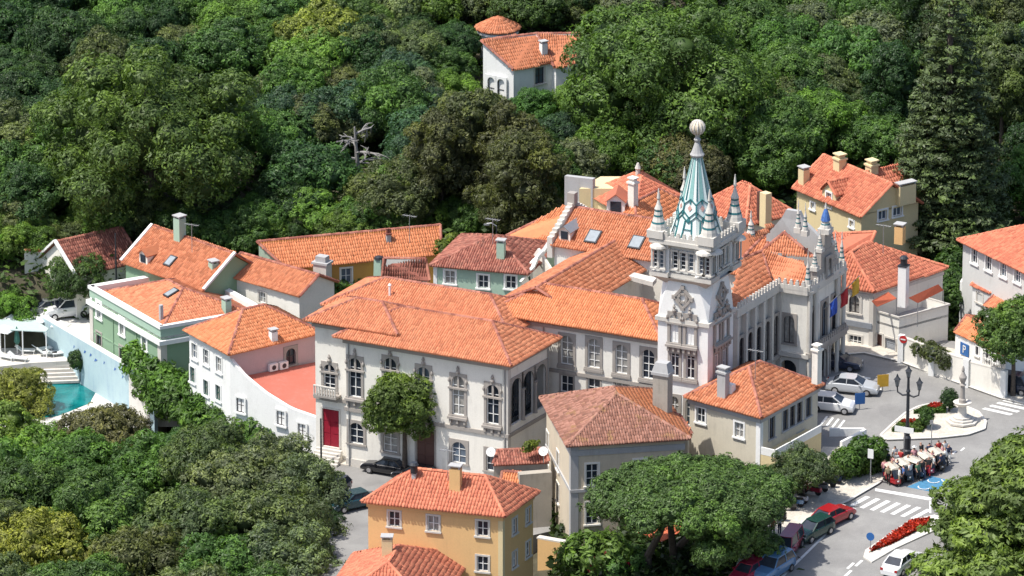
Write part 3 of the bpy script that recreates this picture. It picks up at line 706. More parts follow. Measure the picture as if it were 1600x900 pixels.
# --- hall behind the facade, its roofs and the loggia block facing the square
NI, NF, NB = P(1215, 440, 15.0), P(1262, 447, 15.0), P(1315, 412, 15.0)
TBk = P(1147, 482, 15.0)
def vwall(name, a, b, z0, z1, mat, parent, th=0.4):
    a, b = np.asarray(a)[:2], np.asarray(b)[:2]; d = unit(b - a); n = np.array([-d[1], d[0]]) * th
    return MB().prism([tuple(a), tuple(b), tuple(b + n), tuple(a + n)], z0, z1).build(name, M[mat], parent)
vwall('facade_wall', TBk, NI, 3.0, 14.6, 'palestone', hall)
dv = unit((NI - TBk)[:2]); nv_ = np.array([dv[1], -dv[0]]); LV = np.linalg.norm((NI - TBk)[:2]); fang = math.atan2(dv[1], dv[0])
for k in range(5):
    s_ = (k + 0.5) * LV / 5; q = TBk[:2] + dv * s_
    window(hall, (q[0] + nv_[0] * .28, q[1] + nv_[1] * .28, 8.6), fang, 0.85, 3.6, 'arch', nv=1, nh=3, stone='stone', frame='darkframe')
    window(hall, (q[0] + nv_[0] * .28, q[1] + nv_[1] * .28, 5.0), fang, 0.85, 2.0, 'arch', nv=1, nh=1, stone='stone', frame='darkframe')
for k in range(6):
    q = TBk[:2] + dv * (k * LV / 5) + nv_ * .2; MB().box((q[0], q[1], 3), (.35, .5, 11.2), fang).build('pilaster', M['palestone'], hall)
def balustrade(a, b, z, parent, name='crenellated_balustrade', h=0.9, mat='palestone', proud=.3, step=.5):
    a, b = np.asarray(a)[:2], np.asarray(b)[:2]; d = unit(b - a); n = np.array([d[1], -d[0]]); L = np.linalg.norm(b - a); an = math.atan2(d[1], d[0]); mb = MB()
    c = (a + b) / 2; mb.box((c[0] + n[0] * proud / 2, c[1] + n[1] * proud / 2, z - .35), (L + proud, .5, .35), an); mb.box((c[0] + n[0] * proud, c[1] + n[1] * proud, z), (L + proud, .22, h * .45), an)
    k = max(2, int(L / step))
    for i in range(k):
        q = a + d * L * (i + .5) / k + n * proud; mb.box((q[0], q[1], z + h * .45), (L / k * .55, .2, h * .35), an); mb.box((q[0], q[1], z + h * .8), (L / k * .3, .18, h * .2), an)
    return mb.build(name, M[mat], parent)
balustrade(TBk, NI, 14.6, hall); balustrade(NI, NF, 14.6, hall); balustrade(NF, NB, 14.6, hall)
Nb = House('', '', '', [NI, NF, NB, NI + NB - NF], 3.5, 14.6, 0.0, wallmat='white', rt=hall)
a_, _ = Nb.hit(0, 1233, 505)
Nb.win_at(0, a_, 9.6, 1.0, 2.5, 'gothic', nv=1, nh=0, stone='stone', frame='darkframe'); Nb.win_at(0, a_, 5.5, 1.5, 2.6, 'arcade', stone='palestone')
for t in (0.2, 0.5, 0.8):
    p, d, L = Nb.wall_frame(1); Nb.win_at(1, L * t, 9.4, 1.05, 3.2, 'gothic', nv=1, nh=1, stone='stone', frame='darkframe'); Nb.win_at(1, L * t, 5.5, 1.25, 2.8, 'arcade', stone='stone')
Nb.walls(); Nb.band('string_course', 8.5, 0.35, 0.3, 'palestone', which=(0, 1)); balustrade(NF, NB, 9.0, hall, 'balcony_balustrade', 0.8, 'stone', .55, .4)
S = lambda u, v, z: P(u, v, z)
r1, r2, r3 = S(1157, 406, 16.6), S(1191, 391, 16.6), S(1256, 410, 16.4)
s1 = [TBk - np.array([*nv_, 0]) * .6 - Z3 * .2, NI - np.array([*nv_, 0]) * .6 - Z3 * .2, r2, r1]
s2 = [NI + g3 * .5 - f3 * .5 - Z3 * .2, NF + g3 * .5 - Z3 * .2, r3, r2]
tA = S(1225, 363, 17.9); s3 = [r2, S(1273, 402, 16.4), tA]
s4 = [r1, r2, tA, tA - f3 * 5.5 + Z3 * 0]; 
Hr = House('', '', '', [NI, NF, NB, NI + NB - NF], 6, 14.8, 0, rt=hall)
Hr.slopes = [s1, s2, s3]; Hr.edges = [(r1, r2), (s1[1], r2), (r2, tA), (S(1273, 402, 16.4), tA)]
mbk = MB()
Hr.roof('t_new', 0.30, soffit=False)
# darker slope left of the hall and the cement gable behind
Hs = House('', '', '', rect_from(S(1130, 432, 15.2) , 6.0, 6), 6, 15.2, 0, rt=hall); Hs.slopes = [[S(1120, 440, 15.4), r1, S(1208, 352, 18.0), S(1150, 372, 18.0)]]; Hs.edges = [(r1, S(1208, 352, 18.0))]; Hs.roof('t_mid', .3, soffit=False)
gw = [S(1176, 384, 16.6), S(1276, 405, 16.6)]; gk = [gw[0] + g3 * 2.6, gw[1] + g3 * 2.6]; gm = lerp(gk[0], gk[1], .42)
mb = MB(); prof = [gk[0] - Z3 * 4, gk[1] - Z3 * 4, gk[1] + Z3 * .2, gm + f3 * .9 + Z3 * 2.1, gm + f3 * .5 + Z3 * 2.9, gm - f3 * .7 + Z3 * 2.9, gm - f3 * 1.1 + Z3 * 2.1, gk[0] + Z3 * .2]
n = len(prof); back = [q + g3 * .45 for q in prof]
mb.add(prof + back, [tuple(range(n)), tuple(range(n, 2 * n))[::-1]] + [(i, n + i, n + (i + 1) % n, (i + 1) % n) for i in range(n)]); mb.build('cement_gable', M['concrete'], hall)
# ornate pediment over the entrance front
pc = lerp(NF, NB, 0.5); dn = unit((NB - NF)[:2]); nn = np.array([dn[1], -dn[0]])
def pinnacle(parent, c, h=2.6, r=0.42, tiled=True):
    o = MB().box(c, (r * 2.1, r * 2.1, h * .18), FA).lathe(c + Z3 * h * .18, [(r, 0), (r * .92, h * .08), (r * .6, h * .26), (r * .44, h * .44), (r * .5, h * .47), (r * .26, h * .58), (r * .12, h * .68), (r * .22, h * .72), (r * .05, h * .95)], 10).build('pinnacle', M['palestone'], parent)
    if tiled:
        for a, b in ((.14, .18), (.30, .34), (.42, .45)):
            rr = lambda t: np.interp(t, [0, .08, .26, .44, .47, .58, .68], [r, r * .92, r * .6, r * .44, r * .5, r * .26, r * .12]) + .012
            MB().lathe(c + Z3 * h * .18, [(rr(a), h * a), (rr(b), h * b)], 10, cap=False).build('tile_band', M['azulejo'], o)
    return o
M['azulejo'] = plain('blue_green_glazed_tiles', (0.03, 0.145, 0.16), rough=0.25, var=0.3, scale=6)
M['azulblue'] = plain('blue_glazed_tiles', (0.07, 0.16, 0.42), rough=0.25, var=0.3, scale=6)
M['paletile'] = plain('pale_green_glazed_tiles', (0.24, 0.44, 0.42), rough=0.3, var=0.1, scale=5)
M['whitetile'] = plain('white_glazed_tiles', (0.66, 0.74, 0.72), rough=0.3, var=0.05, scale=5)
M['pinktile'] = plain('pink_glazed_tiles', (0.55, 0.32, 0.28), rough=0.3, var=0.15, scale=6)
mb = MB()
for (t0, t1, z0, z1, th) in ((0.18, 0.82, 14.6, 16.0, .6), (0.30, 0.70, 16.0, 17.4, .55), (0.40, 0.60, 17.4, 18.8, .5)):
    a, b = lerp(NF, NB, t0), lerp(NF, NB, t1); mb.prism([tuple(a[:2] + nn * th / 2), tuple(b[:2] + nn * th / 2), tuple(b[:2] - nn * th / 2), tuple(a[:2] - nn * th / 2)], z0, z1)
mb.build('pediment', M['stone'], hall)
window(hall, (pc[0] + nn[0] * .4, pc[1] + nn[1] * .4, 15.0), math.atan2(dn[1], dn[0]), 0.8, 1.6, 'gothic', stone='stone', frame='darkframe', nv=0, nh=0)
for t, z, h in ((0.0, 14.6, 3.2), (0.2, 16.0, 2.0), (0.34, 17.4, 1.8), (0.66, 17.4, 1.8), (0.8, 16.0, 2.0), (1.0, 14.6, 3.0)):
    q = lerp(NF, NB, t); pinnacle(hall, np.array([q[0], q[1], z]), h, .3)
q = pc; o = pinnacle(hall, np.array([q[0], q[1], 18.8]), 2.4, .5)
MB().lathe(np.array([q[0], q[1], 19.9]), [(.42, 0), (.34, .4), (.22, .8), (.05, 1.2)], 10).build('tile_band', M['azulblue'], o)
for t in (0.0, 0.18, 0.82, 1.0):
    a = lerp(NF, NB, t); MB().lathe((a[0] + nn[0] * .25, a[1] + nn[1] * .25, 4.0), [(.28, 0), (.28, 1), (.2, 1.3), (.2, 10.2), (.32, 10.6)], 8).build('column', M['palestone'], hall)
for (u, v, z) in ((1173, 362, 17.0), (1247, 345, 18.6), (1258, 350, 18.6)): pinnacle(hall, P(u, v + 18, z), 2.6, .5 if u < 1200 else .28)
# roofs and walls just behind: link block between tower and cafe
# --- flags hanging from the loggia
def flag(t, name_, label, mat, z=13.2):
    a = lerp(NF, NB, t); p0 = np.array([a[0] + nn[0] * .6, a[1] + nn[1] * .6, z]); d3 = np.array([nn[0], nn[1], 1.1]); d3 = d3 / np.linalg.norm(d3); tip = p0 + d3 * 1.9
    r = root('flag', label, 'flag', p0, 'flags on the loggia front')
    MB().tube([p0, tip], .04, 6).build('flagpole', M['metal'], r)
    mb = MB(); nx, nz = 5, 7; vs = []; dd = np.array([*dn, 0])
    for i in range(nz):
        for j in range(nx):
            s_ = j / (nx - 1); w_ = i / (nz - 1); vs.append(p0 + d3 * (.8 + 1.0 * s_) - Z3 * (w_ * 1.3 + .2 * s_ * w_) + dd * .14 * math.sin(6 * s_ + 3 * w_))
    mb.add(vs, [(i * nx + j, i * nx + j + 1, (i + 1) * nx + j + 1, (i + 1) * nx + j) for i in range(nz - 1) for j in range(nx - 1)])
    mb.build('cloth', M[mat], r)
M['flagblue'] = plain('blue_flag_cloth', (0.02, 0.07, 0.38), var=.1); M['flagred'] = plain('red_flag_cloth', (0.42, 0.02, 0.03), var=.1); M['flagyellow'] = plain('yellow_flag_cloth', (0.70, 0.42, 0.05), var=.1)
flag(0.3, 'flag', 'blue flag hanging from the loggia front', 'flagblue', 12.4); flag(0.62, 'flag', 'red flag hanging between the blue and the yellow flags', 'flagred', 12.6); flag(0.95, 'flag', 'yellow flag at the far end of the loggia front', 'flagyellow', 12.9)

# --- the tower
T0 = P(1028, 531, 13.0) - g3 * 0.9 + f3 * 0.45; T0 = np.array([T0[0], T0[1], 0.0]); TW = 4.6
tower = root('tower', 'tall white stone tower with a patterned tiled spire and stone ball on top', 'tower', T0 + f3 * TW / 2 + g3 * TW / 2)
def tp(a, b, z): return T0 + f3 * a + g3 * b + Z3 * z      # tower frame
zs = 0.5 * (zat(T0[:2], 496) + zat((T0 + f3 * TW)[:2], 509)); zb = zat((T0 - f3 * .5 - g3 * .5)[:2], 430); zt = zat((T0 - f3 * .6 - g3 * .6)[:2], 372)
TWR = House('', '', '', [tp(0, 0, zs), tp(TW, 0, zs), tp(TW, TW, zs), tp(0, TW, zs)], 0, zs, 0, wallmat='white2', rt=tower)
tz2 = TWR.hit(0, 1057, 512)[1]; tz1 = TWR.hit(0, 1057, 567)[1]
for i in (0, 1):
    for k in (-1, 1):
        TWR.win_at(i, TW * .5 + k * .72, tz1 - 1.2, .78, 2.6, 'arch', nv=1, nh=2, stone='stone'); TWR.win_at(i, TW * .5 + k * .72, tz1 - 5.4, .78, 2.4, 'arch', nv=1, nh=2, stone='stone')
TWR.walls('shaft_wall'); TWR.band('string_course', zs - .15, .35, .2, 'palestone')
ch = 1.15                                                      # upper shaft: corners cut back towards the top
def oct_pts(c0, z): return [tp(c0, 0, z), tp(TW - c0, 0, z), tp(TW, c0, z), tp(TW, TW - c0, z), tp(TW - c0, TW, z), tp(c0, TW, z), tp(0, TW - c0, z), tp(0, c0, z)]
lv = [oct_pts(0.02 + ch * t ** 1.3, zs + .2 + (zb - zs - .2) * t) for t in (0, .3, .55, .75, 1)]
mb = MB(); mb.add([q for l in lv for q in l], [(i * 8 + k, i * 8 + (k + 1) % 8, (i + 1) * 8 + (k + 1) % 8, (i + 1) * 8 + k) for i in range(len(lv) - 1) for k in range(8)]); mb.build('upper_shaft', M['white2'], tower)
for i, (o, an) in enumerate(((tp(TW / 2, -.02, 0), FA), (tp(TW + .02, TW / 2, 0), GA))):
    dd = np.array([math.cos(an), math.sin(an), 0]); n_ = np.array([dd[1], -dd[0], 0])
    for k in (-1, 1): window(tower, o + dd * k * .72 + Z3 * (tz2 - 1.3) + n_ * .1, an, .78, 2.5, 'ornate', nv=1, nh=2, stone='stone')
    c = o + Z3 * (zs + (zb - zs) * .55) + n_ * .06; mb = MB()
    for j in range(4):                                         # carved lozenge
        a1, a2 = j * math.pi / 2, (j + 1) * math.pi / 2; e = lambda a: c + dd * math.cos(a) * .8 + Z3 * math.sin(a) * .92
        mb.beam(e(a1), e(a2), .22, .22, n_); mb.box(e(a1) - Z3 * .16, (.32, .3, .32), an)
    for j in range(6): a1, a2 = j * math.pi / 3, (j + 1) * math.pi / 3; e = lambda a: c + dd * math.cos(a) * .42 + Z3 * math.sin(a) * .42; mb.beam(e(a1), e(a2), .2, .2, n_)
    mb.build('carved_lozenge', M['stone'], tower)
# belvedere: stepped plan with projecting bays
OV = 0.36
def belv(z0, z1, o, mat, name, bay=.35): 
    a0, a1 = -o, TW + o; b0, b1 = 1.1, TW - 1.1
    pl = []
    base = [(a0, a0), (b0, a0), (b0, a0 + .32), (b1, a0 + .32), (b1, a0), (a1, a0), (a1, b0), (a1 - .32, b0), (a1 - .32, b1), (a1, b1), (a1, a1), (b1, a1), (b0, a1), (a0, a1), (a0, b1), (a0, b0)]
    return MB().prism([tuple(tp(x, y, 0)[:2]) for x, y in base], z0, z1).build(name, M[mat], tower)
hb = zt - zb
MB().add([tp(.9, .9, zb - 1.2), tp(TW - .9, .9, zb - 1.2), tp(TW - .9, TW - .9, zb - 1.2), tp(.9, TW - .9, zb - 1.2), tp(-.45, -.45, zb), tp(TW + .45, -.45, zb), tp(TW + .45, TW + .45, zb), tp(-.45, TW + .45, zb)], [(0, 1, 5, 4), (1, 2, 6, 5), (2, 3, 7, 6), (3, 0, 4, 7)]).build('corbel_flare', M['palestone'], tower)
belv(zb, zb + .4, OV + .12, 'palestone', 'belvedere_base'); belv(zb + .4, zt - .75, OV - .12, 'white2', 'belvedere_wall'); belv(zt - .75, zt - .35, OV + .05, 'palestone', 'frieze'); belv(zt - .35, zt, OV + .14, 'palestone', 'belvedere_cornice')
for i, (an, o_, dd, n_) in enumerate(((FA, lambda s: tp(s, -OV + .12, zb + .75), f3, -g3), (GA, lambda s: tp(TW + OV - .12, s, zb + .75), g3, f3))):
    wh = zt - zb - 1.75
    for s in (0.22 - .3, 0.78 - .3): window(tower, o_(s) + n_ * .2, an, .42, wh, 'plainframe', nv=0, nh=3, stone='palestone')
    for s in (TW - .22 + .3, TW - .78 + .3): window(tower, o_(s) + n_ * .2, an, .42, wh, 'plainframe', nv=0, nh=3, stone='palestone')
    for s in (TW / 2 - .72, TW / 2, TW / 2 + .72): window(tower, o_(s) - n_ * .12, an, .5, wh, 'plainframe', nv=0, nh=3, stone='palestone')
    for s in (0.2, TW - .2): MB().lathe(o_(s) + Z3 * (wh + .3) + n_ * .15, [(.75, 0), (.68, .18), (.3, .4), (.05, .45)], 10).build('bay_hood', M['palestone'], tower)
for c in ((-1, -1), (1, -1), (1, 1), (-1, 1)):
    x, y = TW / 2 + c[0] * (TW / 2 + .02), TW / 2 + c[1] * (TW / 2 + .02); pinnacle(tower, tp(x, y, zt + .1), zat(tp(x, y, 0)[:2], 303) - zt - .1 if c == (-1, -1) else 4.2, .7)
K = 0.5 + OV
for a, b in ((tp(-K + .4, -K + .5, 0), tp(TW + K - .4, -K + .5, 0)), (tp(TW + K - .5, -K + .4, 0), tp(TW + K - .5, TW + K - .4, 0)), (tp(TW + K - .4, TW + K - .5, 0), tp(-K + .4, TW + K - .5, 0)), (tp(-K + .5, TW + K - .4, 0), tp(-K + .5, -K + .4, 0))):
    balustrade(a, b, zt + .02, tower, 'parapet', .75, 'palestone', .1, .55)
# spire: eight-sided, every coloured tile panel a real raised plate
SC = tp(TW / 2, TW / 2, 0); z_lo = zt - .1; z_hi = zat(SC[:2], 243); R0, R1_ = 2.3, .40
SA = FA + math.pi / 8
def spire_r(z): t = (z - z_lo) / (z_hi - z_lo); return R0 + (R1_ - R0) * (t ** .86)
sz = [z_lo + (z_hi - z_lo) * k / 16 for k in range(17)]
MB().lathe(SC, [(spire_r(z), z) for z in sz], 8, SA).build('spire', M['whitetile'], tower)
def sp_pt(face, s, z, off=.03):
    r = spire_r(z); a0, a1 = SA + face * math.pi / 4, SA + (face + 1) * math.pi / 4
    p, q = np.array([math.cos(a0), math.sin(a0)]) * r, np.array([math.cos(a1), math.sin(a1)]) * r; x = lerp(p, q, s); nrm = unit((p + q) / 2) * off
    return SC + np.array([x[0] + nrm[0], x[1] + nrm[1], z])
def zf(t): return z_lo + (z_hi - z_lo) * t
for fc in range(8):
    up = MB()                                                   # plain pale-green stripes above
    for s in (.5,): 
        for k in range(8): a, b = zf(.48 + .065 * k), zf(.48 + .065 * (k + 1)); up.quad(sp_pt(fc, s - .2, a), sp_pt(fc, s + .2, a), sp_pt(fc, s + .2, b), sp_pt(fc, s - .2, b))
    up.build('pale_tile_stripe', M['paletile'], tower)
    ed = MB()
    for k in range(8): a, b = zf(.48 + .065 * k), zf(.48 + .065 * (k + 1)); ed.quad(sp_pt(fc, 0, a), sp_pt(fc, .13, a), sp_pt(fc, .13, b), sp_pt(fc, 0, b)); 
    ed.build('dark_tile_edge', M['azulejo'], tower)
    la = MB()                                                   # lattice of lozenges
    def seg(s0, z0, s1, z1, wd=.10):
        n_ = 3
        for k in range(n_):
            a, b = k / n_, (k + 1) / n_; la.beam(sp_pt(fc, lerp(s0, s1, a), zf(lerp(z0, z1, a)), .05), sp_pt(fc, lerp(s0, s1, b), zf(lerp(z0, z1, b)), .05), .13, .05)
    for (x0, y0, x1, y1) in ((0, .44, .5, .50), (.5, .50, 1, .44), (0, .44, 0.0, .36), (0, .36, .5, .28), (.5, .28, 1, .36), (.5, .44, .5, .50), (0, .30, .5, .22), (.5, .22, 1, .30), (.5, .28, .5, .22), (0, .36, 0, .30), (.28, .24, .22, .03), (.72, .24, .78, .03), (.3, .14, .7, .14)): seg(x0, y0, x1, y1)
    la.build('tile_lattice', M['azulejo'], tower)
    pk = MB(); c_ = [(.5, .43), (.68, .39), (.5, .35), (.32, .39)]; pk.quad(*[sp_pt(fc, s, zf(t), .06) for s, t in c_]); pk.build('pink_tile_lozenge', M['pinktile'], tower)
    pk = MB(); c_ = [(.5, .295), (.64, .25), (.5, .205), (.36, .25)]; pk.quad(*[sp_pt(fc, s, zf(t), .065) for s, t in c_[::-1]]); pk.build('dark_tile_lozenge', M['azulejo'], tower)
    pk = MB(); c_ = [(0, .345), (.14, .325), (0, .305)]; pk.quad(*[sp_pt(fc, s, zf(t), .06) for s, t in c_]); pk.build('dark_tile_lozenge', M['azulejo'], tower)
zball = zat(SC[:2], 199)
MB().lathe(SC, [(.55, z_hi - .05), (.62, z_hi + .12), (.5, z_hi + .3), (.42, z_hi + .5), (.2, zball - 1.3), (.3, zball - 1.05), (.16, zball - .85), (.22, zball - .6)], 12).build('spire_collar', M['concrete'], tower)
ball = MB().lathe(SC + Z3 * zball, [(.6 * math.cos(t), .6 * math.sin(t)) for t in np.linspace(-1.5, 1.5, 11)], 16).build('stone_ball', M['beige'], tower, smooth=True)
for k in range(6):
    pts = [SC + Z3 * zball + .62 * np.array([math.cos(t) * math.cos(k * math.pi / 6 * 1.0), math.cos(t) * math.sin(k * math.pi / 6), math.sin(t)]) for t in np.linspace(0, 2 * math.pi, 17)]
    MB().tube(pts, .06, 5).build('armillary_band', M['palestone'], ball)
# ---------------------------------------------------------------- neighbouring houses
# yellow house in front
H = House('yellow_house', 'yellow three-storey house with red hipped roof below the white annex', 'house', px_rect((564, 783), (789, 807), (844, 768), 8.0), -4, 8.0, 0.4, wallmat='yellow')
H.hip(h=2.1, mat='t_red', pw=0.5)
for (u, v) in ((616, 811), (677, 818), (754, 826), (754, 881)): H.win(0, u, v, 0.95, 1.3, 'casement', frame='frame', nh=1)
for (u, v) in ((804, 822), (825, 806), (804, 874), (825, 858)): H.win(1, u, v, 0.75, 1.3, 'casement', frame='frame')
H.walls(); H.band('eave_board', 7.45, 0.3, 0.1, 'yellow'); H.quoin(1, .35, .04, 'ivory')
H.chimney(712, 762, .9, .65, 1.7, 'yellow', cap='slab'); H.chimney(647, 746, .35, .35, .4, 'concrete', cap='drum')
# lower red-roofed neighbour cut by the frame
H = House('low_red_roofed_house', 'low house with red hipped roof and chimney in front of the yellow house', 'house', [P(490, 958, 3.0), P(680, 962, 3.0), P(738, 868, 3.0), P(738, 868, 3.0) + P(490, 958, 3.0) - P(680, 962, 3.0)], -6, 3.0, 0.4, wallmat='yellow')
H.hip(h=2.6, mat='t_red', pw=0.5); H.walls(); H.chimney(605, 866, .85, .7, 1.35, 'ivory', cap='slab')
for (u, v) in ((674, 853), (690, 862), (704, 868)): H.chimney(u, v, .25, .25, .3, 'concrete', cap='none')
# grey-beige house beside the pine
H = House('beige_townhouse', 'beige three-storey townhouse with mossy brown hipped roof behind the umbrella pine', 'house', px_rect((843, 620), (885, 697), (1080, 685), 9.3), -2, 9.3, 0.5, wallmat='beige')
H.over = {2: 't_bright'}; H.hip(h=2.4, mat='t_lichen')
for (u, v) in ((925, 742), (925, 802), (1000, 735), (1000, 795), (1050, 790)): H.win(1, u, v, 1.0, 1.9, 'casement', nh=2, stone='white')
for (u, v) in ((980, 848), (925, 860)): H.win(1, u, v, 1.0, 1.7, 'casement', nh=2, stone='white')
for (u, v) in ((856, 690), (872, 720), (856, 740), (872, 770), (860, 790)): H.win(0, u, v, 1.0, 1.6, 'casement', stone='white', frame='frame')
H.walls(); H.band('string_course', 5.0, .25, .1, 'concrete'); H.band('upper_band', 8.2, .5, .08, 'concrete'); H.quoin(1, .6, .05, 'concrete')
for k in range(3): s_ = H.wall_frame(1); q = s_[0] + s_[1] * (2 + 3 * k); 
MB().box(H.on_roof(1000, 625) + np.array([0, 0, -1]), (.1, .1, .2)).build('vent', M['metal'], H.r)
bt = H.r
# tall rendered chimney stack behind it
x = P(1035, 655, 9.0); ck = root('chimney_stack', 'tall rendered chimney stack with a hipped cap between the two middle roofs', 'chimney', x)
MB().box(x - Z3 * 4, (1.35, 1.0, 8.0), FA).build('stack', M['greywall'], ck); MB().box(x + Z3 * 4, (1.6, 1.25, .25), FA).box(x + Z3 * 4.25, (1.5, 1.15, .8), FA, .7).build('cap', M['concrete'], ck)
sh = shed('small_lean_to', 'bright orange lean-to roof tucked between the beige townhouse and the chimney stack', [P(1040, 672, 8.2), P(1082, 678, 8.2), P(1062, 648, 9.4), P(1010, 632, 9.4)], 2, 't_bright', 'cream'); sh.walls(which=(0,)); sh.r['category'] = 'shed'
# orange awning house front under the pine
aw = root('awning', 'orange awning over the doorway of the beige townhouse', 'awning', P(1020, 850, 1.5))
MB().sheet([P(992, 830, 3.6), P(1034, 846, 3.0), P(1080, 822, 3.0), P(1062, 812, 3.6)], .06).build('canvas', M['awning'], aw)
MB().tube([P(1034, 846, 3.0), P(1034, 880, 1.0)], .04, 6).build('post', M['metal'], aw)
# cream house in front of the tower
H = House('cream_house', 'cream house with weathered orange hipped roof in front of the tower', 'house', px_rect((1068, 619), (1190, 653), (1288, 600), 10.0), 2.5, 10.0, 0.4, wallmat='cream')
H.hip(h=2.3, mat='t_mid', pw=0.5)
for (u, v) in ((1095, 649), (1155, 672)): H.win(0, u, v, 0.9, 1.3, 'casement', stone='white2')
for (u, v) in ((1206, 668), (1227, 655), (1238, 649), (1249, 643), (1263, 634)): H.win(1, u, v, .8, 1.9, 'casement', frame='darkframe', nh=2, stone='concrete')
H.win(1, 1250, 690, .9, 1.6, 'casement', stone='concrete'); H.walls(); H.band('eave_band', 9.35, .35, .12, 'concrete'); H.quoin(1, .4, .05, 'white2')
H.chimney(1130, 618, .85, .6, 2.0, 'concrete', cap='step'); H.chimney(1276, 590, .6, .6, 2.4, 'white', cap='step'); H.chimney(1142, 612, .6, .5, .7, 'white2', cap='none')
p, d, L = H.wall_frame(1); n_ = np.array([d[1], -d[0]]); ang = math.atan2(d[1], d[0]); zz = 6.6
c = p + d * L * .40 + n_ * .75; MB().box((c[0], c[1], 2.5), (L * .8, 1.5, zz - 2.5), ang).build('terrace_block', M['ivory'], H.r)
c = p + d * L * .40 + n_ * 1.45; MB().box((c[0], c[1], zz), (L * .8, .12, .65), ang).build('terrace_parapet', M['white2'], H.r)
c = p + d * .05 + n_ * .8; MB().box((c[0], c[1], zz), (.12, 1.4, .65), ang).build('terrace_parapet', M['white2'], H.r)
# small red-roofed outhouse with satellite dishes, stone wall
oh_ = shed('stone_outhouse', 'small stone outhouse with red tiled roof between the annex and the beige townhouse', [P(770, 726, 5.2), P(858, 722, 5.2), P(852, 700, 5.8), P(778, 703, 5.8)], -2, 't_old', 'greywall', .1); oh_.walls(which=(0,)); oh_.r['category'] = 'outhouse'
w0, w1 = P(812, 742, 4.8), P(862, 738, 4.8); sw_ = root('stone_wall', 'weathered grey wall beside the yellow house', 'wall', (w0[0], w0[1], -2)); vwall('masonry', w0, w1, -3, 4.8, 'greywall', sw_, .8)
yw = P(840, 842, 1.0); y2 = P(884, 850, 1.0); yr = root('yellow_garden_wall', 'yellow rendered garden wall right of the yellow house', 'wall', (yw[0], yw[1], -2)); vwall('render', yw, y2, -4, 1.0, 'yellow', yr, .5)
vwall('coping', yw - f3 * .1, y2 + f3 * .1, 1.0, 1.12, 'palestone', yr, .6)
sm_ = shed('small_orange_lean_to', 'small bright orange lean-to roof behind the yellow house ridge', [P(782, 752, 4.0), P(820, 755, 4.0), P(812, 738, 4.6), P(785, 736, 4.6)], -2, 't_bright', 'yellow', .1); sm_.walls(which=(0,)); sm_.r['category'] = 'shed'
def dish(u, v, z, label):
    c = P(u, v, z); r = root('satellite_dish', label, 'satellite dish', c - Z3 * 1.0); dr = unit(np.array([-.2, -.9, .45])); t = unit(np.cross(dr, Z3)); b = np.cross(t, dr); mb = MB(); vs = [c]
    for i, (rr, dd) in enumerate(((.2, .02), (.4, .07))):
        for k in range(14): a = 2 * math.pi * k / 14; vs.append(c + t * rr * math.cos(a) + b * rr * math.sin(a) + dr * dd)
    fs = [(0, 1 + k, 1 + (k + 1) % 14) for k in range(14)] + [(1 + k, 15 + k, 15 + (k + 1) % 14, 1 + (k + 1) % 14) for k in range(14)]
    mb.add(vs, fs).build('reflector', M['frame'], r, smooth=True); MB().tube([c, c + dr * .5], .025, 5).build('feed_arm', M['metal'], r); MB().tube([c - dr * .05, c - dr * .1 - Z3 * 1.0], .04, 5).build('mast', M['metal'], r)
dish(767, 706, 6.0, 'white satellite dish at the left end of the stone outhouse roof'); dish(849, 705, 6.3, 'white satellite dish at the right end of the stone outhouse roof')

# --- left: white house, terrace, curved parapet, green house
H = House('white_house', 'white house with bright orange hipped roof between the green house and the annex', 'house', [P(287, 515, 7.5), P(357, 554, 7.5), P(505, 519, 7.5), P(505, 519, 7.5) + P(287, 515, 7.5) - P(357, 554, 7.5)], -1, 7.5, 0.35, wallmat='white2')
H.hip(h=2.2, mat='t_bright')
for (u, v) in ((304, 549), (322, 558), (342, 570)): H.win(0, u, v, .9, 1.4, 'casement', nh=1, stone='white2')
for (u, v) in ((300, 585), (322, 606), (341, 614)): H.win(0, u, v, .8, 1.4, 'casement', nh=1, frame='greenframe', stone='white2')
H.win(1, 454, 557, 1.0, 1.5, 'arch', nv=1, nh=1, frame='darkframe', stone='stone')
H.walls(which=(0, 2, 3)); H.wm = 'pink'; H.walls('pink_wall', which=(1,)); H.chimney(427, 530, .55, .6, .7, 'white2', cap='slab')
for k, (u, v) in enumerate(((424, 571), (440, 568))):
    a_, z_ = H.hit(1, u, v); p, d, L = H.wall_frame(1); q = p + d * a_ + np.array([d[1], -d[0]]) * .25; r_ = root('air_conditioner', 'white air conditioner unit on the pink wall, ' + ('left' if k == 0 else 'right') + ' of the pair', 'air conditioner', (q[0], q[1], z_ - .4), 'air conditioners on the pink wall')
    an = math.atan2(d[1], d[0]); MB().box((q[0], q[1], z_ - .4), (.85, .35, .65), an).build('casing', M['frame'], r_); q2 = q + np.array([d[1], -d[0]]) * .19; mb = MB()
    e = np.array([d[0], d[1], 0]); cc = np.array([q2[0], q2[1], z_ - .08])
    mb.add([cc + e * .22 * math.cos(t) + Z3 * .22 * math.sin(t) for t in np.linspace(0, 2 * math.pi, 13)[:-1]], [tuple(range(12))]).build('fan_grille', M['iron'], r_)
pa, pb = H.W[1], B.W[0]; tr = root('side_terrace', 'white curved parapet wall with red coated flat roof between white house and annex', 'terrace', (pa[0], pa[1], 0))
ts = np.linspace(0, 1, 13); prof_z = [zat(lerp(pa, pb, t), v) for t, v in zip(ts, np.interp(ts, [0, .15, .4, .7, 1], [560, 585, 613, 638, 652]))]
mb = MB(); dpp = unit(pb - pa); npp = np.array([-dpp[1], dpp[0]]) * .35; vs = []
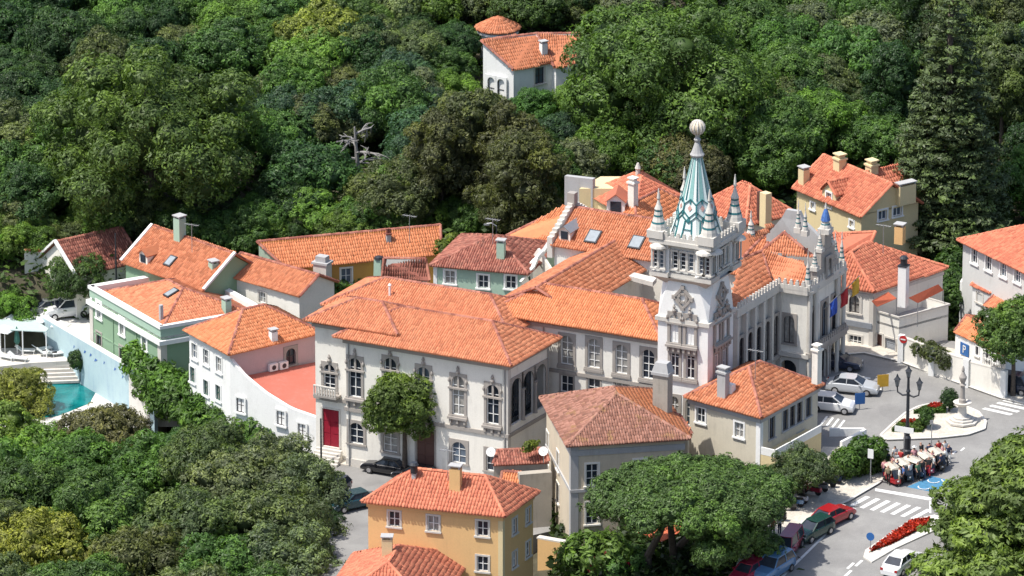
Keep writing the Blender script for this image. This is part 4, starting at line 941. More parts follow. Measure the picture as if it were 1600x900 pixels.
for t, z in zip(ts, prof_z):
    q = lerp(pa, pb, t); vs += [(q[0], q[1], -2), (q[0], q[1], z), (q[0] + npp[0], q[1] + npp[1], z), (q[0] + npp[0], q[1] + npp[1], -2)]
mb.add(vs, [(i * 4 + k, i * 4 + 4 + k, i * 4 + 4 + (k + 1) % 4, i * 4 + (k + 1) % 4) for i in range(12) for k in range(3)]); 
mb.f = [f[::-1] for f in mb.f]; mb.build('curved_parapet', M['white2'], tr)
for (u, v) in ((377, 632), (440, 652), (473, 672)):
    x = ray_plane(u, v, (pa[0], pa[1], 0), np.array([dpp[1], -dpp[0], 0])); window(tr, x - Z3 * .7 + np.array([dpp[1], -dpp[0], 0]) * .12, math.atan2(dpp[1], dpp[0]), .85, 1.3, 'casement', frame='darkframe', stone='white2')
wl = H.wall_frame(1); k0 = wl[0] + wl[1] * .4; k1 = wl[0] + wl[1] * (wl[2] - .1)
k1 = np.array(P(492, 566, 4.9)[:2]); q0 = lerp(pa, pb, .12) + npp; q1 = lerp(pa, pb, .5) + npp; q2 = lerp(pa, pb, 1.0) + npp
MB().sheet([np.array([*q0, 5.0]), np.array([*q1, 4.1]), np.array([*q2, 3.5]), np.array([*(k1 + np.array([1.5, -2.0])), 4.4]), np.array([*k1, 4.9]), np.array([*k0, 5.1])], .2).build('flat_roof', M['redroof'], tr)
# green house
GP = px_rect((134, 441), (249, 507), (418, 478), 6.6)
H = House('green_house', 'green two-storey house with white parapet around its orange hipped roof, beside the pool', 'house', GP, -1.5, 5.5, 0.25, wallmat='green')
H.tops = [5.9] * 4
for (u, v) in ((155, 485), (191, 511), (226, 534)): H.win(0, u, v, .75, 1.5, 'arch', stone='white2', nv=1, nh=2)
for (u, v) in ((155, 530), (191, 552), (226, 577)): H.win(0, u, v, .85, 1.2, 'casement', stone='stone', frame='darkframe')
H.walls(); E_ = [q.copy() for q in H.E]
H.band('string_course', 2.1, .12, .05, 'green'); H.band('cornice', 4.6, .4, .28, 'white2'); H.band('frieze', 5.3, .75, .03, 'mint'); H.band('parapet_coping', 6.05, .3, .14, 'white2')
for i in (0, 1, 2): H.quoin(i, .55, .06, 'palestone', -1.5, 4.6)
p, d, L = H.wall_frame(0)
for t in (.33, .66): q = p + d * L * t; MB().box((q[0] + d[1] * .03, q[1] - d[0] * .03, -1.2), (.12, .1, 5.8), math.atan2(d[1], d[0])).build('drainpipe', M['green'], H.r)
mb = MB()
for i in range(4):
    a, b = H.W[i], H.W[(i + 1) % 4]; dd = unit(b - a); nn_ = np.array([-dd[1], dd[0]]) * .4; mb.prism([tuple(a), tuple(b), tuple(b + nn_), tuple(a + nn_)], 5.1, 6.3)
mb.build('parapet_wall', M['white2'], H.r)
ins = [np.array([*(q + np.array([0, 0])), 5.85]) for q in H.W]; c_ = sum(ins) / 4; H.E = [c_ + (q - c_) * .9 for q in ins]; H.E = [np.array([q[0], q[1], 5.8]) for q in H.E]; H.zE = 5.8; H.hip(h=1.75, mat='t_new', axis=0)
H.chimney(252, 500, .3, .3, 1.4, 'concrete', cap='none'); H.chimney(354, 486, .75, .6, 1.0, 'mint', cap='slab'); H.chimney(334, 444, .75, .65, 2.0, 'mint', cap='slab'); skylight(H, 268, 459, .9, 1.3, 'skylight')
# house behind it with small dormer
a0, b0 = P(189, 409, 7.0), P(318, 454, 7.0); e_ = unit(b0 - a0); pe = np.array([-e_[1], e_[0], 0])
H = House('gabled_house', 'gabled house with orange roof, small dormer and green walls behind the green house', 'house', rect_from(a0, np.linalg.norm(b0 - a0), 7.6, e_, pe), 0, 7.0, .3, wallmat='green'); H.gable(0, h=2.55, mat='t_mid'); H.walls()
skylight(H, 267, 409, .9, 1.2); dormer(H, 224, 412, 1.1, .9, 1.9, math.atan2(e_[1], e_[0]), 't_mid'); H.chimney(281, 372, .8, .8, 1.9, 'mint', cap='slab')
for k in (0,):
    a, r_, b = H.E[0], lerp(H.E[0], H.E[3], .5) + Z3 * 2.55, H.E[3]; MB().beam(a + Z3 * .12, r_ + Z3 * .12, .3, .2).build('verge', M['white2'], H.r); a, r_ = H.E[1], lerp(H.E[1], H.E[2], .5) + Z3 * 2.55; MB().beam(a + Z3 * .12, r_ + Z3 * .12, .3, .2).build('verge', M['white2'], H.r)
# narrow strip house
a0, b0 = P(346, 428, 7.2), P(468, 463, 7.2); e_ = unit(b0 - a0); pe = np.array([-e_[1], e_[0], 0])
H = House('low_terrace_house', 'long low terrace house with rusty tiled gable roof beside the white parapet', 'house', rect_from(a0, np.linalg.norm(b0 - a0), 5.2, e_, pe), 0, 7.2, .3, wallmat='white'); H.gable(0, h=1.35, mat='t_mid'); H.win(0, 410, 465, .8, 1.0, 'casement'); H.walls()
# orange walled long house at the back
H = shed('long_orange_house', 'long house with one broad orange roof slope and orange wall against the trees', [P(447, 419, 7.5), P(690, 397, 7.5), P(688, 351, 9.4), P(401, 377, 9.4)], 2, 't_bright', 'orange', .25)
H.win(0, 541, 431, .95, 1.4, 'casement', nh=1, stone='white'); H.win(0, 650, 425, .9, 1.3, 'casement', stone='white'); H.walls(which=(0,)); MB().quad(*[np.array([*H.W[3], z]) - np.array([.06, .02, 0]) if k < 2 else np.array([*H.W[0], z]) - np.array([.06, .02, 0]) for k, z in enumerate((2, 9.3, 7.4, 2))]).build('green_end_wall', M['mint'], H.r)
H.chimney(607, 376, .4, .4, .6, 'concrete', cap='pots')
x = P(504, 436, 6.5); ck = root('stone_chimney', 'pale square chimney with stepped cap in front of the long orange house', 'chimney', x - Z3 * 3); MB().box(x - Z3 * 3, (1.3, 1.1, 4.5), FA).build('stack', M['palestone'], ck); MB().box(x + Z3 * 1.5, (1.55, 1.3, .2), FA).box(x + Z3 * 1.7, (1.0, .8, .5), FA).build('cap', M['concrete'], ck)
x = P(592, 426, 6.5); ck = root('mint_chimney', 'mint green chimney between the long orange house and the dark red roof', 'chimney', x - Z3 * 3); MB().box(x - Z3 * 3, (.9, .8, 4.3), FA, .75).build('stack', M['mint'], ck); MB().lathe(x + Z3 * 1.3, [(.45, 0), (.4, .2), (.15, .3)], 8).build('cap', M['iron'], ck)
H = shed('dark_roofed_lean_to', 'small building with dark red mono-pitch roof left of the mint green cottage', [P(597, 432, 7.4), P(672, 438, 7.4), P(665, 404, 9.0), P(600, 403, 9.0)], 3, 't_old', 'white', .2); H.walls(which=(0,))
# mint cottage
H = House('mint_cottage', 'mint green cottage with dark red hipped roof behind the annex', 'house', [P(671, 414, 10.5), P(826, 428, 10.5), P(876, 380, 10.5), P(721, 366, 10.5)], 4, 10.5, .3, wallmat='mint'); H.hip(h=1.75, mat='t_old')
for (u, v) in ((703, 433), (755, 440), (798, 441)): H.win(0, u, v, .95, 1.2, 'casement', stone='white2')
H.walls(); H.quoin(0, .3, .04, 'white2'); H.chimney(783, 402, .7, .6, 1.4, 'mint', cap='slab')
# white snaking garden wall right of the cottage
pts = [P(823, 430, 10.2), P(832, 420, 10.6), P(838, 405, 11), P(850, 392, 11.6), P(858, 380, 12.5)]
zw = root('zigzag_wall', 'white coped party wall snaking up beside the mint green cottage roof', 'wall', pts[0] - Z3 * 4); mb = MB()
for a, b in zip(pts[:-1], pts[1:]): mb.beam(a, b, .3, .35)
mb.build('coping', M['white2'], zw)
for a, b in zip(pts[:-1], pts[1:]): MB().beam(a - Z3 * 2, b - Z3 * 2, .24, 3.7).build('wall_panel', M['white'], zw)
# orange slopes behind the stepped gable
H = shed('orange_back_house', 'bright orange roof slope behind the stepped gable', [P(780, 373, 10.5), P(858, 386, 10.5), P(905, 338, 13.0), P(880, 325, 13.0)], 4, 't_bright', 'white', .1); H.walls(which=(0,))
# back complex: cement wall, cream wall, hipped roofs
bk = root('back_house', 'rear house with ribbed orange hipped roofs, cream terrace wall and white dormer', 'house', P(985, 345, 8))
H = House('', '', '', [P(915, 300, 13.5), P(990, 346, 13.5), P(1078, 312, 13.5), P(1003, 268, 13.5)], 5, 13.5, .2, rt=bk, wallmat='ivory'); H.hip(h=2.0, mat='t_red', pw=.5); H.walls()
MB().lathe(H.on_roof(1003, 272) * 0 + H.slopes[0][2] * .5 + H.slopes[0][3] * .5, [(.2, -.2), (.2, .5), (.28, .6), (.1, 1.1)], 8).build('finial', M['palestone'], bk)
H2 = House('', '', '', [P(935, 345, 13.2), P(1000, 364, 13.2), P(1085, 320, 13.2), P(1020, 302, 13.2)], 5, 13.2, .2, rt=bk, wallmat='white'); H2.hip(h=1.6, mat='t_bright', pw=.5); H2.walls()
dormer(H2, 962, 336, 1.6, 1.3, 2.6, FA + .35, 't_red', 'white2'); H2.chimney(989, 320, .7, .6, 2.0, 'white', cap='step')
a, b = P(905, 318, 13.0), P(960, 318, 13.0); MB().prism([tuple(a[:2]), tuple(b[:2]), tuple(b[:2] + g2 * 4), tuple(a[:2] + g2 * 4)], 5, 14.4).build('cream_block', M['ivory'], bk)
a, b = P(882, 305, 13.5), P(926, 310, 13.5); MB().prism([tuple(a[:2]), tuple(b[:2]), tuple(b[:2] + g2 * .5), tuple(a[:2] + g2 * .5)], 5, 15.3).build('cement_wall', M['concrete'], bk)
H = House('rear_orange_house', 'cream house with ribbed orange hipped roof right behind the tower', 'house', [P(1085, 322, 14.0), P(1165, 352, 14.0), P(1246, 333, 14.0), P(1166, 303, 14.0)], 5, 14.0, .2, wallmat='cream'); H.hip(h=2.4, mat='t_red', pw=.5); H.walls()
H.chimney(1196, 345, .8, .7, 2.6, 'ivory', cap='none'); H.chimney(1186, 343, .3, .3, 2.6, 'brown', cap='none')
# yellow gabled house
a0, b0 = P(1238, 293, 12.0), P(1345, 339, 12.0); e_ = unit(b0 - a0); pe = np.array([-e_[1], e_[0], 0])
H = House('yellow_gabled_house', 'pale yellow gabled house with red ribbed roofs and several chimneys at the wood edge', 'house', rect_from(a0, np.linalg.norm(b0 - a0), 7.0, e_, pe), 3, 12.0, .3, wallmat='ivory'); H.gable(0, h=2.5, mat='t_red', pw=.5)
for (u, v) in ((1270, 322), (1331, 350)): H.win(0, u, v, .6, .6, 'casement', stone='white2', nh=0)
for (u, v) in ((1379, 336), (1402, 330)): H.win(1, u, v, .95, .9, 'casement', stone='white2', nh=0)
H.walls(); H.band('string_course', 8.6, .15, .06, 'stone', which=(0,))
c0 = P(1409, 262, 14.3); a1 = P(1318, 318, 12.6)
H2 = House('', '', '', rect_from(a0 + e_ * 4.0 + pe * 3.6 + Z3 * .6, 4.6, 5.6, e_, pe), 6, 12.6, .2, rt=H.r, wallmat='ivory'); H2.gable(1, h=1.9, mat='t_red', pw=.5); H2.walls()
H3 = House('', '', '', rect_from(a0 + e_ * 3.9 + pe * .22 + Z3 * .9, 2.3, 4.2, e_, pe), 8, 12.9, .12, rt=H.r, wallmat='ivory'); H3.gable(1, h=1.0, mat='t_red', pw=.5); H3.win_at(0, 1.03, 11.5, .75, 1.3, 'casement', stone='white2'); H3.walls()
H.chimney(1256, 284, .8, .7, 1.2, 'ivory', cap='slab'); H.chimney(1312, 262, .9, .8, .8, 'ivory', cap='step'); chimney(H.r, P(1362, 275, 14.0), .9, .8, 1.0, 'ivory', math.atan2(e_[1], e_[0]), 'step'); chimney(H.r, P(1415, 310, 12.8), 1.8, .7, 1.3, 'ivory', math.atan2(pe[1], pe[0]), 'slab')
# cafe with roof terrace
cf = root('corner_cafe', 'white corner building with hipped orange roof, roof terrace and red awnings on the square', 'building', P(1405, 563, 5.2))
a, b, c = P(1262, 438, 11.2), P(1366, 456, 11.2), P(1482, 417, 11.2); r1_, r2_ = P(1330, 393, 13.6), P(1356, 378, 13.6); dd_ = a + c - b
K_ = House('', '', '', [a, b, c, dd_], 4, 11.2, .3, rt=cf); K_.custom([[a, b, r1_], [b, c, r2_, r1_], [c, dd_, r2_], [dd_, a, r1_, r2_]], [(a, r1_), (b, r1_), (r1_, r2_), (r2_, c)], 't_red', .5)
K_.win(0, 1335, 475, 1.0, 1.6, 'arch', frame='darkframe', stone='palestone'); K_.win(0, 1336, 533, 1.2, 1.0, 'casement', stone='palestone', nv=2)
K_.walls(); K_.band('frieze', 10.5, .3, .08, 'palestone', which=(0, 1)); K_.quoin(1, .35, .06, 'palestone')
a_, z_ = K_.hit(0, 1342, 506); p, d, L = K_.wall_frame(0); q = p + d * a_; sg = root('shop_sign', 'dark blue sign board on the front of the corner building', 'sign', (q[0], q[1], z_)); MB().box((q[0] + d[1] * .12, q[1] - d[0] * .12, z_ - .25), (2.6, .1, .5), math.atan2(d[1], d[0])).build('board', M['steel'], sg); mb = MB()
TR = px_rect((1364, 484), (1405, 496), (1482, 476), 9.2)
KT = House('', '', '', TR, 4, 9.2, 0, rt=cf); KT.win(0, 1372, 541, .9, 2.3, 'door', frame='brown'); KT.win(0, 1391, 548, 1.15, 2.2, 'garage', frame='steel'); KT.walls('terrace_wall')
mb = MB().sheet([q - Z3 * .9 for q in KT.E], .2).build('terrace_floor', M['concrete'], cf); KT.band('terrace_coping', 9.15, .14, .12, 'palestone', which=(0, 1, 2))
chimney(cf, P(1411, 470, 10.0), .75, .75, 3.2, 'white2', FA, 'drum'); 
def awning(px, label):
    c = [P(u, v, z) for u, v, z in px]; r = root('awning', label, 'awning', c[0] - Z3 * 2, 'awnings over the cafe roof terrace'); MB().sheet(ccw(c), .05).build('canvas', M['awning'], r)
    for q in c[:2]: MB().tube([q, q - Z3 * 2.2], .035, 5).build('post', M['metal'], r)
awning([(1370, 479, 10.4), (1401, 466, 10.4), (1388, 456, 11.0), (1362, 470, 11.0)], 'small red awning left of the cafe chimney'); awning([(1434, 473, 10.3), (1474, 453, 10.3), (1466, 444, 11.0), (1420, 465, 11.0)], 'long red awning right of the cafe chimney')
H = shed('roof_behind_cafe', 'orange roof slope tucked between the loggia and the yellow gabled house', [P(1268, 418, 12.0), P(1352, 398, 12.0), P(1368, 362, 13.4), P(1272, 366, 13.4)], 5, 't_red', 'ivory', .1, .5); H.walls(which=(0,)); H.chimney(1407, 372, .8, .7, 1.0, 'yellow', cap='slab') if False else None
x = P(1406, 372, 12.4); chimney(H.r, x, .8, .7, 1.1, 'yellow', FA, 'slab')
# right edge houses
a, b = P(1495, 374, 13.0), P(1625, 438, 13.0); e_ = unit(b - a); pe = np.array([-e_[1], e_[0], 0])
H = House('blue_grey_house', 'large blue-grey house with broad red tiled roof at the right edge by the dark conifer', 'house', rect_from(a, np.linalg.norm(b - a), 12.0, e_, pe), 4, 13.0, .4, wallmat='bluegrey'); H.hip(h=2.6, mat='t_red')
for (u, v) in ((1523, 400), (1545, 411), (1568, 421), (1590, 430)): H.win(0, u, v, .9, 1.4, 'casement', frame='frame', stone='white2')
H.walls(); wt = MB().prism([tuple(P(1500, 440, 9)[:2]), tuple(P(1555, 452, 9)[:2]), tuple(P(1560, 430, 9)[:2]), tuple(P(1515, 415, 9)[:2])], 5, 9.0).build('white_terrace', M['white2'], H.r)
hr = root('white_corner_house', 'white low house with two orange roofs beside the round street tree', 'house', P(1546, 470, 6))
H = shed('', '', [P(1517, 444, 9.4), P(1547, 458, 9.4), P(1578, 432, 10.5), P(1549, 420, 10.5)], 4, 't_red', 'white2', .12, rt=hr); H.win(0, 1531, 466, .8, .8, 'casement', nh=0); H.walls(which=(0,))
H = shed('', '', [P(1538, 476, 8.8), P(1584, 496, 8.8), P(1630, 452, 10.4), P(1582, 432, 10.4)], 4, 't_new', 'white2', .12, rt=hr); H.walls(which=(0,))
H = House('white_gatehouse', 'small white building with orange roof and blue parking sign behind the garden wall', 'house', px_rect((1491, 518), (1572, 556), (1610, 532), 8.2), 4.5, 8.2, .1, wallmat='white2'); H.gable(0, h=.8, mat='t_bright')
for (u, v) in ((1527, 548), (1543, 553), (1556, 560)): H.win(0, u, v, .4, .8, 'casement', nv=0, nh=0, stone='white2', frame='darkframe')
H.walls(); gh = H
gwb = [PG(1408, 566), PG(1456, 586), PG(1510, 604), PG(1568, 622)]
gw_ = root('garden_wall', 'long cream garden wall along the far side of the square', 'wall', gwb[0])
for i, (a, b) in enumerate(zip(gwb[:-1], gwb[1:])):
    vwall('wall_panel', a, b, 4.0, a[2] + 2.2, 'white', gw_, .3); vwall('coping', a - f3 * .05, b, a[2] + 2.2, a[2] + 2.32, 'palestone', gw_, .38)
for q in gwb: MB().box((q[0], q[1], 4), (.5, .5, q[2] + 2.5 - 4), FA).build('pier', M['white2'], gw_)
a, b = PG(1535, 606) + Z3 * 2.3, PG(1566, 616) + Z3 * 2.3; fr_ = root('iron_railing', 'black iron railing on the garden wall beside the round street tree', 'railing', a); mb = MB(); 
for k in range(13): MB().tube([lerp(a, b, k / 12) - Z3 * .1, lerp(a, b, k / 12) + Z3 * .9], .025, 4).build('bar', M['iron'], fr_)
MB().beam(a + Z3 * .85, b + Z3 * .85, .05, .05).build('rail', M['iron'], fr_)

# --- house with round turret in the wood
th = root('turret_house', 'white house with a round turret and weathered red roof high in the wood', 'house', P(802, 140, 10))
def tz(u, v, z): return P(u, v, z)
H = shed('', '', [P(802, 108, 15.0), P(868, 96, 15.0), P(838, 52, 17.2), P(751, 63, 17.2)], 8, 't_mid', 'white2', .15, rt=th); H.win(0, 843, 118, 1.0, 1.6, 'casement', frame='darkframe'); H.walls(which=(0,)); H.chimney(849, 82, .6, .55, .9, 'white2', cap='slab')
p3_, d3_ = H.W[3], unit(H.W[0] - H.W[3]); L3 = np.linalg.norm(H.W[0] - H.W[3]); n3 = np.array([d3_[1], -d3_[0]])
for t in (.3, .62): q = p3_ + d3_ * L3 * t + n3 * .16; window(th, (q[0], q[1], 11.6), math.atan2(d3_[1], d3_[0]), .8, 2.2, 'arch', frame='darkframe', nv=0, nh=1, stone='white2')
H = shed('', '', [P(866, 104, 14.7), P(898, 101, 14.7), P(906, 52, 17.0), P(835, 52, 17.0)], 8, 't_mid', 'white2', .15, rt=th); H.walls(which=(0,))
c = P(778, 62, 15.0); c = np.array([c[0], c[1] + 1.6, 0]); zz = zat(c[:2], 42)
MB().lathe(c, [(1.75, 7), (1.75, zz - .05)], 24).build('turret_wall', M['white2'], th, smooth=False); sl_ = []
for k in range(16): t0, t1 = 2 * math.pi * k / 16, 2 * math.pi * (k + 1) / 16; e = lambda t: c + np.array([2.15 * math.cos(t), 2.15 * math.sin(t), zz]); sl_.append([e(t0), e(t1), c + Z3 * (zz + 1.15)])
mb = MB(); [mb.quad(*q) for q in sl_]; mb.lathe(c, [(2.15, zz - .15), (2.15, zz)], 16, cap=False); o = mb.build('turret_roof', M['t_mid'], th); t = link('roof_tiles', tile_mesh('roof_tiles', sl_, M['t_mid'], ORG[th.name], .3), o); t['kind'] = 'stuff'
MB().lathe(c, [(2.0, zz - .5), (2.05, zz - .3), (1.8, zz - .25)], 24).build('turret_cornice', M['white2'], th)

# --- pool terrace
pool = structure(sheet_obj('pool_terrace', pz_poly([(-60, 510), (-60, 580), (48, 567), (124, 563), (112, 552), (50, 496)], -1.2), 5.0, M['palestone']))
pl2 = structure(sheet_obj('pool_deck', pz_poly([(-20, 700), (-20, 600), (50, 578), (125, 570), (185, 592), (260, 640), (200, 700)], -2.9), 4.0, M['kerb']))
def water():
    m, t, b = new_mat('turquoise_pool_water'); t.links.new(ramp(t, noise(t, .6, 4), [(.35, (0.0, .09, .10)), (.7, (0.01, .22, .22))]), b.inputs["Base Color"]); b.inputs["Roughness"].default_value = .06; bump(t, b, noise(t, 3.0, 3), .25, .05); return m
M['water'] = water()
structure(sheet_obj('pool_water', pz_poly([(64, 606), (80, 601), (110, 597), (135, 598), (152, 604), (150, 612), (140, 630), (90, 650), (50, 655)], -2.88), .2, M['water']))
for k in range(6):
    z = -1.45 - .25 * k; u0, v0, u1, v1 = 48, 566, 124, 563; a, b = P(u0 + k * 3, v0 + 6 * k, z), P(u1 + k * 4, v1 + 6 * k, z); o = MB().beam(a, b, .9, .22).build('pool_step', M['palestone'], pool)
wa, wb = P(54, 489, 1.35), P(240, 598, 1.35); pw_ = root('pool_wall', 'pale blue painted retaining wall between the pool and the green house', 'wall', wa - Z3 * 3); vwall('painted_wall', wa, wb, -4, 1.35, 'bluewall', pw_, .35); vwall('coping', wa, wb, 1.35, 1.5, 'white2', pw_, .45)
dW = unit((wb - wa)[:2]); nW = np.array([dW[1], -dW[0]])
for k, (u, v) in enumerate(((116, 545), (133, 553), (150, 566), (163, 570), (180, 580), (125, 560), (192, 592), (142, 558))):
    x = ray_plane(u, v, wa, np.array([*nW, 0])); mb = MB(); e = np.array([*dW, 0]); sgn = np.array([*nW, 0]) * .02; w_ = .14 + .09 * (k % 3); mb.quad(x + sgn - e * w_ , x + sgn + e * .2 * w_ + Z3 * .12, x + sgn + e * w_ + Z3 * .3, x + sgn - e * .3 * w_ + Z3 * .35); mb.build('painted_mural_mark', M['azulblue'], pw_)
# ---------------------------------------------------------------- trees and plants
def leaf_cloud(name, lobes, mat, leaf=0.34, clump=0.62, per=15, dens=1.0, up=0.25, seed=1, flat=1.0, core=0.56, spread=0.75):
    """lobes: (centre, radii); small domes of leaves spread over every lobe's skin, gaps between them"""
    r = np.random.default_rng(seed); Ps, Ns, Ts = [], [], []
    L = [(np.asarray(c, float), np.asarray(q, float)) for c, q in lobes]
    for i, (c, q) in enumerate(L):
        area = 4 * math.pi * ((q[0] * q[1]) ** 1.6 / 3 + (q[0] * q[2]) ** 1.6 / 3 + (q[1] * q[2]) ** 1.6 / 3) ** (1 / 1.6)
        k = max(6, int(1.12 * dens * area / (clump * clump * 1.55))); lt = r.normal(0, .12)
        d = r.normal(size=(k, 3)); d[:, 2] += up; d /= np.linalg.norm(d, axis=1)[:, None]
        pos = c + d * q * (1 - .18 * r.random((k, 1)) ** 2 + .06 * r.normal(size=(k, 1)))
        keep = np.ones(k, bool)
        for j, (c2, q2) in enumerate(L):
            if j != i: keep &= (((pos - c2) / (q2 * .86)) ** 2).sum(1) > 1
        pos, d = pos[keep], d[keep]; nrm = d / q; nrm /= np.linalg.norm(nrm, axis=1)[:, None] + 1e-9; k = len(pos)
        if k == 0: continue
        far_ = r.random(k) < .07; pos = np.where(far_[:, None], c + (pos - c) * r.uniform(1.08, 1.28, (k, 1)), pos)
        ct = r.normal(.5 + lt, .16, k); cs = clump * r.uniform(.6, 1.25, k)
        P0 = np.repeat(pos, per, 0); N0 = np.repeat(nrm, per, 0); S0 = np.repeat(cs, per)[:, None]
        v = r.normal(size=(k * per, 3)); v /= np.linalg.norm(v, axis=1)[:, None]; fl = (v * N0).sum(1) < -.2; v[fl] *= -1
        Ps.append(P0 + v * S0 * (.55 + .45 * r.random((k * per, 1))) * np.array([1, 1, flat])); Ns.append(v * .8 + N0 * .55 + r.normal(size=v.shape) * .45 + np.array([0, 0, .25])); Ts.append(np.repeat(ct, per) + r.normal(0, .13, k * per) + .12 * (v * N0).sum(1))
    Pp, Nn, Tt = np.concatenate(Ps), np.concatenate(Ns), np.concatenate(Ts); n = len(Pp)
    Nn /= np.linalg.norm(Nn, axis=1)[:, None]; a = r.normal(size=(n, 3)); t = np.cross(Nn, a); t /= np.linalg.norm(t, axis=1)[:, None]; b = np.cross(Nn, t)
    l = leaf * r.uniform(.55, 1.3, (n, 1)); wd = l * r.uniform(.45, .8, (n, 1))
    V = np.stack([Pp - t * l, Pp + b * wd * .6 + Nn * l * .12, Pp + t * l, Pp - b * wd * .6 + Nn * l * .12], 1).reshape(-1, 3); F = np.arange(4 * n).reshape(n, 4)
    T = np.repeat(np.clip(Tt, 0, 1), 4)
    # inner body of the crown so that the sky does not show through everywhere
    cv, cf, ct_ = [], [], []; base = len(V)
    for c, q in L:
        m, h = 10, 6
        for y in range(h + 1):
            th_ = math.pi * y / h
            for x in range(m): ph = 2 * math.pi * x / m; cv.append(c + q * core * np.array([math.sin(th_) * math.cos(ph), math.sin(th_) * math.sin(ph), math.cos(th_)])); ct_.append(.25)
        for y in range(h):
            for x in range(m): cf.append([base + y * m + x, base + (y + 1) * m + x, base + (y + 1) * m + (x + 1) % m, base + y * m + (x + 1) % m])
        base = len(V) + len(cv)
    return np_mesh(name, np.concatenate([V, np.array(cv)]), np.concatenate([F, np.array(cf)]), mat, np.concatenate([T, np.array(ct_)]))
def trunk_mesh(name, h, r0, branches, seed, mat='bark', lean=0.0):
    r = np.random.default_rng(seed); mb = MB(); top = np.array([lean, r.normal(0, .1), h])
    mb.tube([(0, 0, -1.5), (0, 0, 0), (lean * .3, 0, h * .4), top], [r0 * 1.5, r0 * 1.2, r0 * .9, r0 * .6], 8)
    for c in branches:
        c = np.asarray(c, float); s = np.array([lean * .5, 0, h * r.uniform(.5, .9)]); m = lerp(s, c, .5) + np.array([0, 0, -.15 * np.linalg.norm(c - s)])
        mb.tube([s, m, c], [r0 * .5, r0 * .35, r0 * .12], 6)
    return mesh_from(name, mb.v, mb.f, M[mat], None, True)
KIND = {}
def broad(seed, R=4.5, H=8.5, n=11, leaf=.21, clump=.58, per=24, squash=.8, mat='leaf', flatbase=.35, lob=(.34, .5), dens=1.0):
    r = np.random.default_rng(seed); lobes = [((0, 0, H - R * squash * .9), (R * .62, R * .62, R * squash * .62))]
    for k in range(n):
        a = 2.4 * k + r.normal(0, .3); t = (k + .5) / n; el = math.asin(max(-flatbase, 1 - t * (1 + flatbase))); q = R * r.uniform(lob[0] * .75, lob[1] * 1.08)
        d = np.array([math.cos(a) * math.cos(el), math.sin(a) * math.cos(el), math.sin(el) * squash]) * (R - q * .75) * r.uniform(.8, 1.18)
        lobes.append((np.array([0, 0, H - R * squash]) + d, (q * r.uniform(.85, 1.2), q * r.uniform(.85, 1.2), q * r.uniform(.65, .95))))
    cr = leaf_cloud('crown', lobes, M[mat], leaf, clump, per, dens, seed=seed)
    return trunk_mesh('trunk', H - R * squash, R * .07, [np.array(l[0]) for l in lobes[1:6]], seed), cr, R, H
KIND['broad'] = [broad(1), broad(2, n=13), broad(3, n=9, lob=(.4, .55))]
KIND['big'] = [broad(11, R=8.0, H=14, n=30, leaf=.19, clump=.6, per=22, lob=(.2, .34), squash=.9, flatbase=.6), broad(12, R=8.0, H=14, n=28, leaf=.19, clump=.6, per=22, lob=(.22, .35), squash=.95, flatbase=.6)]
KIND['fine'] = [broad(21, leaf=.16, clump=.46, per=26, n=14), broad(22, leaf=.16, clump=.46, per=26, n=17, lob=(.26, .4))]
KIND['olive'] = [broad(31, leaf=.17, clump=.45, per=20, n=18, lob=(.2, .38), dens=.95), broad(32, leaf=.17, clump=.45, per=20, n=20, lob=(.2, .36), dens=.95)]
KIND['tall'] = [broad(41, R=3.6, H=13, n=18, squash=1.6, flatbase=.7, lob=(.26, .42), leaf=.17, clump=.48, per=22), broad(42, R=3.6, H=13, n=16, squash=1.5, flatbase=.7, lob=(.28, .45), leaf=.17, clump=.48, per=22)]
KIND['round'] = [broad(51, R=4.2, H=7.2, n=16, squash=.75, lob=(.42, .52), leaf=.15, clump=.4, per=24)]
KIND['street'] = [broad(61, R=3.2, H=10.0, n=15, squash=1.05, flatbase=.6, lob=(.32, .46), leaf=.18, clump=.42, per=22)]
def conifer(seed, H=24, R=4.4, tiers=26, leaf=.17):
    r = np.random.default_rng(seed); lobes = []
    for k in range(tiers):
        t = k / tiers; z = H * (.12 + .86 * t); rad = R * (1 - t) ** .75 + .35; m = max(4, int(9 * (1 - t) + 3)); a0 = r.uniform(0, 6.28)
        for j in range(m):
            a = a0 + 2 * math.pi * j / m + r.normal(0, .12); ln = rad * r.uniform(.75, 1.08); q = max(.4, ln * .34)
            lobes.append((np.array([math.cos(a) * ln * .74, math.sin(a) * ln * .74, z - ln * .12]), (q if True else q, q, .24 + .05 * ln)))
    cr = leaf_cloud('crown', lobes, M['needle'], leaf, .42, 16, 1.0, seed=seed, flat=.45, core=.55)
    return trunk_mesh('trunk', H * .97, R * .075, [], seed), cr, R, H
KIND['conifer'] = [conifer(71)]
def layered(seed, R=6, H=9, n=42):
    r = np.random.default_rng(seed); lobes = []
    for k in range(n):
        a = 2.4 * k; t = (k + .5) / n; z = H * (.25 + .72 * (1 - t) ** .9); rad = R * (t ** .55) * r.uniform(.75, 1.05); q = R * r.uniform(.2, .34)
        lobes.append((np.array([math.cos(a) * rad * .85, math.sin(a) * rad * .85, z]), (q, q, q * .5)))
    cr = leaf_cloud('crown', lobes, M['leaf'], .17, .42, 24, 1.15, seed=seed, flat=.55, core=.65, up=.5)
    return trunk_mesh('trunk', H * .9, R * .05, [l[0] for l in lobes[::3]], seed), cr, R, H
KIND['cedar'] = [layered(81)]
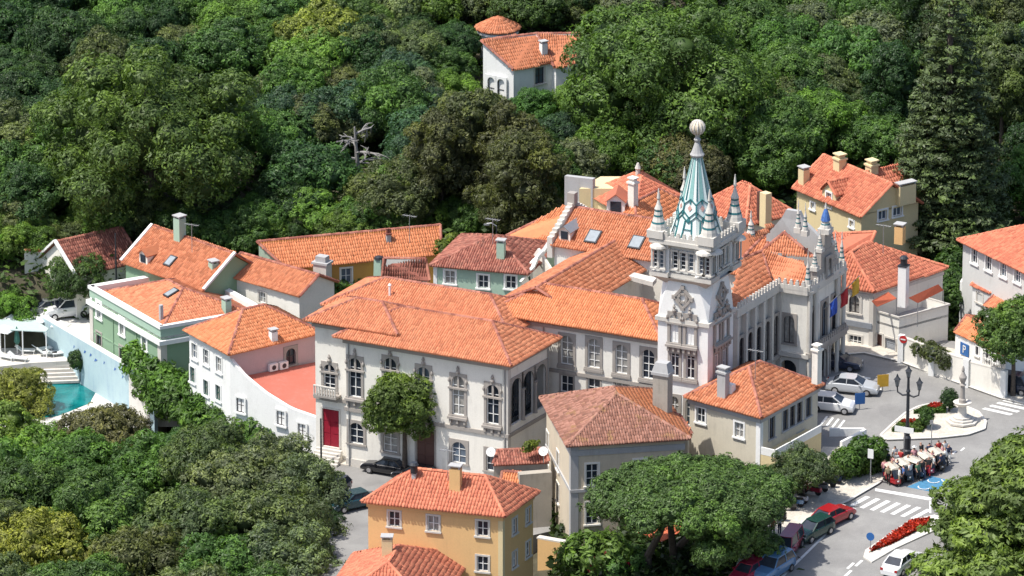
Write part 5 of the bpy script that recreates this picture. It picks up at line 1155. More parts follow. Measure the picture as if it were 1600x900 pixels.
def shrub(seed, R=1.6, n=8, leaf=.18):
    r = np.random.default_rng(seed); lobes = [(np.array([r.normal(0, R * .4), r.normal(0, R * .4), R * r.uniform(.35, .75)]), (R * r.uniform(.4, .6),) * 3) for _ in range(n)]
    cr = leaf_cloud('crown', lobes, M['leaf'], leaf, .34, 13, 1.0, seed=seed); return trunk_mesh('trunk', R * .5, .08, [], seed), cr, R, R * 1.3
KIND['shrub'] = [shrub(91), shrub(92), shrub(93, n=11)]
def topiary(seed):
    cr = leaf_cloud('crown', [((0, 0, 1.35), (.72, .72, .95))], M['leaf'], .10, .2, 12, 1.3, seed=seed, core=.9); return trunk_mesh('trunk', .9, .08, [], seed), cr, .8, 2.3
KIND['topiary'] = [topiary(95)]
NT = [0]
def plant(kind, x, y, z, s=1.0, col=(.05, .09, .03), label='', cat='tree', group=None, name=None, sx=1.0, sz=1.0, var=None, rot=None):
    tm, cm, R, H = KIND[kind][(NT[0] if var is None else var) % len(KIND[kind])]; NT[0] += 1
    r = root(name or 'tree', label, cat, (x, y, z), group); r.rotation_euler = (0, 0, random.uniform(0, 6.28) if rot is None else rot); k_ = random.uniform(.9, 1.12); r.scale = (s * sx * k_, s * sx / k_, s * sz)
    a = bpy.data.objects.new('trunk', tm); COL.objects.link(a); a.parent = r
    b = bpy.data.objects.new('crown', cm); COL.objects.link(b); b.parent = r; b.color = (*col, 1); return r
def ground_hit(u, v, h):
    """plan position whose ground + h is seen at photo pixel (u,v)"""
    z = 5.0
    for _ in range(40): p = P(u, v, z); z = .5 * z + .5 * (terrain(p[0], p[1]) + h)
    return p[0], p[1], float(terrain(p[0], p[1]))
PAL = {k: (c[0] * 1.95, c[1] * 1.85, c[2] * 1.8) for k, c in {'dark': (.022, .048, .018), 'mid': (.038, .078, .022), 'bright': (.060, .115, .024), 'yellow': (.105, .125, .028), 'olive': (.054, .076, .032), 'brown': (.054, .063, .028), 'grey': (.070, .090, .052), 'blue': (.028, .058, .034), 'lime': (.085, .150, .030)}.items()}
def jit(c, k=.13): f = 1 + random.uniform(-k, k); return tuple(x * f * (1 + random.uniform(-.07, .07)) for x in c)
def tree(kind, u, v, wpx, col, label, group=None, name=None, h=None, sz=1.0, base=None, cat='tree', var=None):
    """u,v = photo pixel of the crown centre, wpx = crown width in photo pixels"""
    tm, cm, R, H = KIND[kind][0]; s = wpx / PXM / (2 * R); hc = (h if h is not None else (H - R * .75)) * s * sz
    if base is None: x, y, z = ground_hit(u, v, hc)
    else: p = P(u, v, base + hc); x, y, z = p[0], p[1], base
    return plant(kind, x, y, z, s, jit(PAL[col]) if isinstance(col, str) else col, label, cat, group, name, sz=sz, var=var)

# --- single trees that stand out
tree('big', 240, 208, 310, (.098, .155, .042), 'huge spreading plane tree behind the left houses', name='plane_tree', var=0)
tree('big', 1035, 120, 300, (.085, .15, .038), 'huge dark green tree right of the turret house', name='broadleaf_tree', var=1)
tree('conifer', 1482, 185, 185, (.085, .12, .048), 'tall layered conifer behind the houses at the right', name='conifer_tree', h=12, base=6.0, sz=.85)
tree('round', 1075, 268, 135, 'brown', 'round olive-brown tree behind the tower spire', name='round_tree')
tree('tall', 735, 205, 120, 'olive', 'tall dark olive evergreen below the turret house', name='evergreen_tree', h=8)
tree('tall', 800, 236, 115, (.085, .092, .042), 'dusky brown-green evergreen left of the grey cement wall', name='evergreen_tree', h=8)
tree('tall', 690, 238, 115, (.09, .10, .045), 'shaggy olive evergreen behind the mint green cottage', name='evergreen_tree', h=8)
tree('olive', 900, 262, 110, 'grey', 'pale silvery tree behind the cement wall', name='silver_tree')
tree('fine', 610, 305, 110, 'bright', 'bright green tree behind the long orange house', name='broadleaf_tree')
tree('fine', 1290, 190, 130, 'bright', 'bright green tree on the slope left of the tall conifer', name='broadleaf_tree')
tree('broad', 505, 60, 130, 'yellow', 'yellow-green tree top in the wood left of the turret house', name='broadleaf_tree')
tree('street', 632, 640, 99, (.11, .165, .04), 'round green street tree in front of the white annex', name='street_tree', base=0.1, h=6.6, sz=1.0)
tree('street', 1585, 525, 95, (.09, .155, .04), 'round street tree at the right edge before the white houses', name='street_tree', base=5.2, h=6.4)
tree('fine', 124, 436, 100, (.07, .12, .04), 'dark green tree before the pale gabled house at the left', name='garden_tree', base=1.0)
tree('cedar', 1648, 806, 350, (.13, .19, .05), 'broad light green cedar filling the lower right corner', name='cedar_tree', base=-1.0, h=5.5, sz=.95)
# dead grey tree in the wood
x, y, z = ground_hit(556, 238, 6); r = root('dead_tree', 'bare grey dead tree standing in the wood', 'tree', (x, y, z)); rd = random.Random(5)
MB().tube([(x, y, z - 1), (x + .2, y, z + 4), (x - .1, y - .2, z + 8.5)], [.35, .26, .08], 7).build('trunk', M['greybark'], r)
def twigs(mb, s, d, l, rad, lev):
    e = s + d * l; mb.tube([s, lerp(s, e, .5) + Z3 * .06 * l, e], [rad, rad * .8, rad * .5], 5)
    if lev == 0: return
    for k in range(4):
        t = .35 + .2 * k; q = lerp(s, e, min(t, 1)); dd = d + np.array([rd.gauss(0, .55), rd.gauss(0, .55), rd.gauss(-.25, .4)]); twigs(mb, q, unit(dd), l * rd.uniform(.45, .65), rad * .6, lev - 1)
for k in range(9):
    a = 2.4 * k; h = 3.0 + .6 * k; mb = MB(); twigs(mb, np.array([x, y - .1, z + h]), unit(np.array([math.cos(a), math.sin(a), .35 - .05 * (9 - k)])), 2.6 - .13 * k, .13, 2); mb.build('limb', M['greybark'], r)
# --- umbrella pine
pr = root('umbrella_pine', 'wide umbrella pine with dark flat crown by the road', 'tree', P(1035, 890, 1.6)); px0 = P(1080, 775, 9.0); lobes = []; rr = np.random.default_rng(5)
for k in range(46):
    a = 2.4 * k; t = math.sqrt((k + .5) / 46); q = rr.uniform(1.15, 1.75); lobes.append((px0 + np.array([math.cos(a) * t * 7.4, math.sin(a) * t * 6.2, 1.5 * (1 - t * t) + rr.normal(0, .22) - .4 * t]), (q, q, q * .72)))
for k in range(14):
    a = rr.uniform(-1.2, .8); lobes.append((px0 + np.array([3.2 + rr.normal(0, 1.5), -2 + rr.normal(0, 2.0), -2.6 + rr.normal(0, .9)]), (1.3, 1.3, 1.0)))
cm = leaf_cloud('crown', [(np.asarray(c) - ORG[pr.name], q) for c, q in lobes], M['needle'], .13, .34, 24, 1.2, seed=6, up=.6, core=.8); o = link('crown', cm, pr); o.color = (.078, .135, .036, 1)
for (u0, v0, u1, v1) in ((1012, 890, 1050, 800), (1052, 885, 1050, 790), (1056, 880, 1110, 800)):
    a, b = P(u0, v0, 1.4), px0 + np.array([(u1 - 1080) / PXM, (u0 - 1040) / 40, -.6]); MB().tube([a - Z3, a + Z3 * 1.2, lerp(a, b, .6), b], [.4, .33, .26, .16], 8).build('trunk', M['bark'], pr)
    for k in range(4): c = np.asarray(lobes[(k * 9 + u0) % 44][0]); MB().tube([lerp(a, b, .85), lerp(lerp(a, b, .85), c, .5) - Z3 * .3, c], [.14, .1, .05], 6).build('limb', M['bark'], pr)
# --- shrubs and hedges
for (u, v, w_, c, lb, b) in ((920, 868, 95, 'bright', 'bright green shrub left of the pine trunks before the beige townhouse', .6), (975, 878, 60, 'mid', 'leafy shrub between the bright shrub and the pine trunks', .8),
        (1255, 735, 85, (.085, .125, .055), 'feathery green tree at the corner of the cream house', 4.0), (1222, 750, 60, (.08, .12, .05), 'small feathery tree between the pine crown and the cream house', 3.6)):
    tree('shrub' if v > 800 else 'olive', u, v, w_, c, lb, name='shrub' if v > 800 else 'small_tree', base=b, cat='shrub' if v > 800 else 'tree')
def hedge(px, zs, label, col, rad=.9, name='hedge', n=14, leaf=.2, clump=.36):
    pts = [P(u, v, z) for (u, v), z in zip(px, zs)]; r = root(name, label, 'hedge', pts[0] - Z3 * rad); lob = []; g = np.random.default_rng(len(label))
    for k in range(n):
        t = k / (n - 1) * (len(pts) - 1); i = min(int(t), len(pts) - 2); lob.append((lerp(pts[i], pts[i + 1], t - i) + g.normal(0, rad * .25, 3) - ORG[r.name], np.array([1, 1, .85]) * rad * g.uniform(.7, 1.15)))
    o = link('foliage', leaf_cloud('foliage', lob, M['leaf'], leaf, clump, 13, 1.0, seed=n), r); o.color = (*col, 1); return r
hedge([(215, 570), (245, 590), (280, 605), (330, 635), (370, 655), (425, 672)], [1.5, 1.6, 1.5, 1.0, .5, .3], 'bright green leafy hedge along the foot of the green and white houses', (.085, .17, .035), 1.3, n=24, leaf=.26, clump=.45)
hedge([(235, 612), (270, 632), (310, 650), (360, 672), (420, 690)], [.2, .2, .2, .2, .2], 'lower row of leafy green bushes below the bright hedge', (.085, .16, .035), 1.2, n=22, leaf=.26, clump=.45)
hedge([(392, 452), (420, 462), (450, 470)], [4.2, 4.0, 3.8], 'green hedge below the low terrace house', (.06, .12, .025), .7)
hedge([(500, 462), (540, 452), (575, 440)], [5.0, 5.0, 5.0], 'clipped green hedge in the yard before the long orange house', (.06, .12, .025), .6)
hedge([(1318, 722), (1342, 712), (1372, 704)], [6.0, 6.1, 6.2], 'green hedge on the pavement left of the lamp post', (.06, .12, .025), 1.0)
hedge([(1322, 735), (1350, 728), (1378, 722)], [5.0, 5.0, 5.0], 'low green planting before the hedge near the lamp post', (.055, .10, .022), .8)
hedge([(1438, 545), (1462, 555), (1480, 560)], [7.4, 7.4, 7.3], 'sparse shrubs behind the garden wall below the cafe terrace', (.08, .10, .04), .6)
hedge([(1480, 470), (1495, 440), (1490, 410)], [7, 8, 8], 'green bushes between the cafe and the blue-grey house', (.05, .10, .025), 1.2)
hedge([(690, 388), (705, 378)], [8.5, 8.6], 'small bright bush right of the long orange house', (.11, .15, .025), .6, n=5)
hedge([(822, 698), (838, 694)], [6.6, 6.6], 'yellow-green potted plants on the stone outhouse roof edge', (.13, .17, .03), .35, n=6, leaf=.14, clump=.2)

# --- the wood behind the town: single trees, nearest first, tones read off the photograph
BLD = [np.array(P(u, v, z)[:2]) for u, v, z in ((820, 95, 14), (780, 80, 14), (870, 85, 14), (850, 110, 12))]
def zone_tone(u, v):
    if u < 110 and v < 200: return 'dark', 'fine'
    if 430 < u < 700 and 120 < v < 260: return random.choice(['olive', 'blue', 'mid', 'grey']), random.choice(['olive', 'fine'])
    if 560 < u < 850 and 140 < v < 340: return random.choice(['olive', 'brown', 'dark', 'mid']), random.choice(['tall', 'fine', 'olive'])
    if 1150 < u < 1400 and v > 170: return random.choice(['bright', 'mid', 'mid', 'olive']), random.choice(['fine', 'broad'])
    if u > 1390: return random.choice(['dark', 'mid', 'blue', 'olive']), random.choice(['fine', 'tall'])
    if v < 110: return random.choice(['mid', 'mid', 'dark', 'olive', 'bright', 'grey']), random.choice(['fine', 'broad', 'olive'])
    return random.choice(['mid', 'mid', 'dark', 'bright', 'blue', 'olive']), random.choice(['fine', 'broad'])
WORD = {'dark': 'dark green', 'mid': 'green', 'bright': 'fresh green', 'yellow': 'yellow-green', 'olive': 'olive green', 'brown': 'brownish', 'grey': 'silvery', 'blue': 'blue-green', 'lime': 'lime green'}
MARKS = [('the turret house', 820, 85), ('the huge plane tree', 235, 235), ('the huge dark tree', 1035, 120), ('the tall conifer', 1482, 190), ('the round olive-brown tree', 1075, 268), ('the yellow gabled house', 1330, 290), ('the long orange house', 545, 385), ('the bare dead tree', 556, 235), ('the yellow-green tree top', 505, 60), ('the pale gabled house', 130, 400), ('the silvery tree', 900, 262), ('the top left corner', 20, 10), ('the blue-grey house', 1560, 360)]
TEX = {'fine': 'dense', 'broad': 'leafy', 'olive': 'feathery', 'tall': 'tall shaggy'}
ORD = ['leftmost', 'second', 'third', 'fourth', 'fifth', 'sixth', 'seventh', 'eighth', 'ninth', 'tenth', 'eleventh', 'twelfth']
WOOD = []
def wood_labels():
    d = {}
    for o, u, v, tone, kind in WOOD:
        n, mu, mv = min(MARKS, key=lambda m: math.hypot(m[1] - u, m[2] - v)); du, dv = u - mu, v - mv; far = math.hypot(du, dv)
        way = ('left of' if du < 0 else 'right of') if abs(du) > 2.2 * abs(dv) else ('above' if dv < 0 else 'below') if abs(dv) > 2.2 * abs(du) else ('upper ' if dv < 0 else 'lower ') + ('left of' if du < 0 else 'right of')
        l = f"{TEX[kind]} {WORD[tone]} tree {'near' if far < 95 else 'off' if far < 170 else 'far'} {way} {n}"; d.setdefault(l, []).append((u, o))
    for l, q in d.items():
        q.sort(key=lambda e: e[0])
        for k, (u, o) in enumerate(q): o['label'] = l if len(q) == 1 else f"{l}, {ORD[k]}{' from left' if k else ''}"
random.seed(21)
v = 395.0; row = 0; cnt = 0
while v > -50:
    u = -60 + (row % 2) * 45
    while u < 1680:
        uu, vv = u + random.uniform(-20, 20), v + random.uniform(-14, 14); u += random.uniform(62, 92)
        lim = np.interp(uu, [-60, 40, 100, 200, 236, 290, 400, 690, 725, 880, 885, 930, 1003, 1060, 1110, 1160, 1240, 1284, 1400, 1440, 1490, 1560, 1660], [395, 385, 375, 355, 352, 375, 375, 348, 362, 320, 265, 285, 262, 300, 282, 277, 290, 238, 255, 290, 380, 325, 330])
        if 90 < uu < 390 and 110 < vv < 360: continue                 # the great plane stands here
        if 905 < uu < 1175 and 10 < vv < 215: continue
        if 1405 < uu < 1555 and 60 < vv: continue
        tone, kind = zone_tone(uu, vv); wd = random.uniform(80, 135)
        if vv + wd * (.8 if kind == 'tall' else .42) > lim + 22: continue
        R, H = KIND[kind][0][2:]; hc = (H - R * .75) * (wd / PXM / (2 * R))
        x, y, z = ground_hit(uu, vv, hc)
        if min(np.hypot(*(b - np.array([x, y]))) for b in BLD) < 5.5: continue
        if 690 < uu < 935 and 45 < vv < 205: continue                # keep the turret house in view
        if 505 < uu < 610 and 235 < vv < 335: continue               # and the dead tree
        s = wd / PXM / (2 * R); cnt += 1
        WOOD.append((plant(kind, x, y, z, s, jit(PAL[tone], .22), 'woodland tree', 'tree', 'trees of the wood behind the town', 'woodland_tree', sz=random.uniform(.9, 1.12)), uu, vv, tone, kind))
    v -= 30; row += 1
for k in range(58):                                            # low bushy trees right behind the roofs
    uu = -20 + k * 27.5 + random.uniform(-8, 8); line = np.interp(uu, [-60, 40, 100, 200, 236, 290, 400, 690, 725, 880, 885, 930, 1003, 1060, 1110, 1160, 1240, 1284, 1400, 1440, 1490, 1560, 1660], [395, 385, 375, 355, 352, 375, 375, 348, 362, 320, 265, 285, 262, 300, 282, 277, 290, 238, 255, 290, 380, 325, 330])
    if 885 < uu < 930 or 1240 < uu < 1430: continue
    vv = line - random.uniform(2, 26); wd = random.uniform(60, 95); tone = random.choice(['bright', 'mid', 'mid', 'olive', 'bright']); kind = 'fine'; R, H = KIND[kind][0][2:]; s = wd / PXM / (2 * R); x, y, z = ground_hit(uu, vv, (H - R * .75) * s * .7)
    WOOD.append((plant(kind, x, y, z - (H - R * .75) * s * .3, s, jit(PAL[tone], .2), 'woodland tree', 'tree', 'trees of the wood behind the town', 'woodland_tree'), uu, vv, tone, kind))
wood_labels()
for (u, v, w_, c, lb) in ((692, 108, 85, 'mid', 'green tree left of the turret house gable'), (712, 66, 85, 'dark', 'dark green tree just left of the round turret'), (708, 146, 80, 'bright', 'fresh green tree lower left of the turret house gable'), (768, 176, 78, 'olive', 'olive tree hiding the foot of the turret house gable'), (832, 172, 80, 'mid', 'green tree directly below the turret house window'), (897, 158, 80, 'bright', 'fresh green tree at the right foot of the turret house')): tree('fine', u, v, w_, c, lb, name='woodland_tree')
# undergrowth so that no bare soil shows between the trunks
def undergrowth(name, box, n, label, seed, col):
    g = np.random.default_rng(seed); xs = g.uniform(box[0], box[1], n); ys = g.uniform(box[2], box[3], n); zz = terrain(xs, ys)
    t = g.normal(size=(n, 3)) * np.array([1, 1, .5]); t /= np.linalg.norm(t, axis=1)[:, None]; b = g.normal(size=(n, 3)); b = np.cross(t, b); b /= np.linalg.norm(b, axis=1)[:, None]
    l = g.uniform(.2, .5, (n, 1)); p = np.stack([xs, ys, zz + g.random(n) ** 2 * 2.2], 1)
    V = np.stack([p - t * l, p + b * l * .5, p + t * l, p - b * l * .5], 1).reshape(-1, 3)
    o = link(name, np_mesh(name, V, np.arange(4 * n).reshape(n, 4), M['leaf'], np.repeat(g.random(n), 4))); o.color = (*col, 1); tag(o, label, 'undergrowth'); o['kind'] = 'stuff'
undergrowth('undergrowth', (-62, 62, -12, 45), 60000, 'dark undergrowth beneath the woodland trees', 3, (.07, .12, .035))
undergrowth('ground_cover', (-62, -18, -95, -40), 30000, 'leafy ground cover beneath the lower left trees', 4, (.04, .075, .022))
undergrowth('garden_cover', (3, 24, -84, -58), 16000, 'dark planting beneath the umbrella pine', 5, (.035, .06, .02))
undergrowth('slope_cover', (24, 62, -30, -10), 16000, 'green slope plants behind the right houses', 6, (.05, .085, .025))
# --- lower left trees
LL = [(30, 622, 105, 'yellow', 'fine'), (0, 690, 130, 'lime', 'broad'), (165, 702, 150, (.125, .125, .062), 'round'), (330, 722, 140, 'olive', 'olive'), (430, 735, 120, 'grey', 'olive'), (120, 740, 150, 'mid', 'fine'), (240, 750, 150, 'mid', 'olive'),
      (470, 770, 130, 'grey', 'olive'), (370, 770, 150, 'grey', 'olive'), (30, 780, 150, 'mid', 'fine'), (150, 820, 160, 'mid', 'fine'), (300, 830, 160, 'olive', 'fine'), (425, 830, 160, 'olive', 'olive'), (60, 870, 160, 'yellow', 'olive'),
      (215, 890, 150, 'brown', 'olive'), (345, 905, 150, 'mid', 'olive'), (450, 890, 150, 'grey', 'olive'), (-40, 740, 140, 'mid', 'broad'), (-30, 850, 150, 'olive', 'fine'), (130, 940, 160, 'mid', 'fine'), (290, 960, 160, 'olive', 'olive'), (420, 960, 150, 'mid', 'olive'), (10, 950, 150, 'olive', 'fine'), (70, 715, 120, 'bright', 'broad'), (270, 725, 110, 'mid', 'fine'), (385, 722, 90, 'bright', 'fine'), (488, 830, 90, 'dark', 'olive')]
WHERE = lambda u, v: ('beside the pool' if v < 700 and u < 240 else 'below the white house parapet' if v < 720 else 'against the street' if u > 440 else 'at the bottom edge' if v > 850 else 'in the middle of the grove')
for (u, v, wd, c, k) in LL:
    w_ = WORD.get(c, 'olive-brown domed') if isinstance(c, str) else 'olive-brown domed'; tree(k, u, v, wd, c, f'{w_} tree {WHERE(u, v)}, {"left" if u < 150 else "centre" if u < 340 else "right"} part', 'lower left grove', 'grove_tree')
for (u, v, wd, c) in ((10, 440, 90, 'yellow'), (5, 395, 110, 'mid'), (20, 480, 90, 'bright'), (45, 420, 70, 'dark'), (62, 452, 60, 'mid'), (30, 455, 80, 'olive')): tree('fine', u, v, wd, c, f'{WORD[c]} tree left of the pale gabled house above the pool', 'trees above the pool', 'garden_tree', base=-1.5)

seen = {}
for o in list(COL.objects):
    if o.name.startswith('grove_tree') or o.name.startswith('garden_tree'): seen.setdefault(o['label'], []).append(o)
for l, q in seen.items():
    if len(q) > 1:
        for k, o in enumerate(sorted(q, key=lambda e: e.location.x)): o['label'] = l + ', ' + ORD[k] + (' from left' if k else '')
# ---------------------------------------------------------------- vehicles (local: x forward, z up)
def paintmat(name, col, rough=.22):
    m, t, b = new_mat(name); b.inputs["Base Color"].default_value = (*col, 1); b.inputs["Roughness"].default_value = rough; b.inputs["Coat Weight"].default_value = .6; b.inputs["Coat Roughness"].default_value = .06; b.inputs["Metallic"].default_value = .15; return m
M['lampglass'] = plain('headlamp_glass', (.75, .75, .72), rough=.15, var=.05); M['tail'] = plain('tail_lamp_red', (.35, .01, .01), rough=.2); M['trim'] = plain('black_trim', (.02, .02, .02), rough=.5); M['plate'] = plain('number_plate', (.7, .7, .68), var=.03)
CARM = {k: paintmat(k + '_car_paint', c) for k, c in dict(black=(.012, .013, .016), teal=(.012, .05, .065), silver=(.48, .50, .52), white=(.76, .76, .76), red=(.36, .015, .02), green=(.012, .05, .04), crimson=(.32, .02, .05), blue=(.10, .22, .40), navy=(.02, .03, .06), cream=(.62, .58, .48), grey=(.2, .21, .22)).items()}
STY = {   # top line of lower body (x, z), cabin base x0,x1, roof x0,x1, roof z, half width, wheel x
    'sedan': ([(-2.28, .62), (-2.2, .84), (-1.6, .98), (-1.0, 1.0), (1.0, .96), (1.9, .82), (2.2, .66), (2.3, .5)], -1.75, 1.1, -1.05, .25, 1.43, .88, 1.38),
    'hatch': ([(-2.0, .55), (-1.97, .92), (-1.6, 1.0), (0.9, .98), (1.6, .84), (1.88, .66), (1.95, .5)], -1.95, 1.0, -1.5, .2, 1.48, .84, 1.22),
    'suv': ([(-2.2, .6), (-2.18, 1.05), (-1.7, 1.1), (1.0, 1.08), (1.9, .98), (2.15, .8), (2.2, .55)], -2.15, 1.05, -1.8, .3, 1.75, .92, 1.35),
    'van': ([(-1.8, .55), (-1.78, 1.0), (1.2, 1.0), (1.7, .85), (1.8, .55)], -1.78, 1.55, -1.7, .95, 1.75, .78, 1.1)}
CACHE = {}
def car_meshes(style):
    if style in CACHE: return CACHE[style]
    top, cx0, cx1, rx0, rx1, rz, hw, wx = STY[style]; zb = .24; body = MB(); n = 0; secs = []
    for x, z in top:
        k = 1 - .16 * (abs(x) / top[-1][0]) ** 5; w_ = hw * k; m = lerp(zb, z, .55)
        secs.append([(x, -w_ * .9, zb), (x, -w_ * .98, zb + .12), (x, -w_, m), (x, -w_ * .95, z - .06), (x, -w_ * .84, z), (x, w_ * .84, z), (x, w_ * .95, z - .06), (x, w_, m), (x, w_ * .98, zb + .12), (x, w_ * .9, zb)])
    k = 10; vs = [q for s in secs for q in s]; fs = [(i * k + j, (i + 1) * k + j, (i + 1) * k + (j + 1) % k, i * k + (j + 1) % k) for i in range(len(secs) - 1) for j in range(k)]; fs += [tuple(range(k)), tuple(range((len(secs) - 1) * k, len(secs) * k))[::-1]]
    body.add(vs, [f[::-1] for f in fs])
    bz = np.interp(0, *zip(*top)) - .03; gl = MB(); b0, b1 = hw * .86, hw * .68
    base = [(cx0, -b0, bz - .04), (cx1, -b0, bz - .04), (cx1, b0, bz - .04), (cx0, b0, bz - .04)]; rf = [(rx0, -b1, rz - .05), (rx1, -b1, rz - .05), (rx1, b1, rz - .05), (rx0, b1, rz - .05)]
    gl.add(base + rf, [(0, 1, 5, 4), (1, 2, 6, 5), (2, 3, 7, 6), (3, 0, 4, 7), (4, 5, 6, 7)])
    ro = MB(); e = .03; ro.prism([(rx0 - e, -b1 - e), (rx1 + e, -b1 - e), (rx1 + .12, 0), (rx1 + e, b1 + e), (rx0 - e, b1 + e), (rx0 - .08, 0)], rz - .05, rz + .01)
    pil = []
    for a, b in zip(base, rf): p_ = MB(); p_.beam(np.array(a) + np.array([0, 0, 0]), np.array(b), .09, .07); pil.append(p_)
    for s in (-1, 1):
        p_ = MB(); xm = (rx0 + rx1) / 2; p_.beam((xm, s * b0, bz), (xm, s * b1, rz - .04), .07, .08); pil.append(p_)
    ty = MB(); ty.lathe((0, 0, 0), [(.2, -.1), (.31, -.1), (.33, -.05), (.33, .05), (.31, .1), (.2, .1)], 16); ty.v = [np.array([q[0], q[2], q[1]]) for q in ty.v]
    ri = MB(); ri.lathe((0, 0, 0), [(.02, -.112), (.2, -.112), (.2, .112), (.02, .112)], 10); ri.v = [np.array([q[0], q[2], q[1]]) for q in ri.v]
    hl = MB(); hl.box((0, 0, 0), (.12, .34, .14)); tl = MB(); tl.box((0, 0, 0), (.08, .22, .2)); pt = MB(); pt.box((0, 0, 0), (.03, .5, .11)); mi = MB(); mi.box((0, 0, 0), (.12, .2, .12))
    g = lambda mb, nm, sm=False: mesh_from(nm, mb.v, mb.f, None, None, sm)
    CACHE[style] = dict(body=g(body, 'body'), glaz=g(gl, 'glazing'), roof=g(ro, 'roof'), pil=[g(p_, 'pillar') for p_ in pil], ty=g(ty, 'tyre'), ri=g(ri, 'rim'), hl=g(hl, 'headlight'), tl=g(tl, 'tail_light'), pt=g(pt, 'number_plate'), mi=g(mi, 'wing_mirror')); return CACHE[style]
MC = {}
def with_mat(me, mat):
    k = (me.name, mat.name)
    if k not in MC: c = me.copy(); c.materials.clear(); c.materials.append(mat); MC[k] = c
    return MC[k]
def car(style, pos, ang, colour, label, cat='car', group=None, name='parked_car', slope=True):
    m = car_meshes(style); top, cx0, cx1, rx0, rx1, rz, hw, wx = STY[style]; r = root(name, label, cat, pos, group); r.rotation_euler = (0, 0, ang); cm = CARM[colour]
    if slope: r.rotation_euler = (math.atan(PLS) * math.cos(ang), -math.atan(PLS) * math.sin(ang), ang)
    o = lambda n, me, mat, par=r, loc=(0, 0, 0): (lambda q: (setattr(q, 'location', loc), q)[1])(link(n, with_mat(me, mat), par))
    b = o('body', m['body'], cm); mod = b.modifiers.new('bevel', 'BEVEL'); mod.width = .05; mod.segments = 2; mod.limit_method = 'ANGLE'; mod.angle_limit = .35
    o('glazing', m['glaz'], M['glass']); o('roof', m['roof'], cm)
    for p_ in m['pil']: o('pillar', p_, cm)
    for sx in (-1, 1):
        for sy in (-1, 1): w_ = o('wheel', m['ty'], M['tyre'], r, (sx * wx, sy * (hw - .09), .33)); o('rim', m['ri'], M['rim'], w_)
    L = top[-1][0]; R = top[0][0]
    for sy in (-1, 1): o('headlight', m['hl'], M['lampglass'], r, (L - .12, sy * hw * .62, .52)); o('tail_light', m['tl'], M['tail'], r, (R + .03, sy * hw * .72, .62)); o('wing_mirror', m['mi'], cm, r, (cx1 - .35, sy * (hw + .06), .95))
    o('number_plate', m['pt'], M['plate'], r, (L - .01, 0, .36)); return r
gdir = math.radians(48); G0 = lambda u, v: PG(u, v, .01)
car('sedan', P(606, 739, .02), FA + math.pi, 'black', 'black sedan parked before the red door street tree', slope=False, group='cars on the annex street')
car('hatch', P(648, 752, .02), FA + math.pi, 'black', 'black car half hidden behind the yellow house roof', slope=False, group='cars on the annex street')
car('sedan', P(552, 793, .02), math.radians(212), 'teal', 'dark teal car standing on the annex street', slope=False, group='cars on the annex street')
car('hatch', P(520, 775, .02), math.radians(240), 'navy', 'dark car in the tree shade behind the teal car', slope=False, group='cars on the annex street')
car('suv', P(104, 494, 1.02), math.radians(200), 'white', 'white off-road car in the lane beside the green house', slope=False)
car('hatch', P(72, 492, 1.02), math.radians(200), 'grey', 'grey car beside the white off-road car in the lane', slope=False)
car('sedan', G0(1332, 612), math.radians(-14), 'silver', 'silver car parked before the loggia', group='cars on the square')
car('hatch', G0(1300, 641), math.radians(-14), 'white', 'white car parked beside the silver car', group='cars on the square')
car('sedan', G0(1306, 574), math.radians(-14), 'navy', 'dark car in the shade of the loggia', group='cars on the square')
car('sedan', G0(1300, 816), gdir, 'red', 'red car first in the row below the crossing', group='cars parked along the kerb')
car('hatch', G0(1271, 838), gdir + math.pi, 'green', 'dark green car between the red car and the crimson van', group='cars parked along the kerb')
car('van', G0(1233, 862), math.radians(250), 'crimson', 'small crimson van with white front in the kerb row', 'van', group='cars parked along the kerb')
car('suv', G0(1208, 898), math.radians(235), 'blue', 'light blue car at the lower end of the kerb row', group='cars parked along the kerb')
car('hatch', G0(1168, 905), math.radians(235), 'crimson', 'crimson car in the pine shade at the bottom edge', group='cars parked along the kerb')
car('sedan', G0(1408, 888), math.radians(60), 'white', 'white car under the cedar at the bottom edge', group='cars on the square')
car('van', G0(1580, 612), math.radians(-20), 'navy', 'dark blue van under the round street tree', 'van', group='cars on the square')
car('hatch', G0(962, 905), math.radians(10), 'crimson', 'crimson car before the bright shrub at the bottom edge') if False else None
x = P(955, 892, 1.2); car('hatch', x, math.radians(15), 'crimson', 'crimson car among the shrubs below the beige townhouse', slope=False)
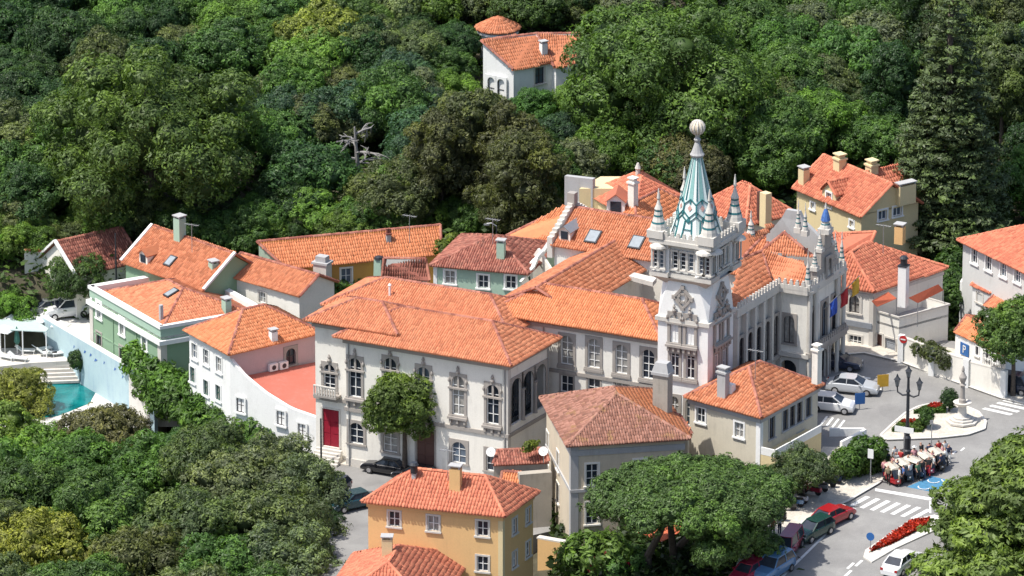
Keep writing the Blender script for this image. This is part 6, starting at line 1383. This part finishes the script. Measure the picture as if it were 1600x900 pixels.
# --- tuk-tuks
def tuk(pos, ang, colour, label):
    r = root('tuk_tuk', label, 'tuk-tuk', pos, 'tuk-tuks waiting by the lamp post'); r.rotation_euler = (0, 0, ang); r.scale = (.82, .82, .82); ORG[r.name] = np.zeros(3)
    MB().prism([(-1.2, -.62), (.4, -.62), (1.25, -.3), (1.25, .3), (.4, .62), (-1.2, .62)], .28, .75).build('tub', CARM[colour], r)
    can = MB(); sec = []
    for x, k in ((-1.25, .9), (-.9, 1), (.3, 1), (.75, .85)): sec += [(x, -.66 * k, 1.62), (x, -.5 * k, 1.76), (x, 0, 1.82), (x, .5 * k, 1.76), (x, .66 * k, 1.62)]
    can.add(sec, [(i * 5 + j, i * 5 + 5 + j, i * 5 + 6 + j, i * 5 + 1 + j) for i in range(3) for j in range(4)] + [(0, 1, 2, 3, 4), (19, 18, 17, 16, 15)]); can.build('canopy', CARM['cream'], r)
    for sx, sy in ((-1.15, -.58), (-1.15, .58), (.5, -.55), (.5, .55)): MB().tube([(sx, sy, .7), (sx, sy, 1.66)], .03, 5).build('post', M['trim'], r)
    MB().box((-.75, 0, .72), (.5, 1.1, .35)).box((-1.0, 0, 1.0), (.12, 1.1, .45)).build('bench', M['brown'], r); MB().quad((1.15, -.4, .75), (1.15, .4, .75), (.72, .5, 1.62), (.72, -.5, 1.62)).build('windscreen', M['glass'], r)
    MB().lathe((1.24, 0, .5), [(.1, 0), (.1, .12)], 8).build('headlight', M['lampglass'], r)
    for x, y in ((1.0, 0), (-.8, -.62), (-.8, .62)):
        w_ = MB(); w_.lathe((0, 0, 0), [(.12, -.07), (.26, -.07), (.26, .07), (.12, .07)], 12); w_.v = [np.array([q[0] + x, q[2] + y, q[1] + .26]) for q in w_.v]; w_.build('wheel', M['tyre'], r)
for (u, v, c, lb) in ((1396, 752, 'red', 'red tuk-tuk with cream canopy, first from the pavement'), (1413, 746, 'black', 'black tuk-tuk with cream canopy, second from the pavement'), (1430, 741, 'navy', 'dark blue tuk-tuk with cream canopy in the middle of the row'), (1448, 735, 'crimson', 'crimson tuk-tuk with cream canopy, fourth in the row'), (1465, 729, 'black', 'black tuk-tuk with cream canopy farthest from the pavement')):
    tuk(G0(u, v + 2), math.radians(-62 + random.uniform(-14, 14)), c, lb)
# --- motor scooters
def bike(pos, ang, colour, label):
    r = root('motor_scooter', label, 'scooter', pos, 'scooters by the pine'); r.rotation_euler = (0, .0, ang); ORG[r.name] = np.zeros(3)
    for x in (-.6, .62):
        w_ = MB(); w_.lathe((0, 0, 0), [(.16, -.05), (.27, -.05), (.27, .05), (.16, .05)], 12); w_.v = [np.array([q[0] + x, q[2], q[1] + .27]) for q in w_.v]; w_.build('wheel', M['tyre'], r)
    MB().prism([(-.85, -.17), (-.1, -.2), (.1, -.12), (.1, .12), (-.1, .2), (-.85, .17)], .35, .68).build('body', CARM[colour], r); MB().box((-.42, 0, .68), (.7, .3, .12)).build('seat', M['trim'], r)
    MB().box((.1, 0, .28), (.5, .3, .08)).build('footboard', M['trim'], r); MB().beam((.32, 0, .35), (.5, 0, 1.0), .4, .06, (1, 0, 0)).build('leg_shield', CARM[colour], r); MB().tube([(.45, -.33, 1.05), (.5, 0, 1.0), (.45, .33, 1.05)], .025, 5).build('handlebar', M['metal'], r); MB().tube([(.62, 0, .27), (.48, 0, 1.0)], .035, 5).build('fork', M['metal'], r)
for k, (u, v, c) in enumerate(((1247, 788, 'white'), (1240, 794, 'blue'), (1228, 800, 'black'), (1268, 775, 'crimson'), (1278, 770, 'grey'), (1290, 764, 'black'), (1300, 757, 'navy'), (1213, 815, 'black'), (1196, 862, 'black'), (1188, 872, 'silver'))):
    bike(PG(u, v, PAV + .02), math.radians(150 + 13 * (k % 3)), c, f'{c} scooter parked on the pavement beside the pine, ' + ['first', 'second', 'third', 'fourth', 'fifth', 'sixth', 'seventh', 'eighth', 'ninth', 'tenth'][sorted([1247, 1240, 1228, 1268, 1278, 1290, 1300, 1213, 1196, 1188]).index(u)] + ' from the left')

# ---------------------------------------------------------------- people
def person_mesh(pose):
    me = bpy.data.meshes.new('figure'); sp = {'stand': .06, 'walk': .22, 'lean': .1}[pose]; ln = .12 if pose == 'lean' else 0.0
    V = [(0, 0, .95), (ln * .3, 0, 1.15), (ln * .8, 0, 1.38), (ln, 0, 1.50), (ln * 1.2, 0, 1.60), (ln * 1.3, 0, 1.70),
         (0, .10, .90), (sp, .11, .50), (sp * .9 - .03, .11, .09), (sp * .9 + .14, .12, .05), (0, -.10, .90), (-sp * .6, -.11, .50), (-sp * 1.3, -.11, .09), (-sp * 1.3 + .16, -.12, .05),
         (ln * .9, .19, 1.40), (-sp * .5, .25, 1.12), (sp * .3 + .06, .24, .88), (sp * .3 + .1, .24, .80), (ln * .9, -.19, 1.40), (sp * .5 + .04, -.25, 1.12), (.16 + ln, -.22, .93), (.22 + ln, -.22, .87)]
    E = [(0, 1), (1, 2), (2, 3), (3, 4), (4, 5), (0, 6), (6, 7), (7, 8), (8, 9), (0, 10), (10, 11), (11, 12), (12, 13), (2, 14), (14, 15), (15, 16), (16, 17), (2, 18), (18, 19), (19, 20), (20, 21)]
    Rr = [.15, .14, .16, .065, .10, .09, .10, .07, .05, .045, .10, .07, .05, .045, .075, .055, .04, .04, .075, .055, .04, .04]
    me.from_pydata(V, E, []); o = bpy.data.objects.new('figure', me); COL.objects.link(o); sk = o.modifiers.new('skin', 'SKIN')
    for i, d in enumerate(me.skin_vertices[0].data): d.radius = (Rr[i], Rr[i] * (1.25 if i in (1, 2) else 1.0)); d.use_root = i == 0
    o.modifiers.new('sub', 'SUBSURF').levels = 1; bpy.context.view_layer.update(); dg = bpy.context.evaluated_depsgraph_get(); out = bpy.data.meshes.new_from_object(o.evaluated_get(dg)); bpy.data.objects.remove(o); return out
PM = {k: person_mesh(k) for k in ('stand', 'walk', 'lean')}
SK = plain('skin_tone', (.45, .26, .18), var=.06); HAIRC = plain('dark_hair', (.03, .02, .015), var=.2)
CL = {k: plain(k + '_cloth', c, rough=.85, var=.1) for k, c in dict(white=(.7, .7, .68), red=(.45, .04, .04), navy=(.03, .04, .09), pink=(.6, .3, .32), black=(.02, .02, .02), blue=(.08, .16, .4), khaki=(.3, .25, .16), grey=(.25, .25, .26), denim=(.08, .12, .22), green=(.08, .18, .1)).items()}
def person(pos, ang, pose, shirt, trousers, label, hat=None, s=1.0):
    r = root('person', label, 'person', pos, 'people on the square'); r.rotation_euler = (0, 0, ang); r.scale = (s, s, s); me = PM[pose].copy(); me.materials.clear()
    for m in (SK, CL[shirt], CL[trousers], HAIRC, CL['black']): me.materials.append(m)
    for p in me.polygons:
        c = p.center; z = c.z; p.material_index = 4 if z < .10 else 2 if z < .98 and abs(c.y) < .2 else 3 if z > 1.62 and (c.x < .06 or z > 1.70) else 1 if z < 1.46 and not (z < 1.2 and abs(c.y) > .2) else 0
        p.use_smooth = True
    o = link('body', me, r); ORG[r.name] = np.zeros(3)
    if hat: MB().lathe((.02 if pose != 'lean' else .16, 0, 1.71), [(.2, 0), (.2, .02), (.11, .03), (.1, .1), (.03, .13)], 10).build('hat', CL[hat], r)
    return r
PP = [(1386, 735, 'navy', 'black', 'white', 'stand'), (1394, 742, 'pink', 'pink', None, 'stand'), (1400, 736, 'white', 'navy', None, 'lean'), (1407, 732, 'red', 'black', None, 'stand'), (1422, 752, 'white', 'denim', None, 'walk'), (1428, 729, 'pink', 'white', 'white', 'stand'), (1440, 722, 'black', 'black', None, 'lean'), (1452, 722, 'navy', 'grey', None, 'stand'), (1459, 741, 'white', 'black', None, 'stand'), (1466, 718, 'red', 'denim', None, 'stand'), (1472, 724, 'pink', 'black', None, 'walk'), (1478, 730, 'white', 'black', None, 'lean'), (1441, 748, 'black', 'navy', None, 'walk'), (1388, 757, 'khaki', 'black', None, 'lean'), (1405, 760, 'white', 'khaki', None, 'stand')]
WD = {'navy': 'navy', 'pink': 'pink', 'white': 'white', 'red': 'red', 'black': 'black', 'khaki': 'khaki'}
for k, (u, v, a, b, h, ps) in enumerate(PP):
    near = ['beside the pavement edge', 'by the first tuk-tuk', 'left of the lamp post', 'at the foot of the lamp post', 'before the second tuk-tuk', 'behind the middle tuk-tuk', 'behind the fourth tuk-tuk', 'between the fourth and fifth tuk-tuks', 'at the corner of the blue bay', 'behind the last tuk-tuk', 'right of the last tuk-tuk', 'at the right end of the group', 'before the fourth tuk-tuk', 'at the stop line by the kerb', 'before the first tuk-tuk'][k]
    person(PG(u, v, .02), random.uniform(0, 6.28), ps, a, b, f'person in {WD[a]} top and {b} trousers {near}', h)
EX = [(1382, 748, 'pink', 'navy'), (1391, 749, 'black', 'denim'), (1402, 748, 'navy', 'grey'), (1411, 757, 'blue', 'black'), (1417, 740, 'white', 'black'), (1424, 737, 'grey', 'navy'), (1434, 752, 'green', 'black'), (1437, 733, 'white', 'pink'), (1446, 729, 'pink', 'black'), (1451, 744, 'black', 'red'), (1456, 733, 'pink', 'denim'), (1470, 738, 'navy', 'black'), (1476, 718, 'white', 'denim'), (1482, 724, 'navy', 'white'), (1461, 724, 'grey', 'black'), (1398, 727, 'white', 'grey')]
for k, (u, v, a, b) in enumerate(EX): person(PG(u, v, .02), random.uniform(0, 6.28), ('stand', 'lean', 'walk')[k % 3], a, b, f'person in {a} top and {b} trousers in the crowd around the tuk-tuks')
for (u, v, a, b, ps, lb) in ((1555, 615, 'red', 'denim', 'walk', 'person in red top walking by the garden wall at the right'), (1302, 745, 'white', 'black', 'walk', 'person in white top walking on the pavement by the hedge'), (1246, 782, 'red', 'grey', 'stand', 'person in red top beside the scooters'), (1285, 755, 'red', 'black', 'stand', 'person in red top near the feathery tree'), (1300, 740, 'navy', 'navy', 'stand', 'person in navy clothes on the pavement by the hedge'), (1218, 838, 'white', 'navy', 'stand', 'person in white top between the pine and the crimson van'), (1207, 842, 'red', 'black', 'lean', 'person in red top in the edge of the pine shade')):
    person(PG(u, v, PAV + .02), random.uniform(0, 6.28), ps, a, b, lb)

# ---------------------------------------------------------------- street furniture
lp = PG(1417, 712, .02); r = root('lamp_post', 'tall black cast iron lamp post with three lanterns on the square', 'street lamp', lp)
MB().lathe(lp, [(.45, 0), (.45, .5), (.3, .6), (.32, 1.6), (.2, 1.8), (.24, 2.0), (.15, 2.2), (.13, 5.6), (.2, 5.7), (.12, 5.9), (.1, 6.9), (.16, 7.0)], 12).build('post', M['iron'], r)
M['lantern'] = plain('lantern_glass', (.12, .13, .14), rough=.2)
for dx, dz in ((-1.0, 6.05), (1.0, 6.05), (0, 6.95)):
    b = lp + f3 * dx + Z3 * dz
    if dx: c = lp + Z3 * 5.4; MB().tube([c, c + f3 * dx * .5 - Z3 * .12, c + f3 * dx * .95 + Z3 * .1, b - Z3 * .02], [.09, .08, .07, .06], 7).build('arm', M['iron'], r)
    o = MB().lathe(b, [(.14, 0), (.24, .5), (.26, .55)], 6).build('lantern', M['lantern'], r); MB().lathe(b + Z3 * .55, [(.32, 0), (.12, .22), (.08, .35), (.02, .5)], 6).build('lantern_cap', M['iron'], o); MB().lathe(b - Z3 * .1, [(.1, 0), (.16, .1)], 6).build('lantern_base', M['iron'], o)
# monument
mp = PG(1503, 661, PAV); r = root('monument', 'carved stone pillory column with basin on round steps in the traffic island', 'monument', mp)
for k, (rr, h) in enumerate(((1.4, .16), (1.1, .32), (.8, .5))): MB().lathe(mp, [(rr, 0), (rr, h)], 8).build('step', M['palestone'], r)
MB().lathe(mp + Z3 * .5, [(.5, 0), (.38, .3), (.34, .9), (.7, 1.15), (.8, 1.28), (.7, 1.3), (.3, 1.2), (.26, 1.5)], 14).build('basin', M['palestone'], r)
MB().lathe(mp + Z3 * 2.0, [(.3, -.3), (.3, 0), (.2, .1), (.18, 1.2), (.3, 1.3), (.16, 1.45), (.3, 1.8), (.34, 2.0), (.2, 2.25), (.1, 2.5)], 12).build('column', M['stone'], r); MB().lathe(mp + Z3 * 4.4, [(.09, 0), (.14, .2), (.1, .45), (.03, .6)], 8).build('finial', M['stone'], r)
def flowerbed(label, px, mat_, dz, n, col, h=.25, leaf=.12, name='flower_bed'):
    pts = pg_poly(px, dz); o = root(name, label, 'flower bed', pts[0]); sheet_obj('soil', [q for q in pts], .1, M['grass'], None); bpy.data.objects.remove(COL.objects[-1]) if False else None
    last = [q for q in COL.objects if q.name.startswith('soil')][-1]; last.parent = o; last.location = tuple(-ORG[o.name])
    g = np.random.default_rng(n); a = np.array([q[:2] for q in pts]); lo, hi = a.min(0), a.max(0); c = g.uniform(lo, hi, (n * 3, 2)); ins = np.ones(len(c), bool)
    for i in range(len(a)): e = a[(i + 1) % len(a)] - a[i]; ins &= (e[0] * (c[:, 1] - a[i][1]) - e[1] * (c[:, 0] - a[i][0])) > .02
    c = c[ins][:n]; k = len(c); zz = np.array([plaza_z(y) for y in c[:, 1]]) + dz; p = np.stack([c[:, 0], c[:, 1], zz + h * g.random(k)], 1)
    t = g.normal(size=(k, 3)) * np.array([1, 1, .4]); t /= np.linalg.norm(t, axis=1)[:, None]; b = np.cross(t, g.normal(size=(k, 3))); b /= np.linalg.norm(b, axis=1)[:, None]; l = leaf * g.uniform(.6, 1.3, (k, 1))
    V = np.stack([p - t * l, p + b * l * .7, p + t * l, p - b * l * .7], 1).reshape(-1, 3) - ORG[o.name]; q = link('blossoms' if mat_ == 'bloom' else 'plants', np_mesh('plants', V, np.arange(4 * k).reshape(k, 4), M['leaf'], np.repeat(g.random(k), 4)), o); q.color = (*col, 1); q['kind'] = 'stuff'
flowerbed('long red flower bed in the median by the crossing', [(1357, 866), (1380, 848), (1424, 819), (1452, 815), (1454, 821), (1425, 836), (1392, 853)], 'bloom', .14, 5000, (.42, .035, .018), .35)
flowerbed('green bed at the far end of the traffic island', [(1427, 649), (1447, 640), (1466, 637), (1478, 640), (1477, 648)], 'g', PAV + .07, 3500, (.07, .13, .03))
flowerbed('red flowers in the far green bed of the traffic island', [(1448, 644), (1454, 638), (1470, 637), (1474, 641), (1460, 645)], 'bloom', PAV + .1, 1500, (.38, .03, .02), .3)
flowerbed('green bed at the near end of the traffic island', [(1393, 677), (1408, 663), (1438, 662), (1446, 670), (1440, 678)], 'g', PAV + .07, 4500, (.075, .12, .03))
flowerbed('red flowers in the near green bed of the traffic island', [(1407, 668), (1410, 663), (1430, 663), (1428, 668)], 'bloom', PAV + .1, 800, (.36, .04, .02), .3)
q = PG(1447, 671, PAV); plant('topiary', q[0], q[1], q[2], .8, (.06, .12, .03), 'clipped egg-shaped bush near the lamp post', 'bush', name='topiary_bush', sz=1.0)
q = PG(1483, 645, PAV); plant('topiary', q[0], q[1], q[2], .85, (.04, .08, .03), 'dark clipped bush beside the monument', 'bush', name='topiary_bush')
def text_mesh(s, size):
    cu = bpy.data.curves.new('lettering', 'FONT'); cu.body = s; cu.size = size; cu.align_x = 'CENTER'; cu.align_y = 'CENTER'; cu.extrude = .01; o = bpy.data.objects.new('t', cu); COL.objects.link(o); bpy.context.view_layer.update(); me = bpy.data.meshes.new_from_object(o.evaluated_get(bpy.context.evaluated_depsgraph_get())); bpy.data.objects.remove(o); return me
def panel_sign(base, h, w, hh, ang, mat, label, text=None, shape='rect', cat='sign', tilt=0.0):
    r = root('street_sign', label, cat, base); d = np.array([math.cos(ang), math.sin(ang), 0]); n = np.array([d[1], -d[0], 0])
    MB().tube([base, base + Z3 * (h + (0 if shape == 'round' else hh * .5))], .04, 6).build('post', M['metal'], r); c = base + Z3 * h + n * .07; mb = MB()
    if shape == 'rect': mb.beam(c - d * w / 2, c + d * w / 2, .04, hh)
    else:
        k = 16; vs = [c + s_ * n * .02 + d * w / 2 * math.cos(2 * math.pi * i / k) + Z3 * w / 2 * math.sin(2 * math.pi * i / k) for s_ in (-1, 1) for i in range(k)]; mb.add(vs, [tuple(range(k)), tuple(range(k, 2 * k))] + [(i, (i + 1) % k, k + (i + 1) % k, k + i) for i in range(k)])
    pn = mb.build('panel', mat, r)
    if text == 'bar': MB().beam(c + n * .04 - d * w * .32, c + n * .04 + d * w * .32, .02, w * .16).build('white_bar', M['paint'], pn)
    elif text:
        me = text_mesh(text, hh * .9); me.materials.append(M['paint']); o = link('letter', me, pn); o.location = tuple(c + n * .035 - ORG[r.name]); o.rotation_euler = (math.pi / 2, 0, ang)
    return r
SB = plain('sign_blue', (.02, .11, .33), var=.05); SY = plain('sign_yellow', (.60, .34, .03), var=.08); SR = plain('sign_red', (.45, .02, .02), var=.05)
panel_sign(P(534, 714, .12), 1.9, .65, .65, FA, SB, 'blue square parking sign beside the red door', 'P')
panel_sign(P(707, 742, .12), 1.9, .6, .6, FA, SB, 'round blue and red no-parking sign before the annex window', None, 'round')
panel_sign(PG(1411, 568, PAV), 2.1, .7, .7, FA, SR, 'red round no-entry sign at the corner of the cafe', 'bar', 'round')
panel_sign(PG(1379, 612, .02), 1.0, 1.0, 1.1, FA + .7, SY, 'yellow panel sign beside the parked silver car'); panel_sign(PG(1343, 640, .02), 1.0, .9, 1.0, FA + .7, SB, 'blue panel sign beside the parked white car')
panel_sign(PG(1360, 862, .13), 1.2, .7, .7, FA, SB, 'round blue keep-right sign at the tip of the flower bed', None, 'round'); panel_sign(PG(1412, 728, .13), 3.1, 1.7, .5, FA, M['frame'], 'white board sign on a post before the lamp post'); panel_sign(PG(1455, 712, .02), 3.0, .3, .3, FA, M['metal'], 'thin grey post with a small plate right of the lamp post')
panel_sign(PG(1360, 757, PAV), 2.6, .5, .8, FA, M['frame'], 'pale bus stop plate on a thin post at the pavement corner')
a_, z_ = gh.hit(0, 1508, 546); p, d, L = gh.wall_frame(0); q = p + d * a_; ps_ = root('parking_sign', 'blue square parking sign on the wall of the white gatehouse', 'sign', (q[0], q[1], z_)); an = math.atan2(d[1], d[0]); bd = MB().box((q[0] + d[1] * .06, q[1] - d[0] * .06, z_ - .55), (1.2, .06, 1.1), an).build('panel', SB, ps_)
me = text_mesh('P', 1.0); me.materials.append(M['paint']); o = link('letter', me, bd); o.location = (d[1] * .11, -d[0] * .11, 0); o.rotation_euler = (math.pi / 2, 0, an)
# poles, street lamp behind
def pole(a, h, label, r_=.09, arm=None):
    r = root('pole', label, 'pole', a); MB().tube([a, a + Z3 * h], [r_, r_ * .8], 8).build('shaft', M['iron'], r)
    if arm is not None: MB().tube([a + Z3 * h, a + Z3 * (h + .3) + arm * .5, a + Z3 * (h + .25) + arm], .06, 6).build('arm', M['metal'], r); MB().box(a + Z3 * (h + .1) + arm, (.5, .2, .12)).build('lamp_head', M['metal'], r)
pole(P(182, 450, 4), 5.2, 'dark pole before the pale gabled house'); pole(P(502, 728, 0), 4.3, 'dark pole at the edge of the annex street'); pole(P(776, 380, 8.5), 1.6, 'curved street lamp above the mint green cottage roof', .07, np.array([-.9, 0, 0]))
# white planter kerb and ramp by the hedge
rp = root('ramp_wall', 'white low ramp wall beside the cream house terrace', 'wall', PG(1300, 700)); 
for a, b in (((1296, 682), (1350, 682)), ((1350, 682), (1312, 705))): vwall('wall_panel', PG(*a), PG(*b), 4.0, PG(*a)[2] + .7, 'white2', rp, .25)
# ---------------------------------------------------------------- pool terrace furniture
def parasol(u, v, z, R, mat, label, closed=False):
    b = P(u, v, z); r = root('parasol', label, 'parasol', b, 'parasols on the pool terrace'); MB().tube([b, b + Z3 * 2.5], .04, 6).build('pole', M['frame'], r)
    if closed: MB().lathe(b + Z3 * .9, [(.1, 0), (.28, .3), (.2, 1.0), (.04, 1.7)], 8).build('folded_canopy', mat, r)
    else: MB().lathe(b + Z3 * 2.2, [(R, 0), (R * .98, .05), (.08, .5)], 4, math.pi / 4 + FA).build('canopy', mat, r)
WH = plain('white_canvas', (.74, .76, .74), var=.05); GR = plain('green_canvas', (.03, .13, .10), var=.1); MT = plain('mint_canvas', (.44, .54, .52), var=.06)
for k, (u, v, s, lb) in enumerate(((8, 552, 1.2, 'left edge'), (62, 535, 1.15, 'middle'), (96, 545, 1.0, 'wall side'), (20, 535, 1.1, 'back'))): parasol(u, v, -1.2, s, WH, f'white square parasol at the {lb} of the pool terrace')
parasol(27, 553, -1.2, 1, GR, 'folded dark green parasol on the pool terrace', True)
pg_ = root('pergola', 'mint canvas pergola along the back of the pool terrace', 'pergola', P(30, 525, -1.2)); MB().sheet(pz_poly([(-30, 500), (50, 497), (76, 513), (72, 518), (-30, 513)], 1.2), .08).build('canvas', MT, pg_)
for (u, v) in ((0, 514), (35, 517), (72, 520)): q = P(u, v, 1.15); MB().tube([q - Z3 * 2.4, q], .06, 6).build('post', M['frame'], pg_)
def lounger(u, v, label, a):
    b = P(u, v, -1.2); r = root('sun_lounger', label, 'sun lounger', b, 'sun loungers on the pool terrace'); r.rotation_euler = (0, 0, a); ORG[r.name] = np.zeros(3)
    MB().box((0, 0, .28), (1.3, .62, .08)).build('seat', WH, r); MB().beam((-.62, 0, .34), (-1.15, 0, .75), .62, .06, (1, 0, 1)).build('backrest', WH, r)
    for x in (-.55, .55):
        for y in (-.25, .25): MB().box((x, y, 0), (.05, .05, .28)).build('leg', M['frame'], r)
for k, (u, v) in enumerate(((12, 562), (32, 564), (44, 552), (78, 556), (92, 556), (70, 549))): lounger(u, v, 'white sun lounger on the pool terrace, ' + ['first', 'second', 'third', 'fifth', 'sixth', 'fourth'][k] + ' from the left', math.radians(-30 + 12 * k))
q = P(125, 572, -1.2); plant('shrub', q[0], q[1], q[2] - .2, .55, (.045, .085, .03), 'small green bush at the foot of the blue pool wall', 'shrub', name='shrub', sz=1.5)
# pale gabled house at the far left
H = House('pale_gabled_house', 'pale gabled house with patchy red roof at the far left behind the dark tree', 'house', px_rect((56, 406), (118, 431), (222, 408), 5.2), -1, 5.2, .2, wallmat='white'); H.gable(1, h=2.5, mat='t_old'); H.win(0, 66, 440, .7, 1.1, 'casement'); H.walls()
for k in (0,): a, rdg, b = H.E[0], lerp(H.E[0], H.E[1], .5) + Z3 * 2.5, H.E[1]; MB().beam(a + Z3 * .1, rdg + Z3 * .1, .3, .2).build('verge', M['white2'], H.r); MB().beam(b + Z3 * .1, rdg + Z3 * .1, .3, .2).build('verge', M['white2'], H.r)
shed('', '', [P(36, 402, 5.0), P(70, 408, 5.0), P(84, 386, 6.4), P(38, 391, 6.4)], -1, 't_red', 'white', .1, rt=H.r).walls(which=(0,))

# --- television aerials and downpipes
def aerial(u, v, z, label):
    b = P(u, v, z); r = root('television_aerial', label, 'aerial', b); MB().tube([b - Z3 * .5, b + Z3 * 2.2], .03, 5).build('mast', M['metal'], r); a = b + Z3 * 2.1; MB().tube([a - f3 * .7, a + f3 * .7], .02, 4).build('boom', M['metal'], r)
    for k in range(6): q = a + f3 * (-.6 + .24 * k); MB().tube([q - g3 * .35, q + g3 * .35], .015, 4).build('element', M['metal'], r)
for (u, v, z, lb) in ((700, 742, 10.2, 'television aerial on the yellow house ridge'), (1180, 585, 12.3, 'television aerial on the cream house ridge'), (640, 372, 9.2, 'television aerial on the long orange house roof'), (1380, 388, 13.6, 'television aerial on the cafe roof'), (300, 386, 9.4, 'television aerial on the gabled house ridge'), (770, 378, 12.0, 'television aerial on the mint cottage ridge')): aerial(u, v, z, lb)
for hs, i, t in ((A, 0, .02), (A, 0, .985), (A, 1, .97), (Dw, 0, .3)):
    p, d, L = hs.wall_frame(i); q = p + d * L * t; MB().tube([(q[0] + d[1] * .1, q[1] - d[0] * .1, hs.z0), (q[0] + d[1] * .1, q[1] - d[0] * .1, hs.zE - .2)], .06, 6).build('downpipe', M['metal'], hs.r)
